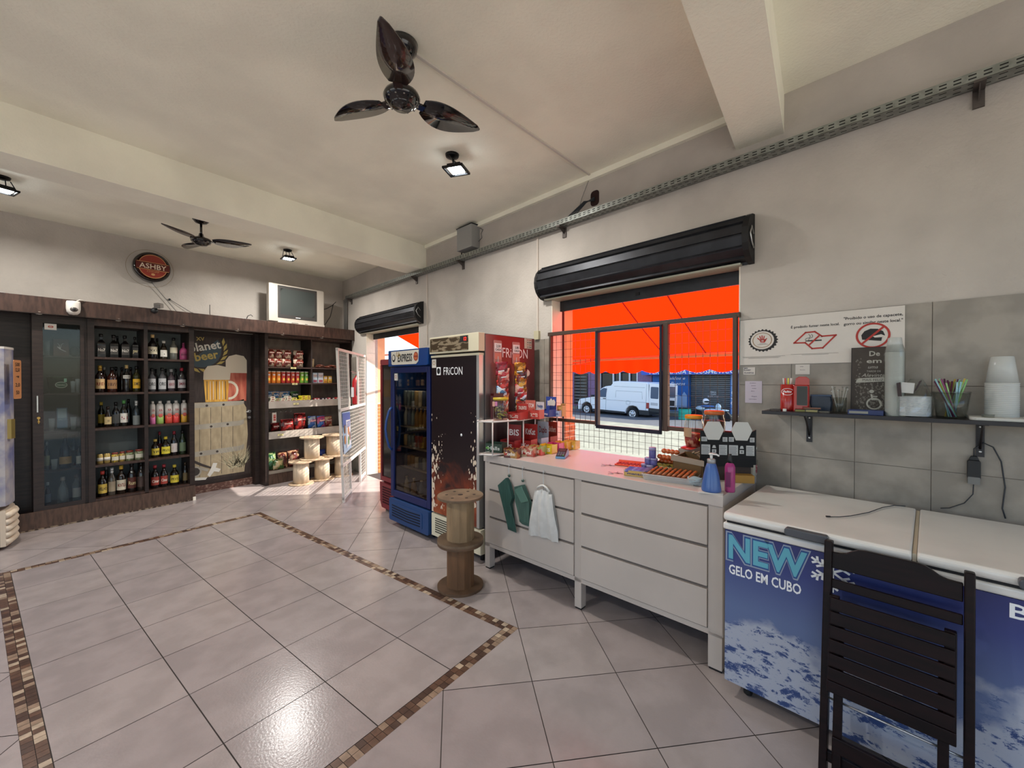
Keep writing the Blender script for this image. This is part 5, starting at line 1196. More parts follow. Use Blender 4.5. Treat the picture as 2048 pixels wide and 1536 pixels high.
b = MB(); b.prism([(-.045,0),(.045,0),(.05,.05),(.045,.09),(-.05,.095),(-.055,.05)], -.02, .02, 0); b.build('pouch_body', mat('navy_pouch', '1f2a3d', .35, var=.2, vscale=20), t, bevel=.006)
b = MB(); b.box(-.05,-.022,.088,.045,.022,.097); b.build('zip_top', mat('pouch_trim', '30435e', .4), t)
t = thing('toothpick_glass', 'clear glass holding coffee stirrers on the wall shelf', 'glass', sh(.345, .14), RA)
b = MB(); b.lathe([(.0,.004),(.028,.004),(.032,.085),(.0335,.085),(.03,0),(0,0)], 0, n=20); b.build('tumbler', clear, t)
for k in range(14):
    a = k*2.4; b = MB(); b.tube([(0.006*math.cos(a),.006*math.sin(a),.006),(.035*math.cos(a),.03*math.sin(a),.13+.012*math.sin(k*3))], .0014, 0, 5); b.ell((.035*math.cos(a),.03*math.sin(a),.13+.012*math.sin(k*3)), .004, 0, 8, 6)
    one(b, 'coffee_stirrer', clear if k % 3 else mat('clear_white_plastic','b9bab6',.3), 'clear plastic coffee stirrer standing in the glass on the wall shelf', 'stirrer', sh(.345,.14), RA, 'clear stirrers in the glass')
def chalk():
    t = thing('accessibility_poster', 'dark framed chalk-style poster with a wheelchair symbol standing on the wall shelf', 'poster', sh(.305, .05), (R(-4), 0, RA))
    b = MB(); b.box(0, -.012, 0, .20, 0, .36, 0); b.box(.004,-.014,.004,.196,-.012,.356,1); bd = b.build('panel', [mat('dark_frame','1d1614',.5), mat('chalk_ground','3b332c',.6,var=.2,vscale=9)], t)
    g = MB(); y = -.0145; w0 = 0; 
    g.text('De', .098, .325, .027, y, 0, bold=.02); g.text('em', .096, .285, .024, y, 0, bold=.02, w=.062); g.text('uma', .092, .252, .018, y, 0, shear=.35); g.text('TARDE DE', .095, .228, .009, y, 0); g.text('Alevinta', .092, .207, .019, y, 0, w=.095, shear=.35)
    g.prism([(.02,.165),(.14,.172),(.15,.196),(.035,.19),(.025,.18)], y+.0002, y+.0004, 0); g.text('MAIS FELIZ', .092, .181, .013, y-.0004, 1, w=.085)
    rr = random.Random(2)
    for k in range(330):
        x = rr.uniform(.02,.18); z = rr.uniform(.02,.30)
        if abs(x-.1) < .075 and .17 < z < .35: 
            if abs(x-.1) < .055: continue
        c = rr.choice('abcdeoqsBRS&83'); g.text(c, x, z, rr.uniform(.006,.012), y+.0003, 2, rot=rr.uniform(-.6,.6))
    # wheelchair symbol
    ring(g, .098, .052, .032, .025, y-.0006, 0, 28); g.flat(disc(.088,.118,.0095), y-.0008, 0)
    for P in ([(.083,.103),(.091,.103),(.096,.072),(.088,.070)],[(.088,.078),(.118,.078),(.118,.071),(.088,.071)],[(.112,.078),(.120,.075),(.133,.042),(.126,.039)],[(.09,.094),(.112,.094),(.112,.088),(.09,.088)]): g.flat(P, y-.001, 0)
    g.build('chalk_print', [mat('chalk_white','a9a79c',.6), mat('chalk_dark','2c2824',.6), mat('chalk_dim','7f7b70',.6)], bd)
chalk()
t = thing('blue_book', 'blue book lying flat in front of the chalk-style poster on the wall shelf', 'book', sh(.23,.175), RA)
b = MB(); b.box(-.07,-.045,0,.07,.045,.024,0); b.build('cover', mat('navy_book','22305e',.4), t, bevel=.001)
b = MB(); b.box(-.064,-.0462,.006,.012,-.0445,.018,0); b.box(-.064,-.0465,.008,.010,-.0462,.016,0); b.build('label_strip', mat('book_label','8f8f86',.6), t)
def cupstack(s, off, r0, r1, h1, n, step, lab, c='c4c6c2', z=SZ, nm='cup_stack'):
    t = thing(nm, lab, 'cups', sh(s, off, z), RA); m = milky('cup_plastic', c, .82, .25)
    P = []
    for k in range(n): zz = k*step; P += [(r1, zz), (r1*1.035, zz+step*.35), (r1, zz+step*.7)]
    b = MB(); b.lathe([(0, 0)]+P, 0, n=26); b.build('rims', m, t)
    b = MB(); b.lathe([(r1*.97, n*step-.002), (r0, n*step+h1), (r0*.9, n*step+h1+.002), (0, n*step+h1-.003)], 0, n=26); b.build('top_cup', m, t)
    return t
t = cupstack(.122, .17, .026, .036, .07, 62, .0052, 'tall wrapped stack of clear plastic cups in front of the chalk-style poster')
b = MB(); b.lathe([(.040,0),(.041,.10),(.0395,.2),(.041,.30),(.037,.335),(.03,.36)], 0, n=18, sm=False); b.build('plastic_sleeve', clear, t)
cupstack(-.233, .11, .036, .052, .115, 20, .0085, 'upturned stack of large clear plastic cups at the right of the wall shelf')
t = thing('lid_bundle', 'crumpled clear bag of white plastic lids on the wall shelf', 'bag of lids', sh(.052, .165), RA)
b = MB(); P = []
for k in range(15): P += [(.062, .004+k*.0065), (.064, .007+k*.0065), (.060, .0095+k*.0065)]
b.lathe([(0,.004)]+P+[(0,.103)], 0, n=28); b.build('lid_stack', mat('white_lids', 'c6c8c8', .3), t)
b = MB(); rr = random.Random(9); V = []; F = []; n = 22
for j in range(9):
    f = j/8
    for i in range(n):
        a = 2*PI*i/n; r = (.070 if j < 5 else .070-.012*(j-4))*(1+rr.uniform(-.07,.07)); V.append((r*math.cos(a)+.02*max(0,f-.5), r*math.sin(a), .001+f*.185))
for j in range(8):
    for i in range(n): F.append((j*n+i, j*n+(i+1)%n, (j+1)*n+(i+1)%n, (j+1)*n+i))
b.add(V, F, 0, False); b.build('clear_bag', glass_mat('crumpled_film', 'f2f4f4', 1.0, .05), t)
b = MB(); b.prism([(-.055,.10),(-.04,.10),(-.045,.17),(-.06,.165)], -.075, -.068, 0); b.prism([(-.05,.12),(.0,.115),(.005,.165),(-.04,.17)], -.070, -.066, 1); b.prism([(.0,.12),(.01,.13),(.03,.18),(.02,.175)], -.07,-.066,0); b.build('torn_wrapper', [mat('brown_wrapper','2e1d1c',.5), mat('white_wrapper','b9b9b5',.5)], t)
t = thing('straw_tub', 'clear plastic tub full of wrapped purple and green straws on the wall shelf', 'tub', sh(-.075, .15), RA)
b = MB(); b.lathe([(.0,.003),(.048,.003),(.062,.12),(.064,.12),(.05,0),(0,0)], 0, n=28); b.lathe([(.064,.118),(.066,.122),(.064,.126),(.062,.122),(.064,.118)], 0, n=28); b.build('tub_body', clear, t)
rr = random.Random(4)
for k in range(34):
    a = rr.uniform(0,2*PI); q = rr.uniform(.3,1)**.5; x0, y0 = .02*q*math.cos(a+2), .02*math.sin(a+2); x1, y1 = .062*q*math.cos(a), .055*q*math.sin(a); L = rr.uniform(.165,.188)
    c = rr.choice(['5e2b4c','5e2b4c','7fae6a','9fc58a','8fb8c4','7a3a66','b9a24a'])
    nm = {'5e2b4c':'purple','7fae6a':'green','9fc58a':'pale green','8fb8c4':'pale blue','7a3a66':'magenta','b9a24a':'yellow'}[c]
    b = MB(); b.cyl((x0,y0,.006),(x1,y1,L),.0036,n=7); one(b, 'wrapped_straw', mat('st_'+c, c, .3), f'{nm} wrapped straw standing in the clear tub on the wall shelf', 'straw', sh(-.075,.15), RA, f'{nm} straws in the clear tub')
t = thing('white_tray', 'white plastic tray at the right end of the wall shelf under the upturned cups', 'tray', sh(-.33, .15), RA)
b = MB(); b.prism(rrect(-.20,-.10,.25,.09,.03), .0, .014, 0, 'xy'); b.build('tray_body', mat('white_tray_plastic','b8b7b0',.4), t, bevel=.003)
t = thing('napkin_ring', 'small clear ring holder on the white tray at the right of the wall shelf', 'ring', sh(-.185,.225, SZ+.014), RA)
b = MB(); b.lathe([(.018,0),(.02,0),(.02,.014),(.018,.014),(.018,0)], 0, n=20); b.build('ring_body', clear, t)
# charger hanging on the wall
t = thing('power_adapter', 'black power adapter hanging on its cable on the wall under the shelf bracket', 'power adapter', rw(-.155, .012, 0), RA)
b = MB(); b.prism(rrect(-.022, 1.075, .022, 1.165, .008), -.03, -.002, 0); b.prism([(-.018,1.165),(.018,1.165),(.01,1.185),(-.01,1.185)], -.026, -.006, 0); b.build('adapter_body', black_pl, t, bevel=.002)
b = MB(); b.prism(rrect(-.02, 1.05, .02, 1.085, .003), -.031, -.004, 0); b.build('adapter_label', mat('label_grey','6f6f6c',.5), t)
b = MB(); b.tube([(0,-.014,1.185),(.0,-.014,1.22),(.03,-.016,1.252),(.06,-.016,1.235),(.085,-.014,1.17),(.098,-.01,1.05),(.09,-.01,.95),(.10,-.01,.905)], .0028, 0, 6); b.build('mains_cable', _M['cable_black'], t)
b = MB(); b.tube([(0,-.014,1.055),(-.002,-.014,1.0),(-.03,-.012,.95),(-.08,-.012,.915),(-.11,-.02,.909)], .0022, 0, 6); b.build('low_voltage_cable', _M['cable_black'], t)
t = thing('charging_cable', 'thin black charging cable lying across the left freezer lid', 'cable', rw(.1,.4,.9085), RA)
b = MB(); b.tube([(.02,.28,.002),(-.02,.26,.002),(-.06,.17,.002),(-.10,.02,.002),(-.155,-.11,.002),(-.19,-.165,.002),(-.22,-.195,.002)], .0022, 0, 6); b.build('cord', _M['cable_black'], t)
b = MB(); b.cyl((-.22,-.195,.003),(-.235,-.205,.003),.004,n=8); b.build('plug', black_pl, t)

# ================================================================ BOTTLES
def prof(kind, w, h):
    r = w/2; nr = min(.016, r*.42)
    if kind == 'round':   # shouldered spirits bottle
        return [(0,0),(r*.94,0),(r,.006),(r,h*.56),(r*.93,h*.62),(nr*1.5,h*.72),(nr,h*.76),(nr,h*.90)]
    if kind == 'slim':
        return [(0,0),(r*.95,0),(r,.006),(r,h*.60),(r*.8,h*.67),(nr*1.1,h*.76),(nr,h*.80),(nr,h*.92)]
    if kind == 'taper':
        return [(0,0),(r,0),(r,h*.35),(r*.86,h*.55),(r*.5,h*.72),(nr,h*.82),(nr,h*.92)]
    if kind == 'alu':
        return [(0,0),(r*.95,0),(r,.006),(r,h*.74),(r*.9,h*.80),(r*.55,h*.86),(r*.5,h*.90)]
    if kind == 'jug':
        return [(0,0),(r*.9,0),(r,.01),(r,h*.5),(r*.85,h*.62),(r*.35,h*.72),(r*.3,h*.9)]
    return [(0,0),(r,0),(r,h*.9)]
_B = {}
def bottle(x, y, z, h, w, kind, c, lc, cc, lab, grp=None, txt=None, lt='222222', band=None, sq=False, trans=None):
    key = (kind, round(w,2), round(h,2), c, lc, cc, txt, band, sq)
    if key in _B: return dup(_B[key], (x, y, z), 0, lab, grp)
    t = thing('spirit_bottle', lab, 'bottle', (x, y, z), 0, grp)
    m = milky('bot_'+c, c, .55, .08) if trans else mat('bot_'+c, c, .10, coat=.4)
    P = prof(kind, w, h); r = w/2
    if sq:
        xf = Matrix.Rotation(PI/4, 4, 'Z'); b = MB(); b.lathe([(q*1.28 if zz < h*.63 else q, zz) for q, zz in P], 0, n=4, sm=False, xf=xf)
    else: b = MB(); b.lathe(P, 0, n=18)
    b.build('bottle_body', m, t)
    nr = P[-1][0]; b = MB(); b.lathe([(nr*1.12, h*.87),(nr*1.15, h),(0, h)], 0, n=14)
    if cc in ('c9c9c4','d8c070','b08d3e') : b.lathe([(nr*1.1,h*.80),(nr*1.12,h*.88)], 0, n=14)
    b.build('cap', mat('cap_'+cc, cc, .3, metal=.5 if cc in ('c9c9c4','b08d3e') else 0), t)
    if lc:
        f0, f1 = band or (.14, .50)
        b = MB()
        if sq:
            b.prism([(-r*.86,h*f0),(r*.86,h*f0),(r*.86,h*f1),(-r*.86,h*f1)], -r*.93, -r*.88, 0)
        else:
            n = 14; V = []; F = []
            for i in range(n+1):
                th = R(-90-78+156*i/n); rr_ = r*1.015
                V += [(rr_*math.cos(th), rr_*math.sin(th), h*f0), (rr_*math.cos(th), rr_*math.sin(th), h*f1)]
            for i in range(n): F.append((2*i, 2*i+2, 2*i+3, 2*i+1))
            b.add(V, F, 0, True)
            V2 = []; z0 = h*(f0+(f1-f0)*.42); z1 = h*(f0+(f1-f0)*.58)
        if txt:
            TV, TF = text_geo(txt, .02); xs_ = [p[0] for p in TV]; wd = max(xs_)-min(xs_); V = []
            hh = h*(f1-f0)*.34; zc = h*(f0+f1)/2-hh/2
            for p in TV:
                u = (p[0]-wd/2-min(xs_))/wd*w*.92
                if sq: V.append((u*.85, -r*.94, zc+p[1]/.72*hh))
                else: th = -PI/2+u/(r*1.0); V.append((r*1.03*math.cos(th), r*1.03*math.sin(th), zc+p[1]/.72*hh))
            b.add(V, TF, 1)
        b.build('label_wrap', [mat('lab_'+lc, lc, .5), mat('ink_'+lt, lt, .6)], t)
    _B[key] = t
    return t
def bottles():
    top = 'top shelf of the {} bottle bay'; L = {5:'top',4:'second',3:'middle',2:'fourth',1:'bottom'}
    def row(bay, lv, items):
        for it in items:
            x, back, h, w, kind, c, lc, cc, d = it[:9]; kw = it[9] if len(it) > 9 else {}
            g = kw.pop('g', None)
            lab = f"{d}, {L[lv]} shelf, {bay} bottle bay"
            bottle(x, 6.74 if back else 6.60, SH[lv-1]+.0005, h, w, kind, c, lc, cc, lab, g, **kw)
    whi = '1a0d08'; K = '0e0c0c'
    row('left', 5, [(.923,0,.269,.075,'round',K,'35322f',K,'leftmost square black-label whisky bottle',dict(sq=True,txt='No7',lt='b9b3a8')),(1.028,0,.266,.076,'round',K,'3b3834',K,'second square black-label whisky bottle',dict(sq=True,txt='No7',lt='b9b3a8')),
        (1.083,1,.266,.046,'slim',K,None,K,'dark bottle standing behind the square whisky bottles'),(1.125,0,.266,.077,'round',K,'3f3c38',K,'third square black-label whisky bottle',dict(sq=True,txt='No7',lt='b9b3a8')),(1.213,0,.259,.058,'round',K,'2e2c2b',K,'slim square bottle with a slanted label',dict(sq=True,txt='JW',lt='c9b98a'))])
    row('left', 4, [(.912,0,.311,.08,'round',whi,'c7a777','b08d3e','tan-label whisky bottle with a gold cap',dict(txt='RED',lt='7a2c1c')),(.968,1,.296,.05,'slim','2b1a10',None,'8f8f8a','dark bottle behind the tan-label whisky'),(1.012,0,.293,.083,'round','2a0f08','8f6a45',K,'red-brown bottle with a tan label',dict(txt='1877',lt='3a1a10')),
        (1.069,1,.301,.05,'slim','1d120c',None,K,'left one of the dark bottles in the back row'),(1.120,1,.295,.05,'slim','231108',None,K,'right one of the dark bottles in the back row'),(1.138,0,.322,.066,'slim',K,'b9b5ab','b9a06a','dark bottle with a silver-white band and pale cap',dict(txt='DREHER',band=(.50,.62))),(1.200,1,.300,.048,'slim','3a1c0c',None,K,'amber bottle in the back row at the right'),(1.226,0,.311,.07,'slim','26240c','c79a2a',K,'yellow-label bottle',dict(txt='DOMECQ'))])
    row('left', 3, [(.940,1,.288,.058,'slim','14170f','b59a3a','c9b04a','dark bottle with a yellow cap in the back row'),(.975,0,.239,.063,'taper','201208','b9a274','2a1a10','short bottle with a beige T-shaped label',dict(txt='T')),(1.042,0,.287,.064,'slim','101010','3a3a38',K,'black bottle with a dark arched label'),
        (1.112,0,.306,.068,'slim','17160f','cfcbc0','4f8a4a','green-capped bottle with a white and red label',dict(txt='51',lt='8f2430')),(1.177,1,.314,.055,'slim','121212',None,K,'slender black bottle in the back row'),(1.222,0,.296,.066,'slim','202628','6f7472','c9c9c4','dark bottle with a grey lower label',dict(band=(.02,.40)))])
    row('left', 1, [(.925,0,.292,.078,'round','160d08','c7a84a','a0352c','red-capped bottle with a yellow picture label',dict(txt='VELHO')),(.978,1,.316,.045,'slim','2b2620',None,'8f8f8a','thin bottle behind the picture-label bottle'),(1.004,0,.319,.064,'slim','4a4238','9a8a72','c9c9c4','clear brown-spirit bottle with a silver cap'),
        (1.084,0,.331,.082,'round','20140a','cfc5ae','c9a23a','yellow-capped rum bottle with a cream label',dict(txt='MONTILLA',lt='7a2c1c')),(1.177,0,.352,.08,'slim','1a100c','5a2f26',K,'tall dark bottle with a round brown emblem',dict(txt='Rum',lt='c9b98a')),(1.262,0,.345,.078,'slim','2a221d','4c3a33',K,'dark bottle with a brown label at the right end')])
    row('right', 5, [(1.377,0,.301,.09,'round',K,'c9c0a6','c9a872','black bottle with a cream shield label and gold cap',dict(txt='XO',band=(.2,.5))),(1.452,1,.269,.05,'slim','1d2a1a',None,K,'dark green bottle in the back row'),(1.484,0,.232,.068,'slim','20180f','d3cfc6','c9c5bc','white-label bottle with a white cap',dict(txt='V')),(1.584,0,.278,.078,'round','5a5a52','b9b39c',K,'clear bottle with a cream upper label',dict(band=(.3,.55))),(1.685,0,.223,.086,'jug','9a3f66','8a3558','7a2f50','pink-purple bottle',dict(txt='Joy',lt='3a1228',band=(.2,.45)))])
    row('right', 4, [(1.367,0,.29,.074,'slim','3a3a3c','a8a8a8',K,'leftmost vodka bottle with vertical white lettering',dict(txt='ORO',lt='151515',band=(.1,.55))),(1.436,1,.281,.048,'slim','2c2c2c',None,K,'left back-row clear bottle'),(1.467,0,.297,.076,'slim','39393b','b0b0b0',K,'second vodka bottle with vertical white lettering',dict(txt='ORO',lt='151515',band=(.1,.55))),
        (1.535,1,.286,.05,'slim','2c2c2c',None,K,'middle back-row clear bottle'),(1.557,0,.282,.07,'slim','30262a','a39a9a','8c8c8c','vodka bottle with a grey label and dark red print',dict(txt='ASKOV',lt='7a2430')),(1.636,1,.29,.05,'slim','262626',None,K,'right back-row bottle'),(1.664,0,.30,.084,'round','2a2526','a8a2a2','a02a3a','red-capped vodka bottle with a pale label',dict(txt='SMIRN',lt='6a1420'))])
    for x, w, c, cn in ((1.373,.056,'b85f8a','pink'),(1.443,.072,'7f9a4a','green'),(1.529,.074,'b03c2c','orange-red'),(1.604,.074,'b8322e','red'),(1.686,.068,'b98a2a','amber')):
        lab = f"flavoured-drink bottle, white above and {cn} below, middle shelf, right bottle bay"
        t = thing('flavoured_drink_bottle', lab, 'bottle', (x, 6.60, SH[2]+.0005), 0); h = .285; r = w/2
        b = MB(); b.lathe([(0,0),(r*.95,0),(r,.006),(r,h*.36)], 0, n=18); b.build('lower_sleeve', mat('sl_'+c, c, .4), t)
        b = MB(); b.lathe([(r,h*.36),(r,h*.78),(r*.86,h*.85),(r*.5,h*.885)], 0, n=18)
        b.ell((0,-r*.93,h*.36),(r*.6,r*.12,h*.09),1,14,8); b.build('upper_sleeve', [mat('sleeve_white', 'c9c3bb', .4), mat('sleeve_shield','b5554a' if c != '7f9a4a' else '6f8a4a', .5)], t)
        b = MB(); b.text('XA', 0, h*.60, .03, -r*1.01, 0, w=w*.5, bold=.02); b.build('print', mat('print_dkred','8f3a3a',.5), t)
        b = MB(); b.lathe([(r*.52,h*.88),(r*.52,h),(0,h)], 0, n=16); b.build('cap', mat('cap_silver','c2beb8',.3,metal=.4), t)
    row('right', 2, [(1.396,0,.226,.076,'round','1c150a','c9b23e','b59a4a','small yellow-label bottle at the left',dict(txt='YPI')),(1.47,1,.301,.05,'slim','14100e','6a2430','a3343c','dark back-row bottle with a red cap'),(1.497,0,.247,.086,'round','1a140c','d3c23a','d3b92e','yellow-capped bottle with a two-band yellow label',dict(txt='PITU',lt='2a1a10')),(1.582,0,.308,.066,'slim','150c0c','c2b8b2','7a1f2a','tall bottle with a red and white oval label',dict(txt='C',lt='8f2430')),(1.668,0,.312,.068,'slim','1f2a18','5f6f55',K,'tall green bottle with a pale shield label')])
    row('right', 1, [(1.352,1,.304,.05,'slim','140c0c',None,'a3343c','red-capped bottle at the left in the back row'),(1.391,0,.283,.08,'round','160c0a','9a3a2e','8f2a30','larger vermouth bottle with a red oval label',dict(txt='Cinar',lt='e0d8c8')),(1.478,0,.279,.072,'round','170d0b','9f3c30','8f2a30','smaller vermouth bottle with a red oval label',dict(txt='Cinar',lt='e0d8c8')),(1.584,0,.258,.09,'round','1c150a','cdb93a','c9b23a','yellow-capped bottle with a two-band yellow label',dict(txt='PITU',lt='2a1a10')),(1.694,0,.271,.054,'slim','20180f','6a5a3a','3a2a1a','small dark bottle at the right end')])
    # jars and cans, fourth shelf of the left bay
    for x, h, w, cn, c, tp in ((.907,.112,.053,'leftmost','c9b89a','c9c9c4'),(.966,.112,.054,'second','cbb691','c9c9c4')):
        t = thing('drink_can', f'{cn} gold and white can, fourth shelf, left bottle bay', 'can', (x, 6.60, SH[1]+.0005), 0)
        b = MB(); b.lathe([(0,0),(w*.42,0),(w/2,.008),(w/2,h-.01),(w*.42,h)], 0, n=18); b.build('can_body', mat('can_gold','b59a5a',.3,metal=.4), t)
        b = MB(); b.lathe([(w*.507,h*.28),(w*.507,h*.62)], 0, n=18); b.build('label_wrap', mat('can_white','d6cfc2',.4), t); b = MB(); b.lathe([(w*.43,h),(w*.41,h-.003),(0,h-.003)], 0, n=18); b.build('can_top', alu, t)
    for x, h, w, lc, d in ((1.032,.112,.066,'c9a83e','jar of sweets with a yellow label and red lid'),(1.094,.115,.056,'c2a04a','narrow jar of sweets with a yellow label and red lid'),(1.160,.118,.076,'8a9a72','wide jar with pale green contents and a brown lid'),(1.246,.122,.086,'8f9a7a','widest jar with pale contents and a brown lid')):
        t = thing('preserve_jar', f'{d}, fourth shelf, left bottle bay', 'jar', (x, 6.60, SH[1]+.0005), 0); r = w/2
        b = MB(); b.lathe([(0,0),(r*.94,0),(r,.008),(r,h*.74),(r*.8,h*.84)], 0, n=20); b.build('jar_body', mat('jar_'+lc, lc, .2, col2='5a5238', vscale=60, lo=.4, hi=.6), t)
        b = MB(); b.lathe([(r*.84,h*.82),(r*.84,h),(0,h)], 0, n=20); b.build('lid', mat('jar_lid','7a3226' if w < .07 else '4a3428',.4), t)
        b = MB(); V = []; F = []
        for i in range(9):
            th = R(-150+15*i); V += [(r*1.02*math.cos(th), r*1.02*math.sin(th), h*.2), (r*1.02*math.cos(th), r*1.02*math.sin(th), h*.58)]
        for i in range(8): F.append((2*i,2*i+2,2*i+3,2*i+1))
        b.add(V, F, 0, True); b.build('label_wrap', mat('jar_lab','cfc8b4' ,.5), t)
    # inside the glazed cabinet
    G = 'inside the glazed cabinet'
    def gl(x, y, z, r0, r1, h, lab):
        t = thing('drinking_glass', lab, 'glass', (x, y, z+.0005), 0); b = MB(); b.lathe([(0,.006),(r0*.9,.006),(r1*.95,h),(r1,h),(r0,0),(0,0)], 0, n=18); b.build('tumbler', milky('tumbler_glass','a9b0b0',.35,.05), t)
    t = thing('gift_box', f'brown gift box with a white deer print, top shelf {G}', 'box', (.615, 6.64, SH[4]+.0005), 0)
    b = MB(); b.box(-.058,-.04,0,.058,.04,.185,0); b.build('box_body', mat('brown_box','4a2c22',.5), t, bevel=.002)
    b = MB(); b.tube([(-.03,-.042,.10),(-.01,-.042,.075),(.015,-.042,.06),(.035,-.042,.05)], .004, 0, 6); b.tube([(-.01,-.042,.075),(-.015,-.042,.12),(-.03,-.042,.14)], .0025, 0, 5); b.tube([(-.005,-.042,.08),(.0,-.042,.125),(.015,-.042,.14)], .0025, 0, 5); b.ell((-.012,-.042,.085),(.008,.003,.009)); b.build('deer_print', mat('deer_white','b9aea6',.5), t)
    gl(.513, 6.62, SH[4], .018, .026, .16, f'left drinking glass on the top shelf {G}')
    b = MB(); b.ell((0,0,.06),(.045,.045,.06)); one(b, 'dark_flask', mat('dark_flask','15161a',.3), f'round dark flask at the right of the top shelf {G}', 'flask', (.722,6.68,SH[4]+.0005))
    t = thing('ice_bucket', f'green ice bucket with an oval white label on the second shelf {G}', 'bucket', (.61, 6.66, SH[3]+.0005), 0)
    b = MB(); b.lathe([(0,0),(.075,0),(.09,.17),(.094,.172),(.094,.18),(.085,.18),(.07,.01),(0,.01)], 0, n=30, sx=1.1, sy=.8); b.build('bucket_body', mat('bottle_green','123a22',.15,coat=.5), t)
    b = MB(); y = -.0765; b.add([(.045*math.cos(2*PI*i/28), y-.001, .09+.034*math.sin(2*PI*i/28)) for i in range(28)], [tuple(range(28))], 0); b.add([(.04*math.cos(2*PI*i/28), y-.002, .09+.028*math.sin(2*PI*i/28)) for i in range(28)], [tuple(range(28))], 1); b.text('Heineken', 0, .09, .014, y-.003, 0, w=.066, bold=.02); b.build('oval_label', [mat('label_cream','b9b8a8',.5), mat('label_green','1f4a2c',.5)], t)
    b = MB(); b.box(.02,-.086,.12,.04,-.080,.16); b.build('sticker', mat('pale_green_sticker','8fc0a0',.5), t)
    gl(.70, 6.60, SH[3], .016, .02, .13, f'slim drinking glass on the second shelf {G}'); gl(.735, 6.60, SH[3], .014, .018, .155, f'tall drinking glass on the second shelf {G}')
    t = thing('display_card', f'blue and white display card leaning on the middle shelf {G}', 'card', (.622, 6.62, SH[2]+.001), (R(-6), 0, 0))
    b = MB(); b.box(-.052,-.008,0,.045,0,.26,0); b.box(-.042,-.010,.02,.036,-.008,.24,1); b.box(-.036,-.011,.13,.03,-.010,.23,2); b.text('SACO', -.003,.115,.022,-.0115,2,w=.06,bold=.02); b.build('card_panel', [black_pl, mat('card_blue','4f7089',.5), mat('card_pale','9fb2b8',.5)], t)
    gl(.541, 6.60, SH[2], .02, .026, .13, f'left tumbler on the middle shelf {G}'); gl(.700, 6.60, SH[2], .02, .027, .135, f'right tumbler on the middle shelf {G}')
    bottle(.503, 6.62, SH[1]+.0005, .30, .045, 'slim', '3a3a38', '8a8a6a', '8f8f8a', f'slim bottle at the left of the fourth shelf {G}'); gl(.556, 6.60, SH[1], .02, .026, .105, f'small tumbler on the fourth shelf {G}')
    bottle(.638, 6.61, SH[1]+.0005, .375, .095, 'taper', '0d0f1a', 'a8824f', '0d0f1a', f'large dark sake bottle with a tan label on the fourth shelf {G}', None, '金' if False else 'A', '2a1a10', (.12, .33)); bottle(.712, 6.70, SH[1]+.0005, .345, .055, 'slim', '1a1a1c', '3a3a3c', '3a3a3c', f'dark square-shouldered bottle behind the sake bottle {G}')
    bottle(.738, 6.58, SH[1]+.0005, .236, .045, 'slim', '101010', 'b9b3a8', '101010', f'dark white-labelled bottle at the right of the fourth shelf {G}')
    bottle(.507, 6.60, SH[0]+.0005, .245, .045, 'slim', '0c1020', '5f6a78', 'c2c6c8', f'small dark blue bottle on the bottom shelf {G}'); bottle(.616, 6.60, SH[0]+.0005, .283, .085, 'taper', '8f9698', None, 'a39a92', f'conical clear bottle on the bottom shelf {G}', trans=True); bottle(.722, 6.62, SH[0]+.0005, .288, .07, 'round', '7f8688', 'a9a39c', '6a5f58', f'clear bottle with a pale label on the bottom shelf {G}', trans=True)
bottles()

# ================================================================ SNACKS
def bagmesh(b, w, h, d, m=0, seed=0, crimp=True):
    rr = random.Random(seed); nx, nz = 9, 12; V = []; F = []
    for side in (-1, 1):
        for j in range(nz+1):
            fz = j/nz
            for i in range(nx+1):
                fx = i/nx; e = (math.sin(PI*fx)**.55)*(math.sin(PI*min(1,max(0,(fz-.04)/.92)))**.5)
                wz = w*(1-.08*math.sin(PI*fz)); wob = rr.uniform(-1,1)*.06*d*(1 if 0 < i < nx else 0)
                V.append(((fx-.5)*wz+rr.uniform(-1,1)*.006*w, side*(d/2*e)+wob*(1 if e > .1 else 0), fz*h+rr.uniform(-1,1)*.004))
    n1 = (nx+1)*(nz+1)
    for s in (0, 1):
        for j in range(nz):
            for i in range(nx):
                a = s*n1+j*(nx+1)+i; q = (a, a+1, a+nx+2, a+nx+1); F.append(q if s == 0 else q[::-1])
    for j in range(nz):
        for i in (0, nx):
            a = j*(nx+1)+i; q = (a, a+nx+1, n1+a+nx+1, n1+a); F.append(q if i == 0 else q[::-1])
    for j in (0, nz):
        for i in range(nx):
            a = j*(nx+1)+i; q = (a, n1+a, n1+a+1, a+1); F.append(q if j == 0 else q[::-1])
    b.add(V, F, m, True)
def pack_mat(c1, c2, sc=14):
    return mat(f'pack_{c1}_{c2}', c1, .28, col2=c2, vscale=sc, lo=.47, hi=.53, detail=3, coat=.3)
def bag(x, y, z, w, h, d, c1, c2, lab, seed, grp=None, rot=(0,0,0), txt=None, tc='e8e0d0', cat='snack packet', lbl=None, name='snack_bag', sc=14):
    t = thing(name, lab, cat, (x, y, z), rot, grp)
    b = MB(); bagmesh(b, w, h, d, 0, seed); b.build('bag_body', pack_mat(c1, c2, sc), t)
    g = MB(); g.box(-w*.46, -.004, h-.012, w*.46, .004, h+.004, 0); g.build('top_seal', mat('seal_'+c1, c1, .3), t)
    if txt:
        g = MB(); g.flat([(-w*.34,h*.50),(w*.34,h*.54),(w*.34,h*.74),(-w*.34,h*.70)], -d*.56, 1); g.text(txt, 0, h*.62, h*.13, -d*.56-.001, 0, w=w*.55, bold=.02, rot=.06); g.build('brand_print', [mat('bagtxt_'+tc, tc, .4), mat('bagpatch_'+(lbl or c1), lbl or c1, .4)], t)
    return t
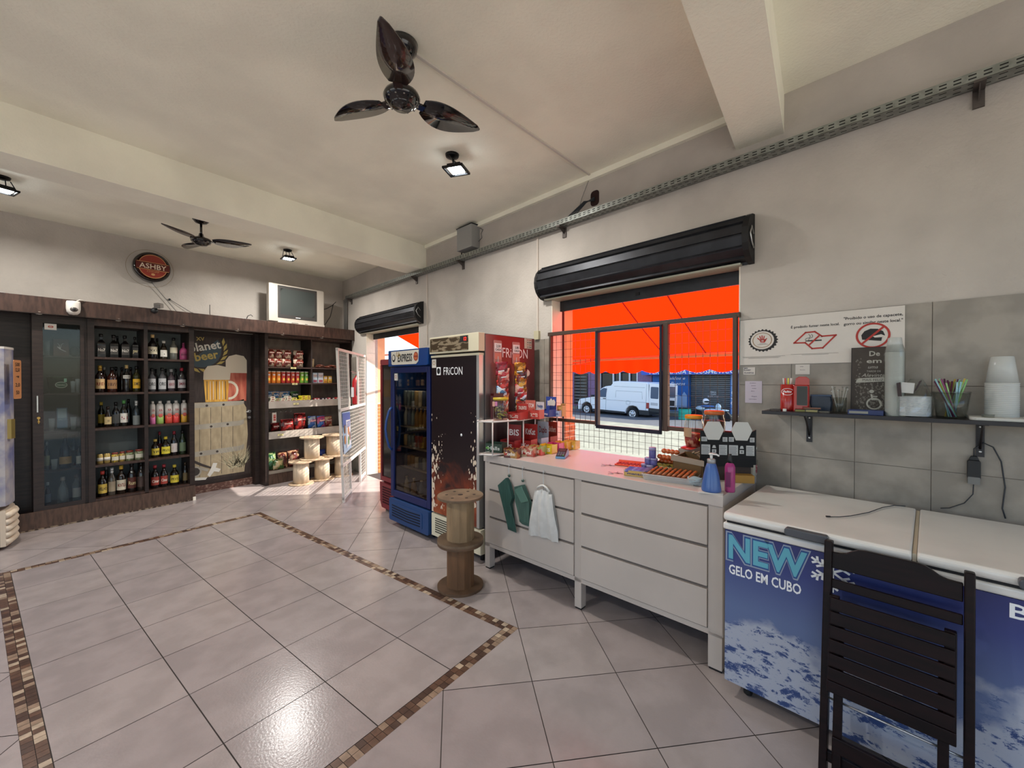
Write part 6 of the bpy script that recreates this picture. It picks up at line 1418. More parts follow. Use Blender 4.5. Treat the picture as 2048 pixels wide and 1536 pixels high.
def snacks():
    z1, z2, z3, z4, z5 = 1.756, 1.511, 1.231, .776, .206
    def B(*a, **k): return bag(*a, **k)
    k = 0
    for x, w in ((2.735,.11),(2.84,.12),(2.965,.14),(3.145,.16)):
        for lv in (0, 1):
            k += 1; n = ('far left','middle left','middle right','far right')[(k-1)//2]
            B(x, 6.60+.0*lv, z1+lv*.135, w, .13, .10, '6f2a1e', 'c9b49a', f'{"upper" if lv else "lower"} brown and cream crisp packet, {n} stack on the top snack shelf', k, txt='Mix', lbl='8f2f22')
    cols = [('c76a1e','orange'),('c76a1e','orange'),('c8701f','orange'),('a82e22','red'),('9c2820','dark red'),('b8442a','red-orange'),('a8302a','red'),('6f9a2e','green'),('5f8f3a','green')]
    pos = ('first','second','third','fourth','fifth','sixth','seventh','eighth','last')
    for i, (c, cn) in enumerate(cols):
        x = 2.70+i*.0705
        t = thing('crisp_tube', f'{cn} crisp tube, {pos[i]} from the left on the second snack shelf', 'snack tube', (x, 6.59, z2), 0)
        b = MB(); b.lathe([(0,0),(.031,0),(.032,.003),(.032,.168),(.031,.172)], 0, n=18); b.build('tube_body', mat('tube_'+c, c, .35), t)
        b = MB(); b.lathe([(.033,.168),(.033,.180),(0,.180)], 0, n=18); b.build('lid', mat('tube_lid','c9c0b4',.4), t)
        b = MB(); b.ell((0,-.024,.125),(.02,.010,.012),0,12,8); b.ell((0,-.026,.055),(.016,.008,.03),1,12,8); b.build('print', [txt_white, mat('crisp_yellow','d8b04a',.4)], t)
    for i, (x, w, h, c1, c2, d) in enumerate(((2.75,.12,.15,'1f4f78','a8b8c0','blue packet at the left'),(2.85,.13,.15,'2a5f8a','c9a888','blue and tan packet'),(2.985,.17,.145,'27597f','b8a08a','wide blue and brown packet'),(3.14,.13,.15,'1e3a22','4a6a3a','dark green packet'))):
        B(x, 6.70, z3, w, h, .07, c1, c2, f'{d} standing on the third snack shelf', 40+i, rot=(R(-8),0,0), txt='Rufo')
    def wafer(x, y, z, w, d, h, c, lab, rz=0, tc='7a2c1c'):
        b = MB(); P = [(-w/2,0),(w/2,0),(w/2-.004,h),(-w/2+.004,h)]; b.prism(P, -d/2, d/2, 0); b.box(-w*.3,-d/2-.0008,h*.25,w*.3,-d/2,h*.75,1)
        return one(b, 'wafer_pack', [mat('wf_'+c, c, .3, coat=.3), mat('wft_'+tc, tc, .4)], lab, 'wafer packet', (x,y,z), R(rz), None, .003)
    q = pn = 0
    cn = {'cfc8b4':'cream','d3cf6a':'pale yellow','d8c92e':'yellow','8f9a72':'grey-green'}
    for x, n, c in ((2.72,3,'cfc8b4'),(2.79,2,'8f9a72'),(2.87,2,'cfc8b4'),(2.955,3,'cfc8b4'),(3.035,2,'d3cf6a'),(3.10,1,'d8c92e'),(3.175,3,'d8c92e'),(3.25,3,'d8c92e')):
        for j in range(n):
            q += 1; p = ('bottom','second','top')[j] if n == 3 else ('lower','upper')[j] if n == 2 else 'single'; pn += (j == 0); od = ('first','second','third','fourth','fifth','sixth','seventh','eighth')[pn-1]
            wafer(x+(j%2)*.006, 6.545, z3+j*.0275, .07, .10, .026, c, f'{p} {cn[c]} wafer packet in the {od} pile from the left, third snack shelf', (j%3-1)*4)
    # right-hand column
    b_ = [(3.365,.055,.145,'cfc0a0','small cream packet standing at the left'),]
    B(3.372, 6.60, z1, .06, .14, .04, 'c9b48a', '8a5a34', 'small cream packet standing on the top snack shelf right of the divider', 60)
    for x, w, j in ((3.48,.12,0),(3.62,.13,0),(3.78,.14,0),(3.50,.12,1),(3.70,.12,1)):
        B(x, 6.56+.0*j, z1+.022*j+.018, w, .10, .035, '7a3a2c', 'c2a890', f'flat brown packet, {dict([(3.48,"lower left"),(3.62,"lower middle"),(3.78,"lower right"),(3.50,"upper left"),(3.70,"upper right")])[x]} of five, top snack shelf right of the divider', 61+int(x*10)+j, rot=(R(-90),0,0))
    for x, w, h, c, n in ((3.40,.075,.165,'b9c9d3','left tall pale blue box'),(3.495,.085,.165,'c2c9cf','right tall pale blue box'),(3.578,.06,.115,'c79a3e','left small yellow box'),(3.655,.06,.115,'cba23e','right small yellow box')):
        t = thing('matchbox_pack' if h < .13 else 'milk_carton', f'{n} on the second snack shelf right of the divider', 'box', (x, 6.60, z2), 0)
        b = MB(); b.box(-w/2,-.03,0,w/2,.03,h); b.build('box_body', mat('bx_'+c, c, .5), t, bevel=.002)
        b = MB(); b.box(-w*.34,-.0312,h*.55,w*.34,-.03,h*.85,0); b.box(-w*.38,-.0312,.01,w*.38,-.03,h*.3,1); b.text('50' if h < .13 else 'TOP', 0, h*.7, h*.14, -.032, 1, bold=.02); b.build('print', [mat('pr_w','d8d4cc',.5), mat('pr_'+('7a2' if h>.13 else 'b52'), '9a4a5a' if h>.13 else 'a8682a', .5)], t)
    for i, (x, c) in enumerate(((3.375,'a8343a'),(3.425,'b03a44'),(3.50,'2a2430'),(3.555,'1f1c22'),(3.61,'b04450'),(3.68,'3a2424'),(3.75,'b0302a'),(3.83,'a83a34'))):
        wafer(x, 6.55, z3, .046, .08, .034, c, f"small {'black' if c in ('2a2430','1f1c22','3a2424') else 'red'} sweet packet, {('first','second','third','fourth','fifth','sixth','seventh','last')[i]} from the divider on the third snack shelf", 0, 'd0c8c0')
    # fourth shelf
    B(2.83, 6.68, z4, .13, .12, .09, '7a1c1c', '4a1210', 'low dark red packet at the left of the fourth snack shelf', 71, txt='Doki')
    B(2.985, 6.62, z4, .20, .17, .10, '9c2420', '5c1412', 'wide red crisp packet with a dark pattern on the fourth snack shelf', 72, rot=(R(-6),0,0), txt='Doritos')
    B(3.195, 6.64, z4, .19, .25, .10, 'a32420', '40100e', 'tallest red crisp packet in the middle of the fourth snack shelf', 73, rot=(R(-6),0,0), txt='Doritos')
    B(3.375, 6.62, z4, .14, .19, .08, '2a5a9c', 'b9c4cc', 'blue packet with a pink badge on the fourth snack shelf', 74, rot=(R(-6),0,0), txt='Fandi', lbl='b04a6a')
    B(3.515, 6.60, z4, .14, .185, .08, '2f5f9e', 'c04a70', 'blue and pink packet on the fourth snack shelf', 75, rot=(R(-6),0,0), txt='Fandi', lbl='a83a5a')
    B(3.65, 6.62, z4, .14, .17, .08, '7a2a24', 'c9b08a', 'brown and cream packet at the right of the fourth snack shelf', 76, rot=(R(-6),0,0), txt='Baco')
    B(2.755, 6.62, z5, .16, .26, .12, '2a5a34', '8fa06a', 'green snack packet at the left of the lowest snack shelf', 80, rot=(R(-14),0,0)); B(2.83, 6.56, z5, .16, .15, .10, 'a8946a', '4a6a3a', 'pale green and beige packet in front on the lowest snack shelf', 81, rot=(R(-14),0,0))
    B(2.93, 6.64, z5, .14, .24, .12, '5a2420', 'a87a5a', 'dark brown packet on the lowest snack shelf', 82, rot=(R(-10),0,0)); B(3.09, 6.62, z5, .18, .25, .12, '6a2822', 'b08a6a', 'wide brown packet on the lowest snack shelf', 83, rot=(R(-10),0,0))
    B(3.54, 6.66, z5, .15, .19, .10, '1c2f7a', '3a56a8', 'royal blue packet between the spools on the lowest snack shelf', 84); B(3.46, 6.60, z5-.0, .13, .10, .09, '8f98a4', 'c9ced4', 'silver-grey packet between the spools on the lowest snack shelf', 85)
    t = thing('price_tag', 'white card with a red print hanging from the hook rail under the third snack shelf', 'card', (2.775, 6.575, 1.065), 0)
    b = MB(); b.box(-.03,-.0015,-.15,.03,0,0,0); b.box(-.012,-.0025,-.12,.022,-.0015,-.03,1); b.text('13', .004,-.05,.02,-.003,0,bold=.02); b.text('13', .004,-.09,.02,-.003,0,bold=.02); b.build('card', [mat('tag_white','c9bfb0',.6), mat('tag_red','a8322a',.6)], t)
    for x, z, y in ((3.02,1.742,6.49),(3.04,1.497,6.49),(3.05,1.19,6.475),(2.82,.735,6.475)):
        b = MB(); b.box(-.04,-.002,-.014,.04,0,.014,0); b.text('5,00', 0, 0, .014, -.003, 1, bold=.02); one(b, 'shelf_label', [mat('label_yellow','c9bd84',.6), black_pl], f'small pale price label on the edge of the {dict([(1.742,"top"),(1.497,"second"),(1.19,"third"),(.735,"fourth")])[z]} snack shelf', 'price label', (x, y, z))
snacks()

# ================================================================ CABLE SPOOLS
def spool_proto(x, y, z, lab, r=.172, rc=.104, h=.345, top='paper', rz=0):
    t = thing('cable_spool', lab, 'spool', (x, y, z), rz, 'wooden cable spools used as seats and tables')
    ply = mat('plywood_flange', 'b49b7e', .7, var=.18, vscale=6); core = mat('cardboard_core_'+top, {'paper':'c9b69c','dark':'68492f','mid':'8f7556'}[top], .75, var=.18, vscale=5, stretch=(3,3,.6))
    fl_ = mat('flange_'+top, {'paper':'b89f82','dark':'5e4632','mid':'6f5a45'}[top], .7, var=.22, vscale=7)
    for z0 in (0, h-.018):
        b = MB(); b.lathe([(0,z0),(r,z0),(r+.001,z0+.009),(r,z0+.018),(0,z0+.018)], 0, n=48, sm=False)
        if z0 > 0:
            for k in range(6): b.add([(r*.6*math.cos(k*PI/3)+.012*math.cos(2*PI*i/12), r*.6*math.sin(k*PI/3)+.012*math.sin(2*PI*i/12), h+.0006) for i in range(12)], [tuple(range(12))], 1)
            b.add([(.02*math.cos(2*PI*i/14), .02*math.sin(2*PI*i/14), h+.0006) for i in range(14)], [tuple(range(14))], 1)
        b.build('flange', [fl_, mat('spool_hole', '2b211a', .9)], t)
    b = MB(); n = 12; b.lathe([(rc, .018), (rc, h-.018)], 0, n=24 if top == 'paper' else n, sm=(top == 'paper')); b.build('core', core, t)
    return t
spool_proto(2.226, 2.163, 0, 'lower dark cardboard spool of the stack in front of the beer-printed fridge', top='dark')
spool_proto(2.226, 2.163, .345, 'upper spool of the stack in front of the beer-printed fridge, with a grey plywood top', top='mid', rz=R(10))
g = 6.25
p0 = spool_proto(3.0, 6.22, 0, 'lower left pale spool in front of the snack shelving', r=.17, rc=.108)
dup(p0, (3.335, 6.24, 0), 0, 'lower middle pale spool in front of the snack shelving'); dup(p0, (3.67, 6.25, 0), 0, 'lower right pale spool, half behind the mesh gate')
dup(p0, (3.165, 6.22, .345), .6, 'upper left pale spool resting on the two left lower ones'); dup(p0, (3.53, 6.245, .345), .3, 'upper right pale spool resting on the two right lower ones')

# ================================================================ TELEVISION, ROUND SIGN, CAMERAS
t = thing('television', 'old silver tube television standing on top of the dark pelmet', 'television', (3.07, 6.50, 2.41), R(-2))
sil = mat('silver_plastic', 'b9b0a4', .4, metal=.2); 
b = MB(); b.box(-.41, -.06, .02, .41, .03, .58, 0); b.build('front_frame', sil, t, bevel=.008)
b = MB(); b.prism([(-.39,.03),(.39,.03),(.22,.34),(-.22,.34)], .05, .54, 0, 'xy'); b.build('tube_housing', mat('grey_housing','8f877d',.5), t, bevel=.01)
b = MB(); b.box(-.29,-.066,.08,.29,-.058,.56,0); b.build('screen_surround', mat('dark_grey_frame','3a3836',.4), t, bevel=.003)
b = MB(); V = []; F = []; 
for j in range(9):
    for i in range(13): fx, fz = i/12*2-1, j/8*2-1; V.append((fx*.255, -.064-.008*(1-fx*fx)*(1-fz*fz)-.002, .325+fz*.195))
for j in range(8):
    for i in range(12): a = j*13+i; F.append((a,a+1,a+14,a+13))
b.add(V, F, 0, True); b.build('screen', mat('crt_glass','3b3f3d',.12,coat=.5), t)
b = MB(); b.box(-.29,-.075,.0,.41,-.02,.035,0); b.box(-.1,-.077,.012,.0,-.075,.02,1); b.box(.1,-.077,.012,.14,-.075,.02,1); b.build('control_strip', [mat('pale_silver','c9c0b4',.35,metal=.2), mat('strip_dark','4a4640',.5)], t, bevel=.003)
b = MB(); b.box(-.035,-.069,.095,.035,-.066,.105); b.build('nameplate', txt_white, t)
b = MB(); b.tube([(.41,.1,.30),(.55,.15,.34),(.68,.2,.42),(.77,.25,.5)], .006, 0, 6); b.tube([(.40,.1,.02),(.5,.1,.06),(.62,.15,.22),(.70,.2,.45)], .006, 0, 6); b.build('cable', _M['cable_black'], t)
t = thing('round_bar_sign', 'round dark red illuminated bar sign lettered ASHBY on the back wall', 'sign', (1.42, 6.86, 2.99), 0)
b = MB(); xf = Matrix.Rotation(PI/2, 4, 'X'); b.lathe([(0,.0),(.185,.0),(.185,.07),(.172,.095),(.165,.09)], 0, n=44, xf=xf); b.build('rim', mat('black_gloss_rim','17100f',.12,coat=.6), t)
b = MB(); b.lathe([(.167,.088),(.12,.1),(0,.106)], 0, n=44, xf=xf); b.build('glass_face', mat('dark_face','3a1512',.15,coat=.6), t)
b = MB(); y = -.108
P = [(.148*math.cos(2*PI*i/40), .148*math.sin(2*PI*i/40)) for i in range(40)]
b.flat([(x*.96,z) for x, z in P], y, 1); b.flat([(x*.92,z*.94) for x, z in P], y-.001, 0)
b.flat([(-.165,-.045),(.165,-.045),(.165,.048),(-.165,.048)], y-.0015, 2)
for z in (.046,-.044): b.flat([(-.155,z-.003),(.155,z-.003),(.155,z+.003),(-.155,z+.003)], y-.002, 1)
b.text('ASHBY', 0, .0, .062, y-.003, 3, w=.265, bold=.01); b.text('CHOPP', 0, -.066, .022, y-.003, 1, w=.12); b.ell((0,y,-.10),(.02,.003,.016),1); b.build('face_print', [mat('sign_brick','8a3226',.35), mat('sign_tan_line','b98a5a',.4), mat('sign_darkred','541a14',.3), mat('sign_letter','d8c4ae',.4)], t)
b = MB(); b.tube([(.0,-.02,-.18),(.06,-.012,-.26),(.12,-.01,-.34),(.24,-.01,-.50),(.31,-.02,-.585)], .004, 0, 6); b.build('cable', _M['cable_grey'], t)
b = MB(); V = [(r*math.cos(2*PI*i/60), -.0015, r*math.sin(2*PI*i/60)) for r in (.237,.233) for i in range(60)]; b.add(V, [(i,(i+1)%60,60+(i+1)%60,60+i) for i in range(60)], 0)
one(b, 'wall_ring_mark', mat('ring_mark','8f8066',.8), 'thin circular outline on the back wall around the round bar sign', 'mark', (1.42, 6.8795, 2.985))
t = thing('dome_camera', 'white dome security camera hanging on the front of the pelmet at the left', 'camera', (.68, 6.345, 2.33), 0)
b = MB(); b.lathe([(0,-.085),(.03,-.08),(.05,-.055),(.055,-.02),(.055,.04),(.05,.06),(0,.065)], 0, n=28); b.build('camera_body', mat('camera_white','d6cfc6',.4), t)
b = MB(); b.ell((0,-.047,-.03),(.03,.014,.026),0); b.ell((0,-.060,-.03),(.012,.006,.012),1); b.build('lens', [mat('lens_ring','4a4440',.3), black_pl], t)
b = MB(); b.tube([(.02,.0,.06),(.05,.01,.085),(.09,.03,.08)], .006, 0, 6); b.build('cable', mat('white_cable','c9c2b8',.5), t)
t = thing('bullet_camera', 'small grey bullet camera on the top edge of the pelmet', 'camera', (1.40, 6.375, 2.435), R(-25))
b = MB(); b.prism([(-.03,-.01),(.03,-.01),(.03,.04),(-.03,.05)], -.12, .04, 0, 'xz', Matrix.Rotation(R(12), 4, 'X')); b.build('camera_body', mat('camera_grey','5f5a55',.35,metal=.3), t, bevel=.006)
b = MB(); b.ell((-.04,-.04,-.05),(.035,.03,.035)); b.build('ball_mount', black_pl, t)
b = MB(); b.tube([(0,0,.12),(0,.0,.0),(.02,.03,-.02)], .004, 0, 6); one(b, 'antenna', black_pl, 'short black antenna sticking up from the pelmet', 'antenna', (1.93, 6.45, 2.43))
b = MB(); b.tube([(0,0,.0),(.02,0,.05),(.06,0,.07),(.08,0,.05)], .005, 0, 6); one(b, 'bent_wire', black_pl, 'bent black wire end sticking up from the pelmet left of the television', 'wire', (2.36, 6.45, 2.41))
b = MB(); b.tube([(-.22,.35,.20),(0,.33,.06),(.2,.3,.0)], .003, 0, 6); b.ell((-.22,.35,.2),.014); one(b, 'loose_wall_cable', _M['cable_black'], 'thin cable with a small plug on the back wall above the pelmet', 'cable', (1.83, 6.52, 2.42))

# ================================================================ ON THE COUNTER
CZ = .9455; Z2 = 1.2235; Z1 = .960
def cp(s, off, z=CZ): return rw(s, off, z)
def boxtray(s, off, w, d, h, rz, c, lab, txt=None, tc='e8e4dc', items=None, back=0.0, z=CZ, name='sweet_box', c2=None, itcat='sweet', itname='wrapped_sweet'):
    if z in (Z1, Z2) or c2: w *= 1.18; d *= 1.1; h *= 1.28; back *= 1.2
    t = thing(name, lab, 'box', cp(s, off, z), RA+R(rz)); m = mat('bxc_'+c, c, .45) if not c2 else pack_mat(c, c2, 25)
    b = MB(); th = .002; b.box(-w/2,-d/2,0,w/2,d/2,th); b.box(-w/2,-d/2,0,w/2,-d/2+th,h); b.box(-w/2,-d/2,0,-w/2+th,d/2,h*1.1); b.box(w/2-th,-d/2,0,w/2,d/2,h*1.1); b.box(-w/2,d/2-th,0,w/2,d/2,h+back); b.build('box_body', m, t)
    if txt:
        g = MB(); g.text(txt, 0, h*.5, h*.42, -d/2-.001, 0, w=w*.72, bold=.02)
        if back: g.text(txt, 0, h+back*.5, back*.4, d/2-th-.001, 0, w=w*.7, bold=.02)
        g.build('print', mat('bxt_'+tc, tc, .5), t)
    base = cp(s, off, z); rr = random.Random(int(s*1000+off*100))
    if items:
        cols, n, iw, ih = items; short = lab.split(' on the ')[0].split(' with ')[0].split(' in the middle')[0].split(' at the ')[0].split(', ')[0] + (' of the lower tier' if z == Z1 else ' of the rack top' if z == Z2 else ' beside the rack')
        od = ('first','second','third','fourth','fifth','sixth','seventh','eighth')
        rot = Matrix.Rotation(RA+R(rz), 3, 'Z'); L = {'r':('b0302c','red'),'y':('d0b23a','yellow'),'b':('2f559a','blue'),'g':('5f9a3e','green'),'o':('cf6a2a','orange'),'p':('c2457c','pink'),'w':('d8d2c8','white'),'k':('3a2420','brown'),'t':('2f8fa0','turquoise')}
        for i in range(n):
            k = cols[i % len(cols)]; col, cn = L[k]
            x = -w/2+iw*.5+.004+(w-iw-.008)*((i*7 % n)/(max(1,n-1))); y = -d/2+.012+(d-.024)*(i/max(1,n-1))
            p = base + rot @ Vector((x, y, h*.42+.010*(i % 2)))
            b = MB(); b.prism([(-iw/2,-.4*ih),(iw/2,-.4*ih),(iw/2+.003,0),(iw/2,.6*ih),(-iw/2,.6*ih),(-iw/2-.003,0)], -.012, .012, 0, 'xz', Matrix.Rotation(R(rr.uniform(-22,22)), 4, 'Y'))
            one(b, itname, mat('sw_'+k, col, .3, coat=.4), f'{cn} sweet, {od[i]} from the front, in the {short}', itcat, p, RA+R(rz+rr.uniform(-30,30)), f'sweets in the {short}')
    return t
# ---- card terminal
t = thing('card_terminal', 'blue and white card payment terminal on the left part of the counter', 'card reader', cp(2.03, .45), RA+R(28))
b = MB(); b.prism([(-.09,.0),(.09,.0),(.095,.03),(.06,.055),(-.085,.018)], -.038, .038, 0, 'yz'); b.build('terminal_body', mat('terminal_blue','5f86a8',.35), t, bevel=.004)
xf = Matrix.Translation((0,0,.0)) @ Matrix.Translation((0,-.012,.037)) @ Matrix.Rotation(R(14.5), 4, 'X')
b = MB(); b.box(-.034,-.075,0,.034,.072,.0035,0,xf); b.box(-.026,.012,.0035,.026,.06,.005,1,xf)
for i in range(3):
    for j in range(4): b.box(-.026+i*.019,-.068+j*.018,.0035,-.012+i*.019,-.056+j*.018,.0065,2 if not (i==2 and j==0) else 3,xf)
b.build('keypad', [mat('terminal_black','20242c',.4), mat('terminal_screen','3a2a30',.15), mat('terminal_keys','56606c',.5), mat('terminal_green','3a9a5a',.5)], t)
# ---- keys
for s, o, lab in ((1.60,.48,'bunch of small keys on the counter behind the orange calculator end'),(1.43,.66,'small bunch of keys near the front edge of the counter')):
    t = thing('key_bunch', lab, 'keys', cp(s, o), RA)
    b = MB(); b.tube([(.012*math.cos(a*PI/6), .012*math.sin(a*PI/6), .003) for a in range(12)], .0012, 0, 6, True); b.build('key_ring', _M['steel'], t)
    for k in range(4):
        b = MB(); xf = Matrix.Rotation(k*1.3+.4, 4, 'Z'); b.prism([(.014,-.005),(.028,-.006),(.030,.006),(.014,.006)], .002, .004, 0, 'xy', xf); b.box(.028,-.0018,.002,.052,.0018,.004,0,xf); b.build('key', _M['steel'] if k else black_pl, t)
# ---- orange calculator case
t = thing('orange_calculator', 'bright orange calculator lying open on the counter', 'calculator', cp(1.485, .36), RA+R(14))
om = mat('bright_orange_plastic','e0431a',.35,coat=.3)
b = MB(); b.box(-.10,-.055,0,.10,.055,.012); b.build('case', om, t, bevel=.004)
b = MB()
for i in range(7):
    for j in range(3): b.box(-.088+i*.026,-.045+j*.024,.012,-.070+i*.026,-.028+j*.024,.0165)
tag(b.build('keys', mat('orange_dark','8f2410',.5), t))
b = MB(); b.box(-.10,.04,.010,.10,.048,.045,0,Matrix.Rotation(R(-25),4,'X')); b.build('lid', om, t)
# ---- mentos-style box with rolls
t = boxtray(1.30, .585, .155, .13, .035, 14, 'c2a05a', 'tan display box of mint rolls lettered mentos on the counter', 'mentos', '28306a')
for i in range(4):
    t2 = thing('mint_roll', f"blue mint roll, {('nearest','second','third','farthest')[i]} one in the tan display box", 'sweet roll', cp(1.30, .585, .975)+Matrix.Rotation(RA+R(14),3,'Z') @ Vector((0,-.045+i*.03,0)), RA+R(24))
    b = MB(); b.cyl((-.07,0,0),(.07,0,0),.0115,n=14); b.build('roll_wrap', mat('roll_blue','4a4f9a',.35,col2='8a86b8',vscale=18,lo=.45,hi=.55), t2); b = MB(); b.cyl((-.078,0,0),(-.07,0,0),.009,n=12); b.cyl((.07,0,0),(.078,0,0),.009,n=12); b.build('roll_end', mat('foil','b9b4c4',.3,metal=.4), t2)
# ---- gum tubs in purple
for i, (s, o, z) in enumerate(((1.34,.43,CZ),(1.29,.455,CZ),(1.285,.405,CZ),(1.315,.43,CZ+.045),(1.275,.43,CZ+.045),(1.285,.43,CZ+.09))):
    t = thing('gum_tub', f"purple-blue chewing gum tub, {('left one of the lower layer','front one of the lower layer','right one of the lower layer','left one of the middle layer','right one of the middle layer','topmost of the pile')[i]} behind the mint rolls", 'gum tub', cp(s, o, z), RA)
    hh = .044 if i < 5 else .07
    b = MB(); b.lathe([(0,0),(.021,0),(.023,.004),(.023,hh*.72),(.02,hh*.78)], 0, n=18); b.build('tub_body', mat('gum_violet','5a5790',.35,var=.12,vscale=40), t); b = MB(); b.lathe([(.0235,hh*.74),(.0235,hh),(0,hh)], 0, n=18); b.build('lid', mat('gum_lid','8f8cb0',.4), t)
# ---- tray of round brown biscuits
t = thing('biscuit_tray', 'clear plastic tray lined with overlapping brown biscuits at the front of the counter', 'tray', cp(1.10, .56), RA+R(12))
b = MB(); V = [(-.14,-.085,.0),(.14,-.085,.0),(.14,.085,.0),(-.14,.085,.0),(-.15,-.095,.035),(.15,-.095,.035),(.15,.095,.035),(-.15,.095,.035)]
b.add(V, [(0,3,2,1),(0,1,5,4),(1,2,6,5),(2,3,7,6),(3,0,4,7)], 0); b.prism([(-.158,-.103),(.158,-.103),(.158,.103),(-.158,.103)], .034, .0345, 0, 'xy') if False else None
b.tube([(-.152,-.097,.035),(.152,-.097,.035),(.152,.097,.035),(-.152,.097,.035)], .003, 0, 6, True); b.build('tray_body', milky('tray_plastic','d2d2d0',.55,.15), t)
base = cp(1.10,.56); rot = Matrix.Rotation(RA+R(12),3,'Z'); proto = None; q = 0
for r_ in range(2):
    for i in range(9):
        q += 1; p = base + rot @ Vector((-.115+i*.0285, -.042+r_*.085, .038)); lab = f"brown biscuit, {('first','second','third','fourth','fifth','sixth','seventh','eighth','last')[i]} from the left in the {('front','rear')[r_]} row of the clear tray"
        if proto is None:
            proto = thing('gingerbread_biscuit', lab, 'biscuit', p, (0, R(-38), RA+R(12)), 'biscuits in the clear tray'); b = MB(); b.lathe([(0,-.008),(.03,-.007),(.036,0),(.03,.008),(0,.009)], 0, n=20); b.build('biscuit_body', mat('caramel_brown','9a4f22',.35,var=.25,vscale=30,coat=.3), proto)
            b = MB(); b.lathe([(.012,.0095),(.024,.0088)], 0, n=18); b.build('icing_print', mat('biscuit_dark','5a2a18',.4), proto)
        else: dup(proto, p, (0, R(-38), RA+R(12)), lab)
t = thing('empty_wrapper', 'crumpled clear plastic bag at the right end of the biscuit tray', 'wrapper', cp(.945,.60), RA)
b = MB(); bagmesh(b, .09, .05, .06, 0, 5); b.build('film', milky('clear_film','bcd0d8',.55,.1), t)
# ---- brown sweets display
boxtray(1.195, .385, .11, .075, .05, 6, '8f7a2e', 'mustard printed carton of round brown sweets behind the biscuit tray', 'BET LACINHO', 'e8dca8', c2='3a3414')
for i in range(14):
    s = 1.25-.028*(i % 5); o = .365+.03*((i//5) % 2); z = CZ+.068+.032*(i//5)
    if i >= 10: s = 1.235-.028*(i-10); z = CZ+.135
    b = MB(); b.ell((0,0,0),(.019,.019,.016)); one(b, 'caramel_ball', mat('caramel_ball','a85428',.25,coat=.5,var=.2,vscale=30), f"round caramel sweet, {('first','second','third','fourth','fifth')[i%5]} from the left, {('bottom','middle','top')[i//5]} layer on the mustard carton", 'sweet', cp(s,o,z), RA, 'round caramel sweets heaped on the mustard carton')
# ---- open brown carton
t = thing('brown_carton', 'open dark-lined brown carton between the sweets and the black display', 'box', cp(1.06, .335), RA+R(6))
cb = mat('carton_brown','6f5230',.75); cbd = mat('carton_dark','1f1a18',.7); cbl = mat('carton_pale','9a8a78',.7)
b = MB(); b.box(-.085,-.12,0,.085,-.116,.115,0); b.box(-.085,.116,0,.085,.12,.125,0); b.box(-.085,-.12,0,-.081,.12,.12,0); b.box(.081,-.12,0,.085,.12,.12,0); b.box(-.081,-.116,0,.081,.116,.004,1); b.build('carton_body', [cb, cbd], t)
b = MB(); b.prism([(-.095,.10),(.10,.085),(.10,.118),(-.095,.138)], -.128, -.121, 0); b.build('front_flap', cbl, t)
b = MB(); b.prism([(-.08,.12),(.08,.12),(.09,.165),(.02,.17)], .122, .126, 0); b.build('back_flap', mat('flap_greybrown','6a5348',.7), t)
for k in range(3): 
    b = MB(); b.tube([(.03+.03*math.cos(a*.8+k)*(1-.1*a), -.03+.02*k+.02*math.sin(a*.8+k), .10+.006*a) for a in range(7)], .006, 0, 6); one(b, 'pretzel_snack', mat('pretzel_tan','9a8468',.6), f"curled pale snack, {('left','middle','right')[k]} one on the open brown carton", 'snack', cp(1.06-.01*k,.335,CZ+.02), RA)
# ---- black lighter display with two hexagons
def hexdisp():
    t = thing('hexagon_display', 'black card display with two pale hexagon panels at the right end of the counter', 'display', cp(.853, .335), RA+R(34))
    blk = mat('display_black','0a0b0d',.6,spec=.3); pale = mat('hexagon_pale','b9b7b0',.4); wht = mat('panel_pale','a9aaa8',.5)
    w = .155
    b = MB(); b.prism([(-w,.10),(w,.10),(w,.31),(w*.9,.30),(.0,.29),(-w,.30)], -.010, .0, 0); b.build('backing_card', blk, t)
    for cx in (-.082, .074):
        b = MB(); P = [(cx-.058,.305),(cx-.034,.355),(cx+.034,.355),(cx+.058,.305),(cx+.032,.245),(cx-.032,.245)]
        b.prism(P[::-1], -.016, -.011, 0); b.build('hexagon_panel', pale, t, bevel=.001)
    b = MB()
    for x0, x1, z0, z1 in ((-.15,-.118,.235,.262),(-.03,-.004,.235,.262),(.004,.032,.236,.263),(.12,.145,.236,.263),(-.15,-.10,.155,.215),(-.05,-.005,.155,.215),(.005,.055,.155,.215),(.10,.145,.155,.215)):
        b.box(x0,-.0125,z0,x1,-.0105,z1,0)
        for k in range(3 if z1-z0 < .04 else 6): zz = z0+.006+k*(z1-z0-.01)/(3 if z1-z0 < .04 else 6); b.box(x0+.003,-.013,zz,x1-.006-.004*(k % 2),-.0125,zz+.0025,1)
    for cx in (-.078, .076):
        b.prism([(cx-.011,.195),(cx+.011,.195),(cx+.006,.212),(cx-.006,.212)], -.0125,-.0105,0); b.box(cx-.012,-.0125,.165,cx+.012,-.0105,.187,0); b.ell((cx,-.0128,.176),(.005,.001,.005),1)
    b.build('printed_panels', [wht, mat('print_dark_grey','55585a',.5)], t)
    b = MB(); b.box(-.15,.0,.0,.13,.12,.10,0); b.box(-.155,-.012,.085,.14,.0,.13,1); b.build('base_carton', [mat('base_darkbrown','2a1a12',.6), blk], t)
    b = MB(); b.box(.0,-.06,.0,.13,-.001,.045); b.build('front_ledge', mat('kraft_ledge','9a7434',.7), t)
hexdisp()
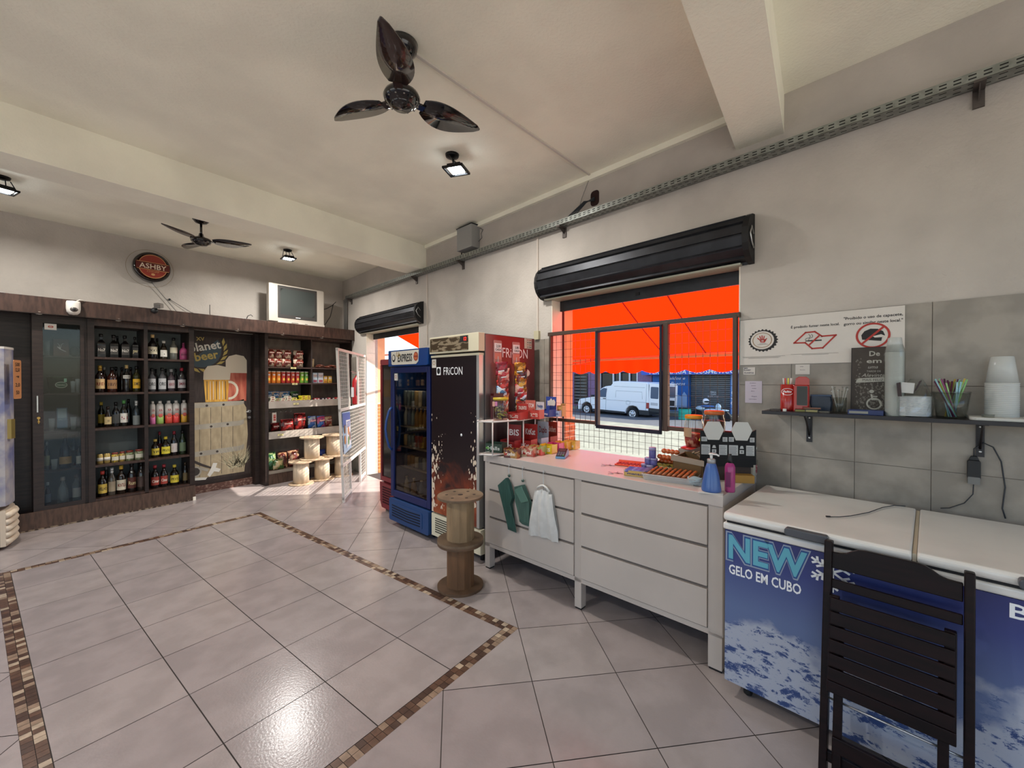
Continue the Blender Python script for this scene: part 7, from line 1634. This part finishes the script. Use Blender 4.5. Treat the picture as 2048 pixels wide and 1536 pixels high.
# ---- pump bottle, spray bottle, napkin
t = thing('paper_napkin', 'folded white napkin under the blue pump bottle', 'napkin', cp(.83, .675), RA+R(20)); b = MB(); b.box(-.06,-.055,0,.06,.05,.003); b.box(-.055,-.05,.003,.062,.052,.005); b.build('napkin_sheet', mat('napkin_white','c9c4bd',.9), t)
t = thing('pump_bottle', 'conical blue pump bottle with a white nozzle on the right end of the counter', 'bottle', cp(.825, .675, CZ+.005), RA)
b = MB(); b.lathe([(0,0),(.048,0),(.050,.01),(.047,.03),(.040,.08),(.030,.125),(.023,.148),(.020,.152)], 0, n=30); b.build('bottle_body', mat('frosted_blue','3f5f9a',.3,coat=.2), t)
b = MB(); b.lathe([(.021,.150),(.021,.172),(.016,.175)], 0, n=22); b.build('collar', mat('grey_collar','9a9a98',.35,metal=.3), t)
b = MB(); b.cyl((0,0,.172),(0,0,.198),.007,n=12); b.ell((0,0,.2),(.014,.014,.007)); b.tube([(0,0,.2),(.03,-.012,.203),(.045,-.018,.198)], .005, 0, 8); b.build('pump', mat('pump_white','d3d3cf',.4), t)
t = thing('spray_bottle', 'transparent magenta spray bottle with a black cap beside the blue pump bottle', 'bottle', cp(.755, .60), RA)
b = MB(); b.lathe([(0,0),(.024,0),(.026,.006),(.026,.135),(.020,.152),(.012,.158)], 0, n=24); b.build('bottle_body', milky('magenta_clear','a83a78',.78,.08), t)
b = MB(); b.lathe([(.012,.156),(.013,.175),(.009,.19),(.008,.205),(0,.206)], 0, n=18); b.build('spray_cap', black_pl, t)
b = MB(); b.box(-.012,-.0275,.03,.012,-.0262,.11); b.build('label_strip', mat('dark_magenta','6a1c4c',.4), t)
# ---- small jar of red sweets by the wall
t = thing('red_candy_jar', 'small clear tub of red and white sweets behind the black display, at the wall', 'jar', cp(.80, .06), RA)
b = MB(); b.lathe([(0,0),(.034,0),(.036,.005),(.036,.06),(.035,.065)], 0, n=22); b.build('sweets', mat('redwhite_sweets','a8384a',.3,col2='e0c8c4',vscale=45,lo=.5,hi=.58), t)
b = MB(); b.lathe([(.037,.0),(.037,.075),(.038,.08),(.038,.095),(0,.095)], 0, n=22); b.build('tub', clear, t)
t = thing('white_tube', 'tall white paper cup stack behind the black display', 'cups', cp(.775,.11), RA); b = MB(); b.lathe([(0,0),(.014,0),(.018,.17),(.022,.175),(.022,.185),(0,.186)], 0, n=20); b.build('cup_body', mat('cup_offwhite','c9c7b8',.5), t)
# ---- big jars on a carton
t = thing('jar_carton', 'low pale carton supporting the two big sweet jars near the window', 'box', cp(1.09, .125), RA)
b = MB(); b.box(-.12,-.08,0,.12,.08,.135); b.build('carton_body', mat('carton_offwhite','9a9488',.7), t, bevel=.002)
def bigjar(s, o, z, r, h, lidc, cont, lab, ch, base_red=False):
    t = thing('sweet_jar', lab, 'jar', cp(s, o, z), RA)
    if base_red:
        b = MB(); b.lathe([(0,0),(r*1.35,0),(r*1.35,.006),(r*1.0,.014),(0,.014)], 0, n=28); b.build('jar_base', mat('red_base','b0221c',.3,coat=.3), t)
    z0 = .014 if base_red else 0
    b = MB(); b.lathe([(0,z0),(r*.82,z0),(r*.86,z0+.01),(r,z0+h*.25),(r,z0+h*.78),(r*.86,z0+h*.92),(r*.86,z0+h)], 0, n=28); b.build('jar_glass', glass_mat('jar_clear','f4f2ec',1.0,.03), t)
    b = MB(); b.lathe([(r*.90,z0+h*.97),(r*.93,z0+h*.98),(r*.93,z0+h+.014),(r*.85,z0+h+.018),(0,z0+h+.018)], 0, n=28); b.build('lid', mat('lid_'+lidc, lidc, .4), t)
    b = MB(); rr = random.Random(int(s*100)); b.lathe([(0,z0+.003),(r*.78,z0+.004),(r*.92,z0+h*.2),(r*.94,z0+h*ch),(0,z0+h*ch+.01)], 0, n=26); b.build('contents', cont, t)
    b = MB(); V = []; F = []
    for i in range(7): th = R(-165+14*i); V += [(r*1.01*math.cos(th), r*1.01*math.sin(th), z0+h*.35), (r*1.01*math.cos(th), r*1.01*math.sin(th), z0+h*.66)]
    for i in range(6): F.append((2*i,2*i+2,2*i+3,2*i+1))
    b.add(V, F, 0, True); b.build('paper_label', mat('jarlabel','a88a6a',.6), t)
bigjar(1.135, .13, CZ+.135, .062, .20, 'd08a1e', mat('red_lolly','8f2420',.4,col2='d8a890',vscale=30,lo=.5,hi=.6), 'big clear jar of red sweets with a yellow lid on a red base', .45, True)
bigjar(1.005, .12, CZ+.135, .066, .25, 'b5602a', mat('choco_sweets','4a2a18',.4,col2='8a5a34',vscale=25,lo=.5,hi=.6), 'big jar of brown sweets with an orange lid beside the black display', .80)
b = MB(); b.box(-.012,-.002,0,.03,.002,.05); one(b, 'yellow_tag', mat('yellow_tag','cfc42a',.5), 'small yellow tag between the two big sweet jars', 'tag', cp(1.06,.21,CZ+.20), (0,R(25),RA))

# ================================================================ SWEETS RACK, LEFT END OF THE COUNTER
def rack():
    t = thing('sweets_rack', 'two-tier white wire rack full of sweets at the left end of the counter', 'rack', cp(2.47, .44, 0), RA)
    wm = mat('white_rack', 'd8cfc8', .4)
    # plan (local x right, y towards the wall)
    P = [(-.065,-.455),(.05,-.40),(.10,-.10),(.05,.10),(.07,.38),(-.10,.38)]
    for z in (.952, 1.215):
        b = MB(); b.prism(P, z, z+.006, 0, 'xy'); b.tube([(x,y,z+.006) for x, y in P], .007, 0, 8, True); b.build('tier', wm, t)
    for x, y in P[:3]+P[3:]+[(.07,-.25),(.04,.24)]:
        b = MB(); b.cyl((x,y,.9455),(x,y,1.225),.0055,n=10); b.ell((x,y,1.226),.009,0,10,8); b.build('post', wm, t)
rack()
def jar():
    t = thing('star_sweets_jar', 'clear jar of star-shaped sweets with a yellow lid, front of the rack top', 'jar', cp(2.475,.70,Z2), RA)
    b = MB(); b.lathe([(0,0),(.062,0),(.066,.008),(.066,.155),(.060,.17)], 0, n=26); b.build('jar_glass', glass_mat('jar_clear','f4f2ec',1.0,.03), t); b = MB(); b.lathe([(.062,.165),(.065,.168),(.065,.185),(0,.187)], 0, n=26); b.build('lid', mat('lid_mustard','b9a02a',.4), t)
    b = MB(); rr = random.Random(8)
    for k in range(40):
        a = rr.uniform(0,6.28); q = rr.uniform(0,.046); xf = Matrix.Translation((q*math.cos(a), q*math.sin(a), .012+rr.uniform(0,.10))) @ Matrix.Rotation(rr.uniform(0,6),4,'Z') @ Matrix.Rotation(rr.uniform(-1.2,1.2),4,'X')
        S = [(.014*(1 if i % 2 == 0 else .45)*math.cos(i*PI/5), .014*(1 if i % 2 == 0 else .45)*math.sin(i*PI/5)) for i in range(10)]; b.prism(S, -.004, .004, k % 3, 'xy', xf)
    tag(b.build('star_sweets', [mat('star_plum','3a2230',.3), mat('star_olive','7a7a3a',.3), mat('star_yellow','a8a850',.3)], t), kind='stuff')
    b = MB(); b.prism(rrect(-.028,.115,.0,.155,.004), -.0675, -.0655, 0); b.prism(rrect(.003,.12,.03,.155,.004), -.0675,-.0655,1); b.build('jar_label', [mat('jl_pink','c99a88',.5), mat('jl_mag','c07aa0',.5)], t)
jar()
boxtray(2.565,.66,.035,.10,.155,0,'4a1a1e','narrow dark red box at the far left of the rack top','', name='gum_box', z=Z2)
boxtray(2.42,.55,.10,.12,.045,10,'a8302a','dark red bar box on the rack top beside the jar','TALENTO','e8dcd0',('rkw',6,.07,.012),.06,Z2,itname='chocolate_bar',itcat='chocolate bar')
boxtray(2.44,.42,.09,.09,.05,8,'c2685a','pinkish red box with a tall back card on the rack top','BATOM','efe0da',('rw',4,.07,.012),.075,Z2,itname='chocolate_bar',itcat='chocolate bar')
boxtray(2.35,.40,.085,.085,.055,14,'b5382c','bright red box in the middle of the rack top','TALENTO','efd8c8',('rk',4,.06,.012),.0,Z2,itname='chocolate_bar',itcat='chocolate bar')
boxtray(2.43,.30,.08,.07,.05,0,'c9c9cc','white box with blue print at the back of the rack top','Prestigio','30508f',('bw',4,.06,.012),.06,Z2,itname='chocolate_bar',itcat='chocolate bar')
boxtray(2.43,.16,.10,.09,.045,0,'3a4f9a','blue and white box with a cow-shaped card on the rack top','Mumu','e8e8ee',('bw',6,.05,.015),.10,Z2)
boxtray(2.38,.07,.09,.08,.04,0,'a8b0c8','pale blue box at the back end of the rack top','Freegells','3a4a8f',('bwy',6,.045,.015),.0,Z2)
boxtray(2.35,.0+.06,.0+.05,.05,.07,0,'c99a5a','small orange box at the right end of the rack top','7B','8f3a2a',('oy',3,.03,.015),.02,Z2)
t = thing('white_scoop', 'white cow-shaped card standing on the blue box at the back of the rack top', 'card', cp(2.41,.13,Z2+.10), RA); b = MB(); b.prism([(-.04,0),(.04,0),(.045,.03),(.03,.055),(.01,.045),(-.005,.065),(-.02,.045),(-.04,.04)], -.002, .002, 0); b.build('card', mat('cow_white','cfcac0',.6), t)
# lower tier and counter in front of it
boxtray(2.52,.70,.13,.11,.055,20,'2a3f30','dark green box on the lower tier at the front left','Halls','c8d0c8',('gw',5,.06,.015),.0,Z1)
boxtray(2.50,.56,.12,.10,.06,12,'8f1f1e','dark red chocolate box with a tall lid on the lower tier','BIS','f0e6e0',('rk',5,.07,.014),.11,Z1,itname='chocolate_bar',itcat='chocolate bar')
boxtray(2.44,.42,.12,.10,.06,12,'a8261f','red wafer-bar box with a tall lid on the lower tier','KitKat','f0e6e0',('r',6,.08,.014),.11,Z1,itname='chocolate_bar',itcat='chocolate bar')
boxtray(2.44,.26,.11,.09,.06,0,'b9c9d6','white and blue box with a tall lid on the lower tier','Duplo','8f2a24',('bwt',6,.06,.014),.12,Z1)
boxtray(2.44,.13,.10,.09,.06,0,'a33a2a','orange-red box with a tall lid at the back of the lower tier','Snickers','f0e0d0',('rko',5,.06,.014),.11,Z1)
for i, (s, o, c, c2, nm, tx, its) in enumerate(((2.30,.735,'5a2a24','a87a3a','brown and gold','Sonho','rok'),(2.255,.60,'c2a88a','b05a4a','cream and orange','Fini','roy'),(2.245,.50,'8fa85a','c94a3a','green and red','Frutti','ogy'),(2.225,.385,'d8c42a','d8b81e','yellow','YES','ybo'),(2.235,.28,'d0487c','c83a70','pink','BABA','pbr'),(2.24,.17,'d9a83a','d8902a','orange-yellow','Docile','ogy'),(2.22,.075,'c9a040','dab050','tan-yellow','Peixe','oyy'))):
    boxtray(s, o, .095, .085, .052, (22 if i < 2 else 10), c, f'{nm} sweet box, {("first","second","third","fourth","fifth","sixth","seventh")[i]} from the front beside the rack', tx, 'f2ece0', (its, 7, .045, .016), 0, CZ, c2=c2)
# ---- hanging strips on the red fridge side (fridge frame, local +x face)
fxf = Matrix.Translation(rw(2.985, .795, 0)) @ Matrix.Rotation(FR_ROT, 4, 'Z')
for j, (yy, cols, lab) in enumerate(((.195, ['a81c34','b82a34','c23a34','c43430','2f5f8a','d8982a','d85a2a','c8402a'], 'left'), (.43, ['d8942a','5a1f30','c87a2a','d8a02a','b82434','c42a30','2f3f30','cf8a34','c9c4a0'], 'right'))):
    t = thing('hanging_strip', f'{lab} hanging strip clipped to the red side of the beer-printed fridge', 'hanger', fxf @ Vector((.353, yy, 0)), FR_ROT+PI/2)
    b = MB(); b.box(-.004,-.012,1.28-.0*j,.004,-.009,1.76); b.build('strip_band', milky('strip_clear','d8d8d4',.6), t)
    b = MB(); b.prism(rrect(-.048,1.70,.048,1.90,.01), -.006, -.003, 0); b.prism(rrect(-.04,1.80,.044,1.875,.003), -.008,-.006,1); b.text('2,50' if j == 0 else '3,00', .004,1.85,.022,-.009,2,bold=.02); b.text('CADA', .004,1.82,.018,-.009,2,bold=.02); b.prism(rrect(-.035,1.735,.04,1.79,.003), -.008,-.006,3)
    b.build('header_card', [milky('pink_clear_card','d8a09a',.55), txt_white, mat('ink_black','2a2424',.6), mat('salmon','cf8272',.5)], t)
    for k, c in enumerate(cols):
        z = 1.665-k*.052*(1.0 if j == 0 else .92); nm = {'a':'crimson','b':'red','c':'orange-red','d':'orange','2':'blue','5':'plum'}[c[0]]
        p = fxf @ Vector((.353+.060+.006*(k % 2), yy+.005*((k*3) % 4-1.5), z-.07))
        tt = thing('snack_sachet', f'{nm} sachet, {("first","second","third","fourth","fifth","sixth","seventh","eighth","ninth")[k]} from the top on the {lab} hanging strip', 'snack packet', p, (R(6), 0, FR_ROT+PI/2-R(30)+R(14*((k % 3)-1))))
        b = MB(); bagmesh(b, .105, .115, .035, 0, k+20*j); b.build('sachet_body', pack_mat(c, {'a':'6a1020','b':'e0b0a0','c':'7a1a14','d':'7a4a10','2':'c0d0e0','5':'2a0c18'}[c[0]], 22), tt); b = MB(); b.flat([(-.03,.03),(.022,.036),(.022,.046),(-.03,.04)], -.020, 0); b.build('brand_print', txt_white, tt)
t = thing('price_card', 'square cream card with red and black print at the top right of the fridge side', 'card', fxf @ Vector((.3535, .60, 1.90)), FR_ROT+PI/2)
b = MB(); b.box(-.05,-.002,-.05,.05,0,.045,0)
for k in range(4): b.text('4X SEM', .012, .03-k*.022, .012, -.003, 1 if k % 2 else 2, w=.06, bold=.02)
b.build('card', [mat('tag_cream','c9bfae',.6), _M['ink_black'], mat('tag_red2','b0382e',.6)], t)
# ---- bags hanging on the counter front
def hook(parent, x, zt, dz):
    b = MB(); b.tube([(x+.012,-.012,.885),(x+.008,-.018,.905),(x-.004,-.018,.905),(x-.008,-.014,.88),(x-.004,-.02,.85),(x,-.022,zt+.0),(x+.005,-.03,zt-dz),(x+.012,-.04,zt-dz+.01)], .0022, 0, 6); b.build('hook', _M['steel'], parent)
def foldbag(x, zt, c, lab, P, flap=None):
    t = thing('plastic_bag_bundle', lab, 'plastic bags', rw(1.665,.758,0)+Matrix.Rotation(RA+R(2.5),3,'Z') @ Vector((x,0,0)), RA+R(2.5)); m = mat('bagfilm_'+c, c, .45, var=.12, vscale=9, stretch=(6,6,1))
    hook(t, 0, zt+.02, .02)
    b = MB()
    for k in range(4):
        o = k*.007; Q = [(px+(.006*k if pz < .6 else -.002*k), pz+(.010*k if pz < .55 else 0)) for px, pz in P]
        b.prism(Q, -.016-o-.004, -.016-o, 0)
    b.build('folded_bags', m, t, bevel=.002)
    if flap:
        b = MB(); b.prism(flap, -.054, -.046, 0); b.build('folded_flap', mat('bagfilm_sheen','4f6f62',.35), t, bevel=.002)
    b = MB(); b.ell((.0,-.02,zt+.0),(.014,.008,.012)); b.build('knot', m, t)
foldbag(-.605, .815, '2a4a42', 'long dark green plastic bags hanging from a hook on the left drawers', [(-.10,.725),(-.014,.395),(.075,.39),(.035,.60),(.057,.655),(.02,.76),(-.01,.80)])
foldbag(-.465, .80, '3f5a50', 'green plastic bag bundle with a folded flap hanging from the second hook on the counter', [(-.064,.745),(-.057,.65),(-.036,.485),(-.007,.47),(.06,.47),(.086,.655),(.02,.775)], [(-.055,.727),(.014,.640),(.080,.668),(.014,.765)])
t = thing('plastic_bag_bundle', 'bundle of white plastic carrier bags hanging from a hook on the counter front', 'plastic bags', rw(1.665,.758,0)+Matrix.Rotation(RA+R(2.5),3,'Z') @ Vector((-.265,0,0)), RA+R(2.5))
hook(t, 0, .80, .03)
b = MB(); nx, nz = 14, 14; V = []; F = []; rr = random.Random(6)
for side in (0, 1):
    for j in range(nz+1):
        f = j/nz; z = .775-f*.35; w = .07+.065*min(1,f*1.3)
        for i in range(nx+1):
            g = i/nx*2-1; fold = .010*math.sin(g*9+f*2)+.006*math.sin(g*17-f*5)
            d = (.014+.034*math.sin(PI*min(1,f*.9+.1))*math.sqrt(max(0,1-g*g*.9)))+fold*.8 if side == 0 else .004
            top = .028*abs(g) if j == 0 else 0; bot = (-.018*g*f if g < 0 else .005*g*f)
            V.append((g*w-.012*f, -.006-d, z-top-bot+rr.uniform(-.002,.002)))
n1 = (nx+1)*(nz+1)
for s in (0,1):
    for j in range(nz):
        for i in range(nx): a = s*n1+j*(nx+1)+i; q = (a, a+nx+1, a+nx+2, a+1); F.append(q if s == 0 else q[::-1])
b.add(V, F, 0, True); b.build('carrier_bags', mat('white_film','c9c6c0',.45,var=.04,vscale=20), t)
b = MB(); b.tube([(-.05,-.03,.775),(-.02,-.028,.795),(.0,-.025,.80),(.03,-.028,.79),(.06,-.03,.765)], .008, 0, 8); b.build('handles', _M['white_film'], t)
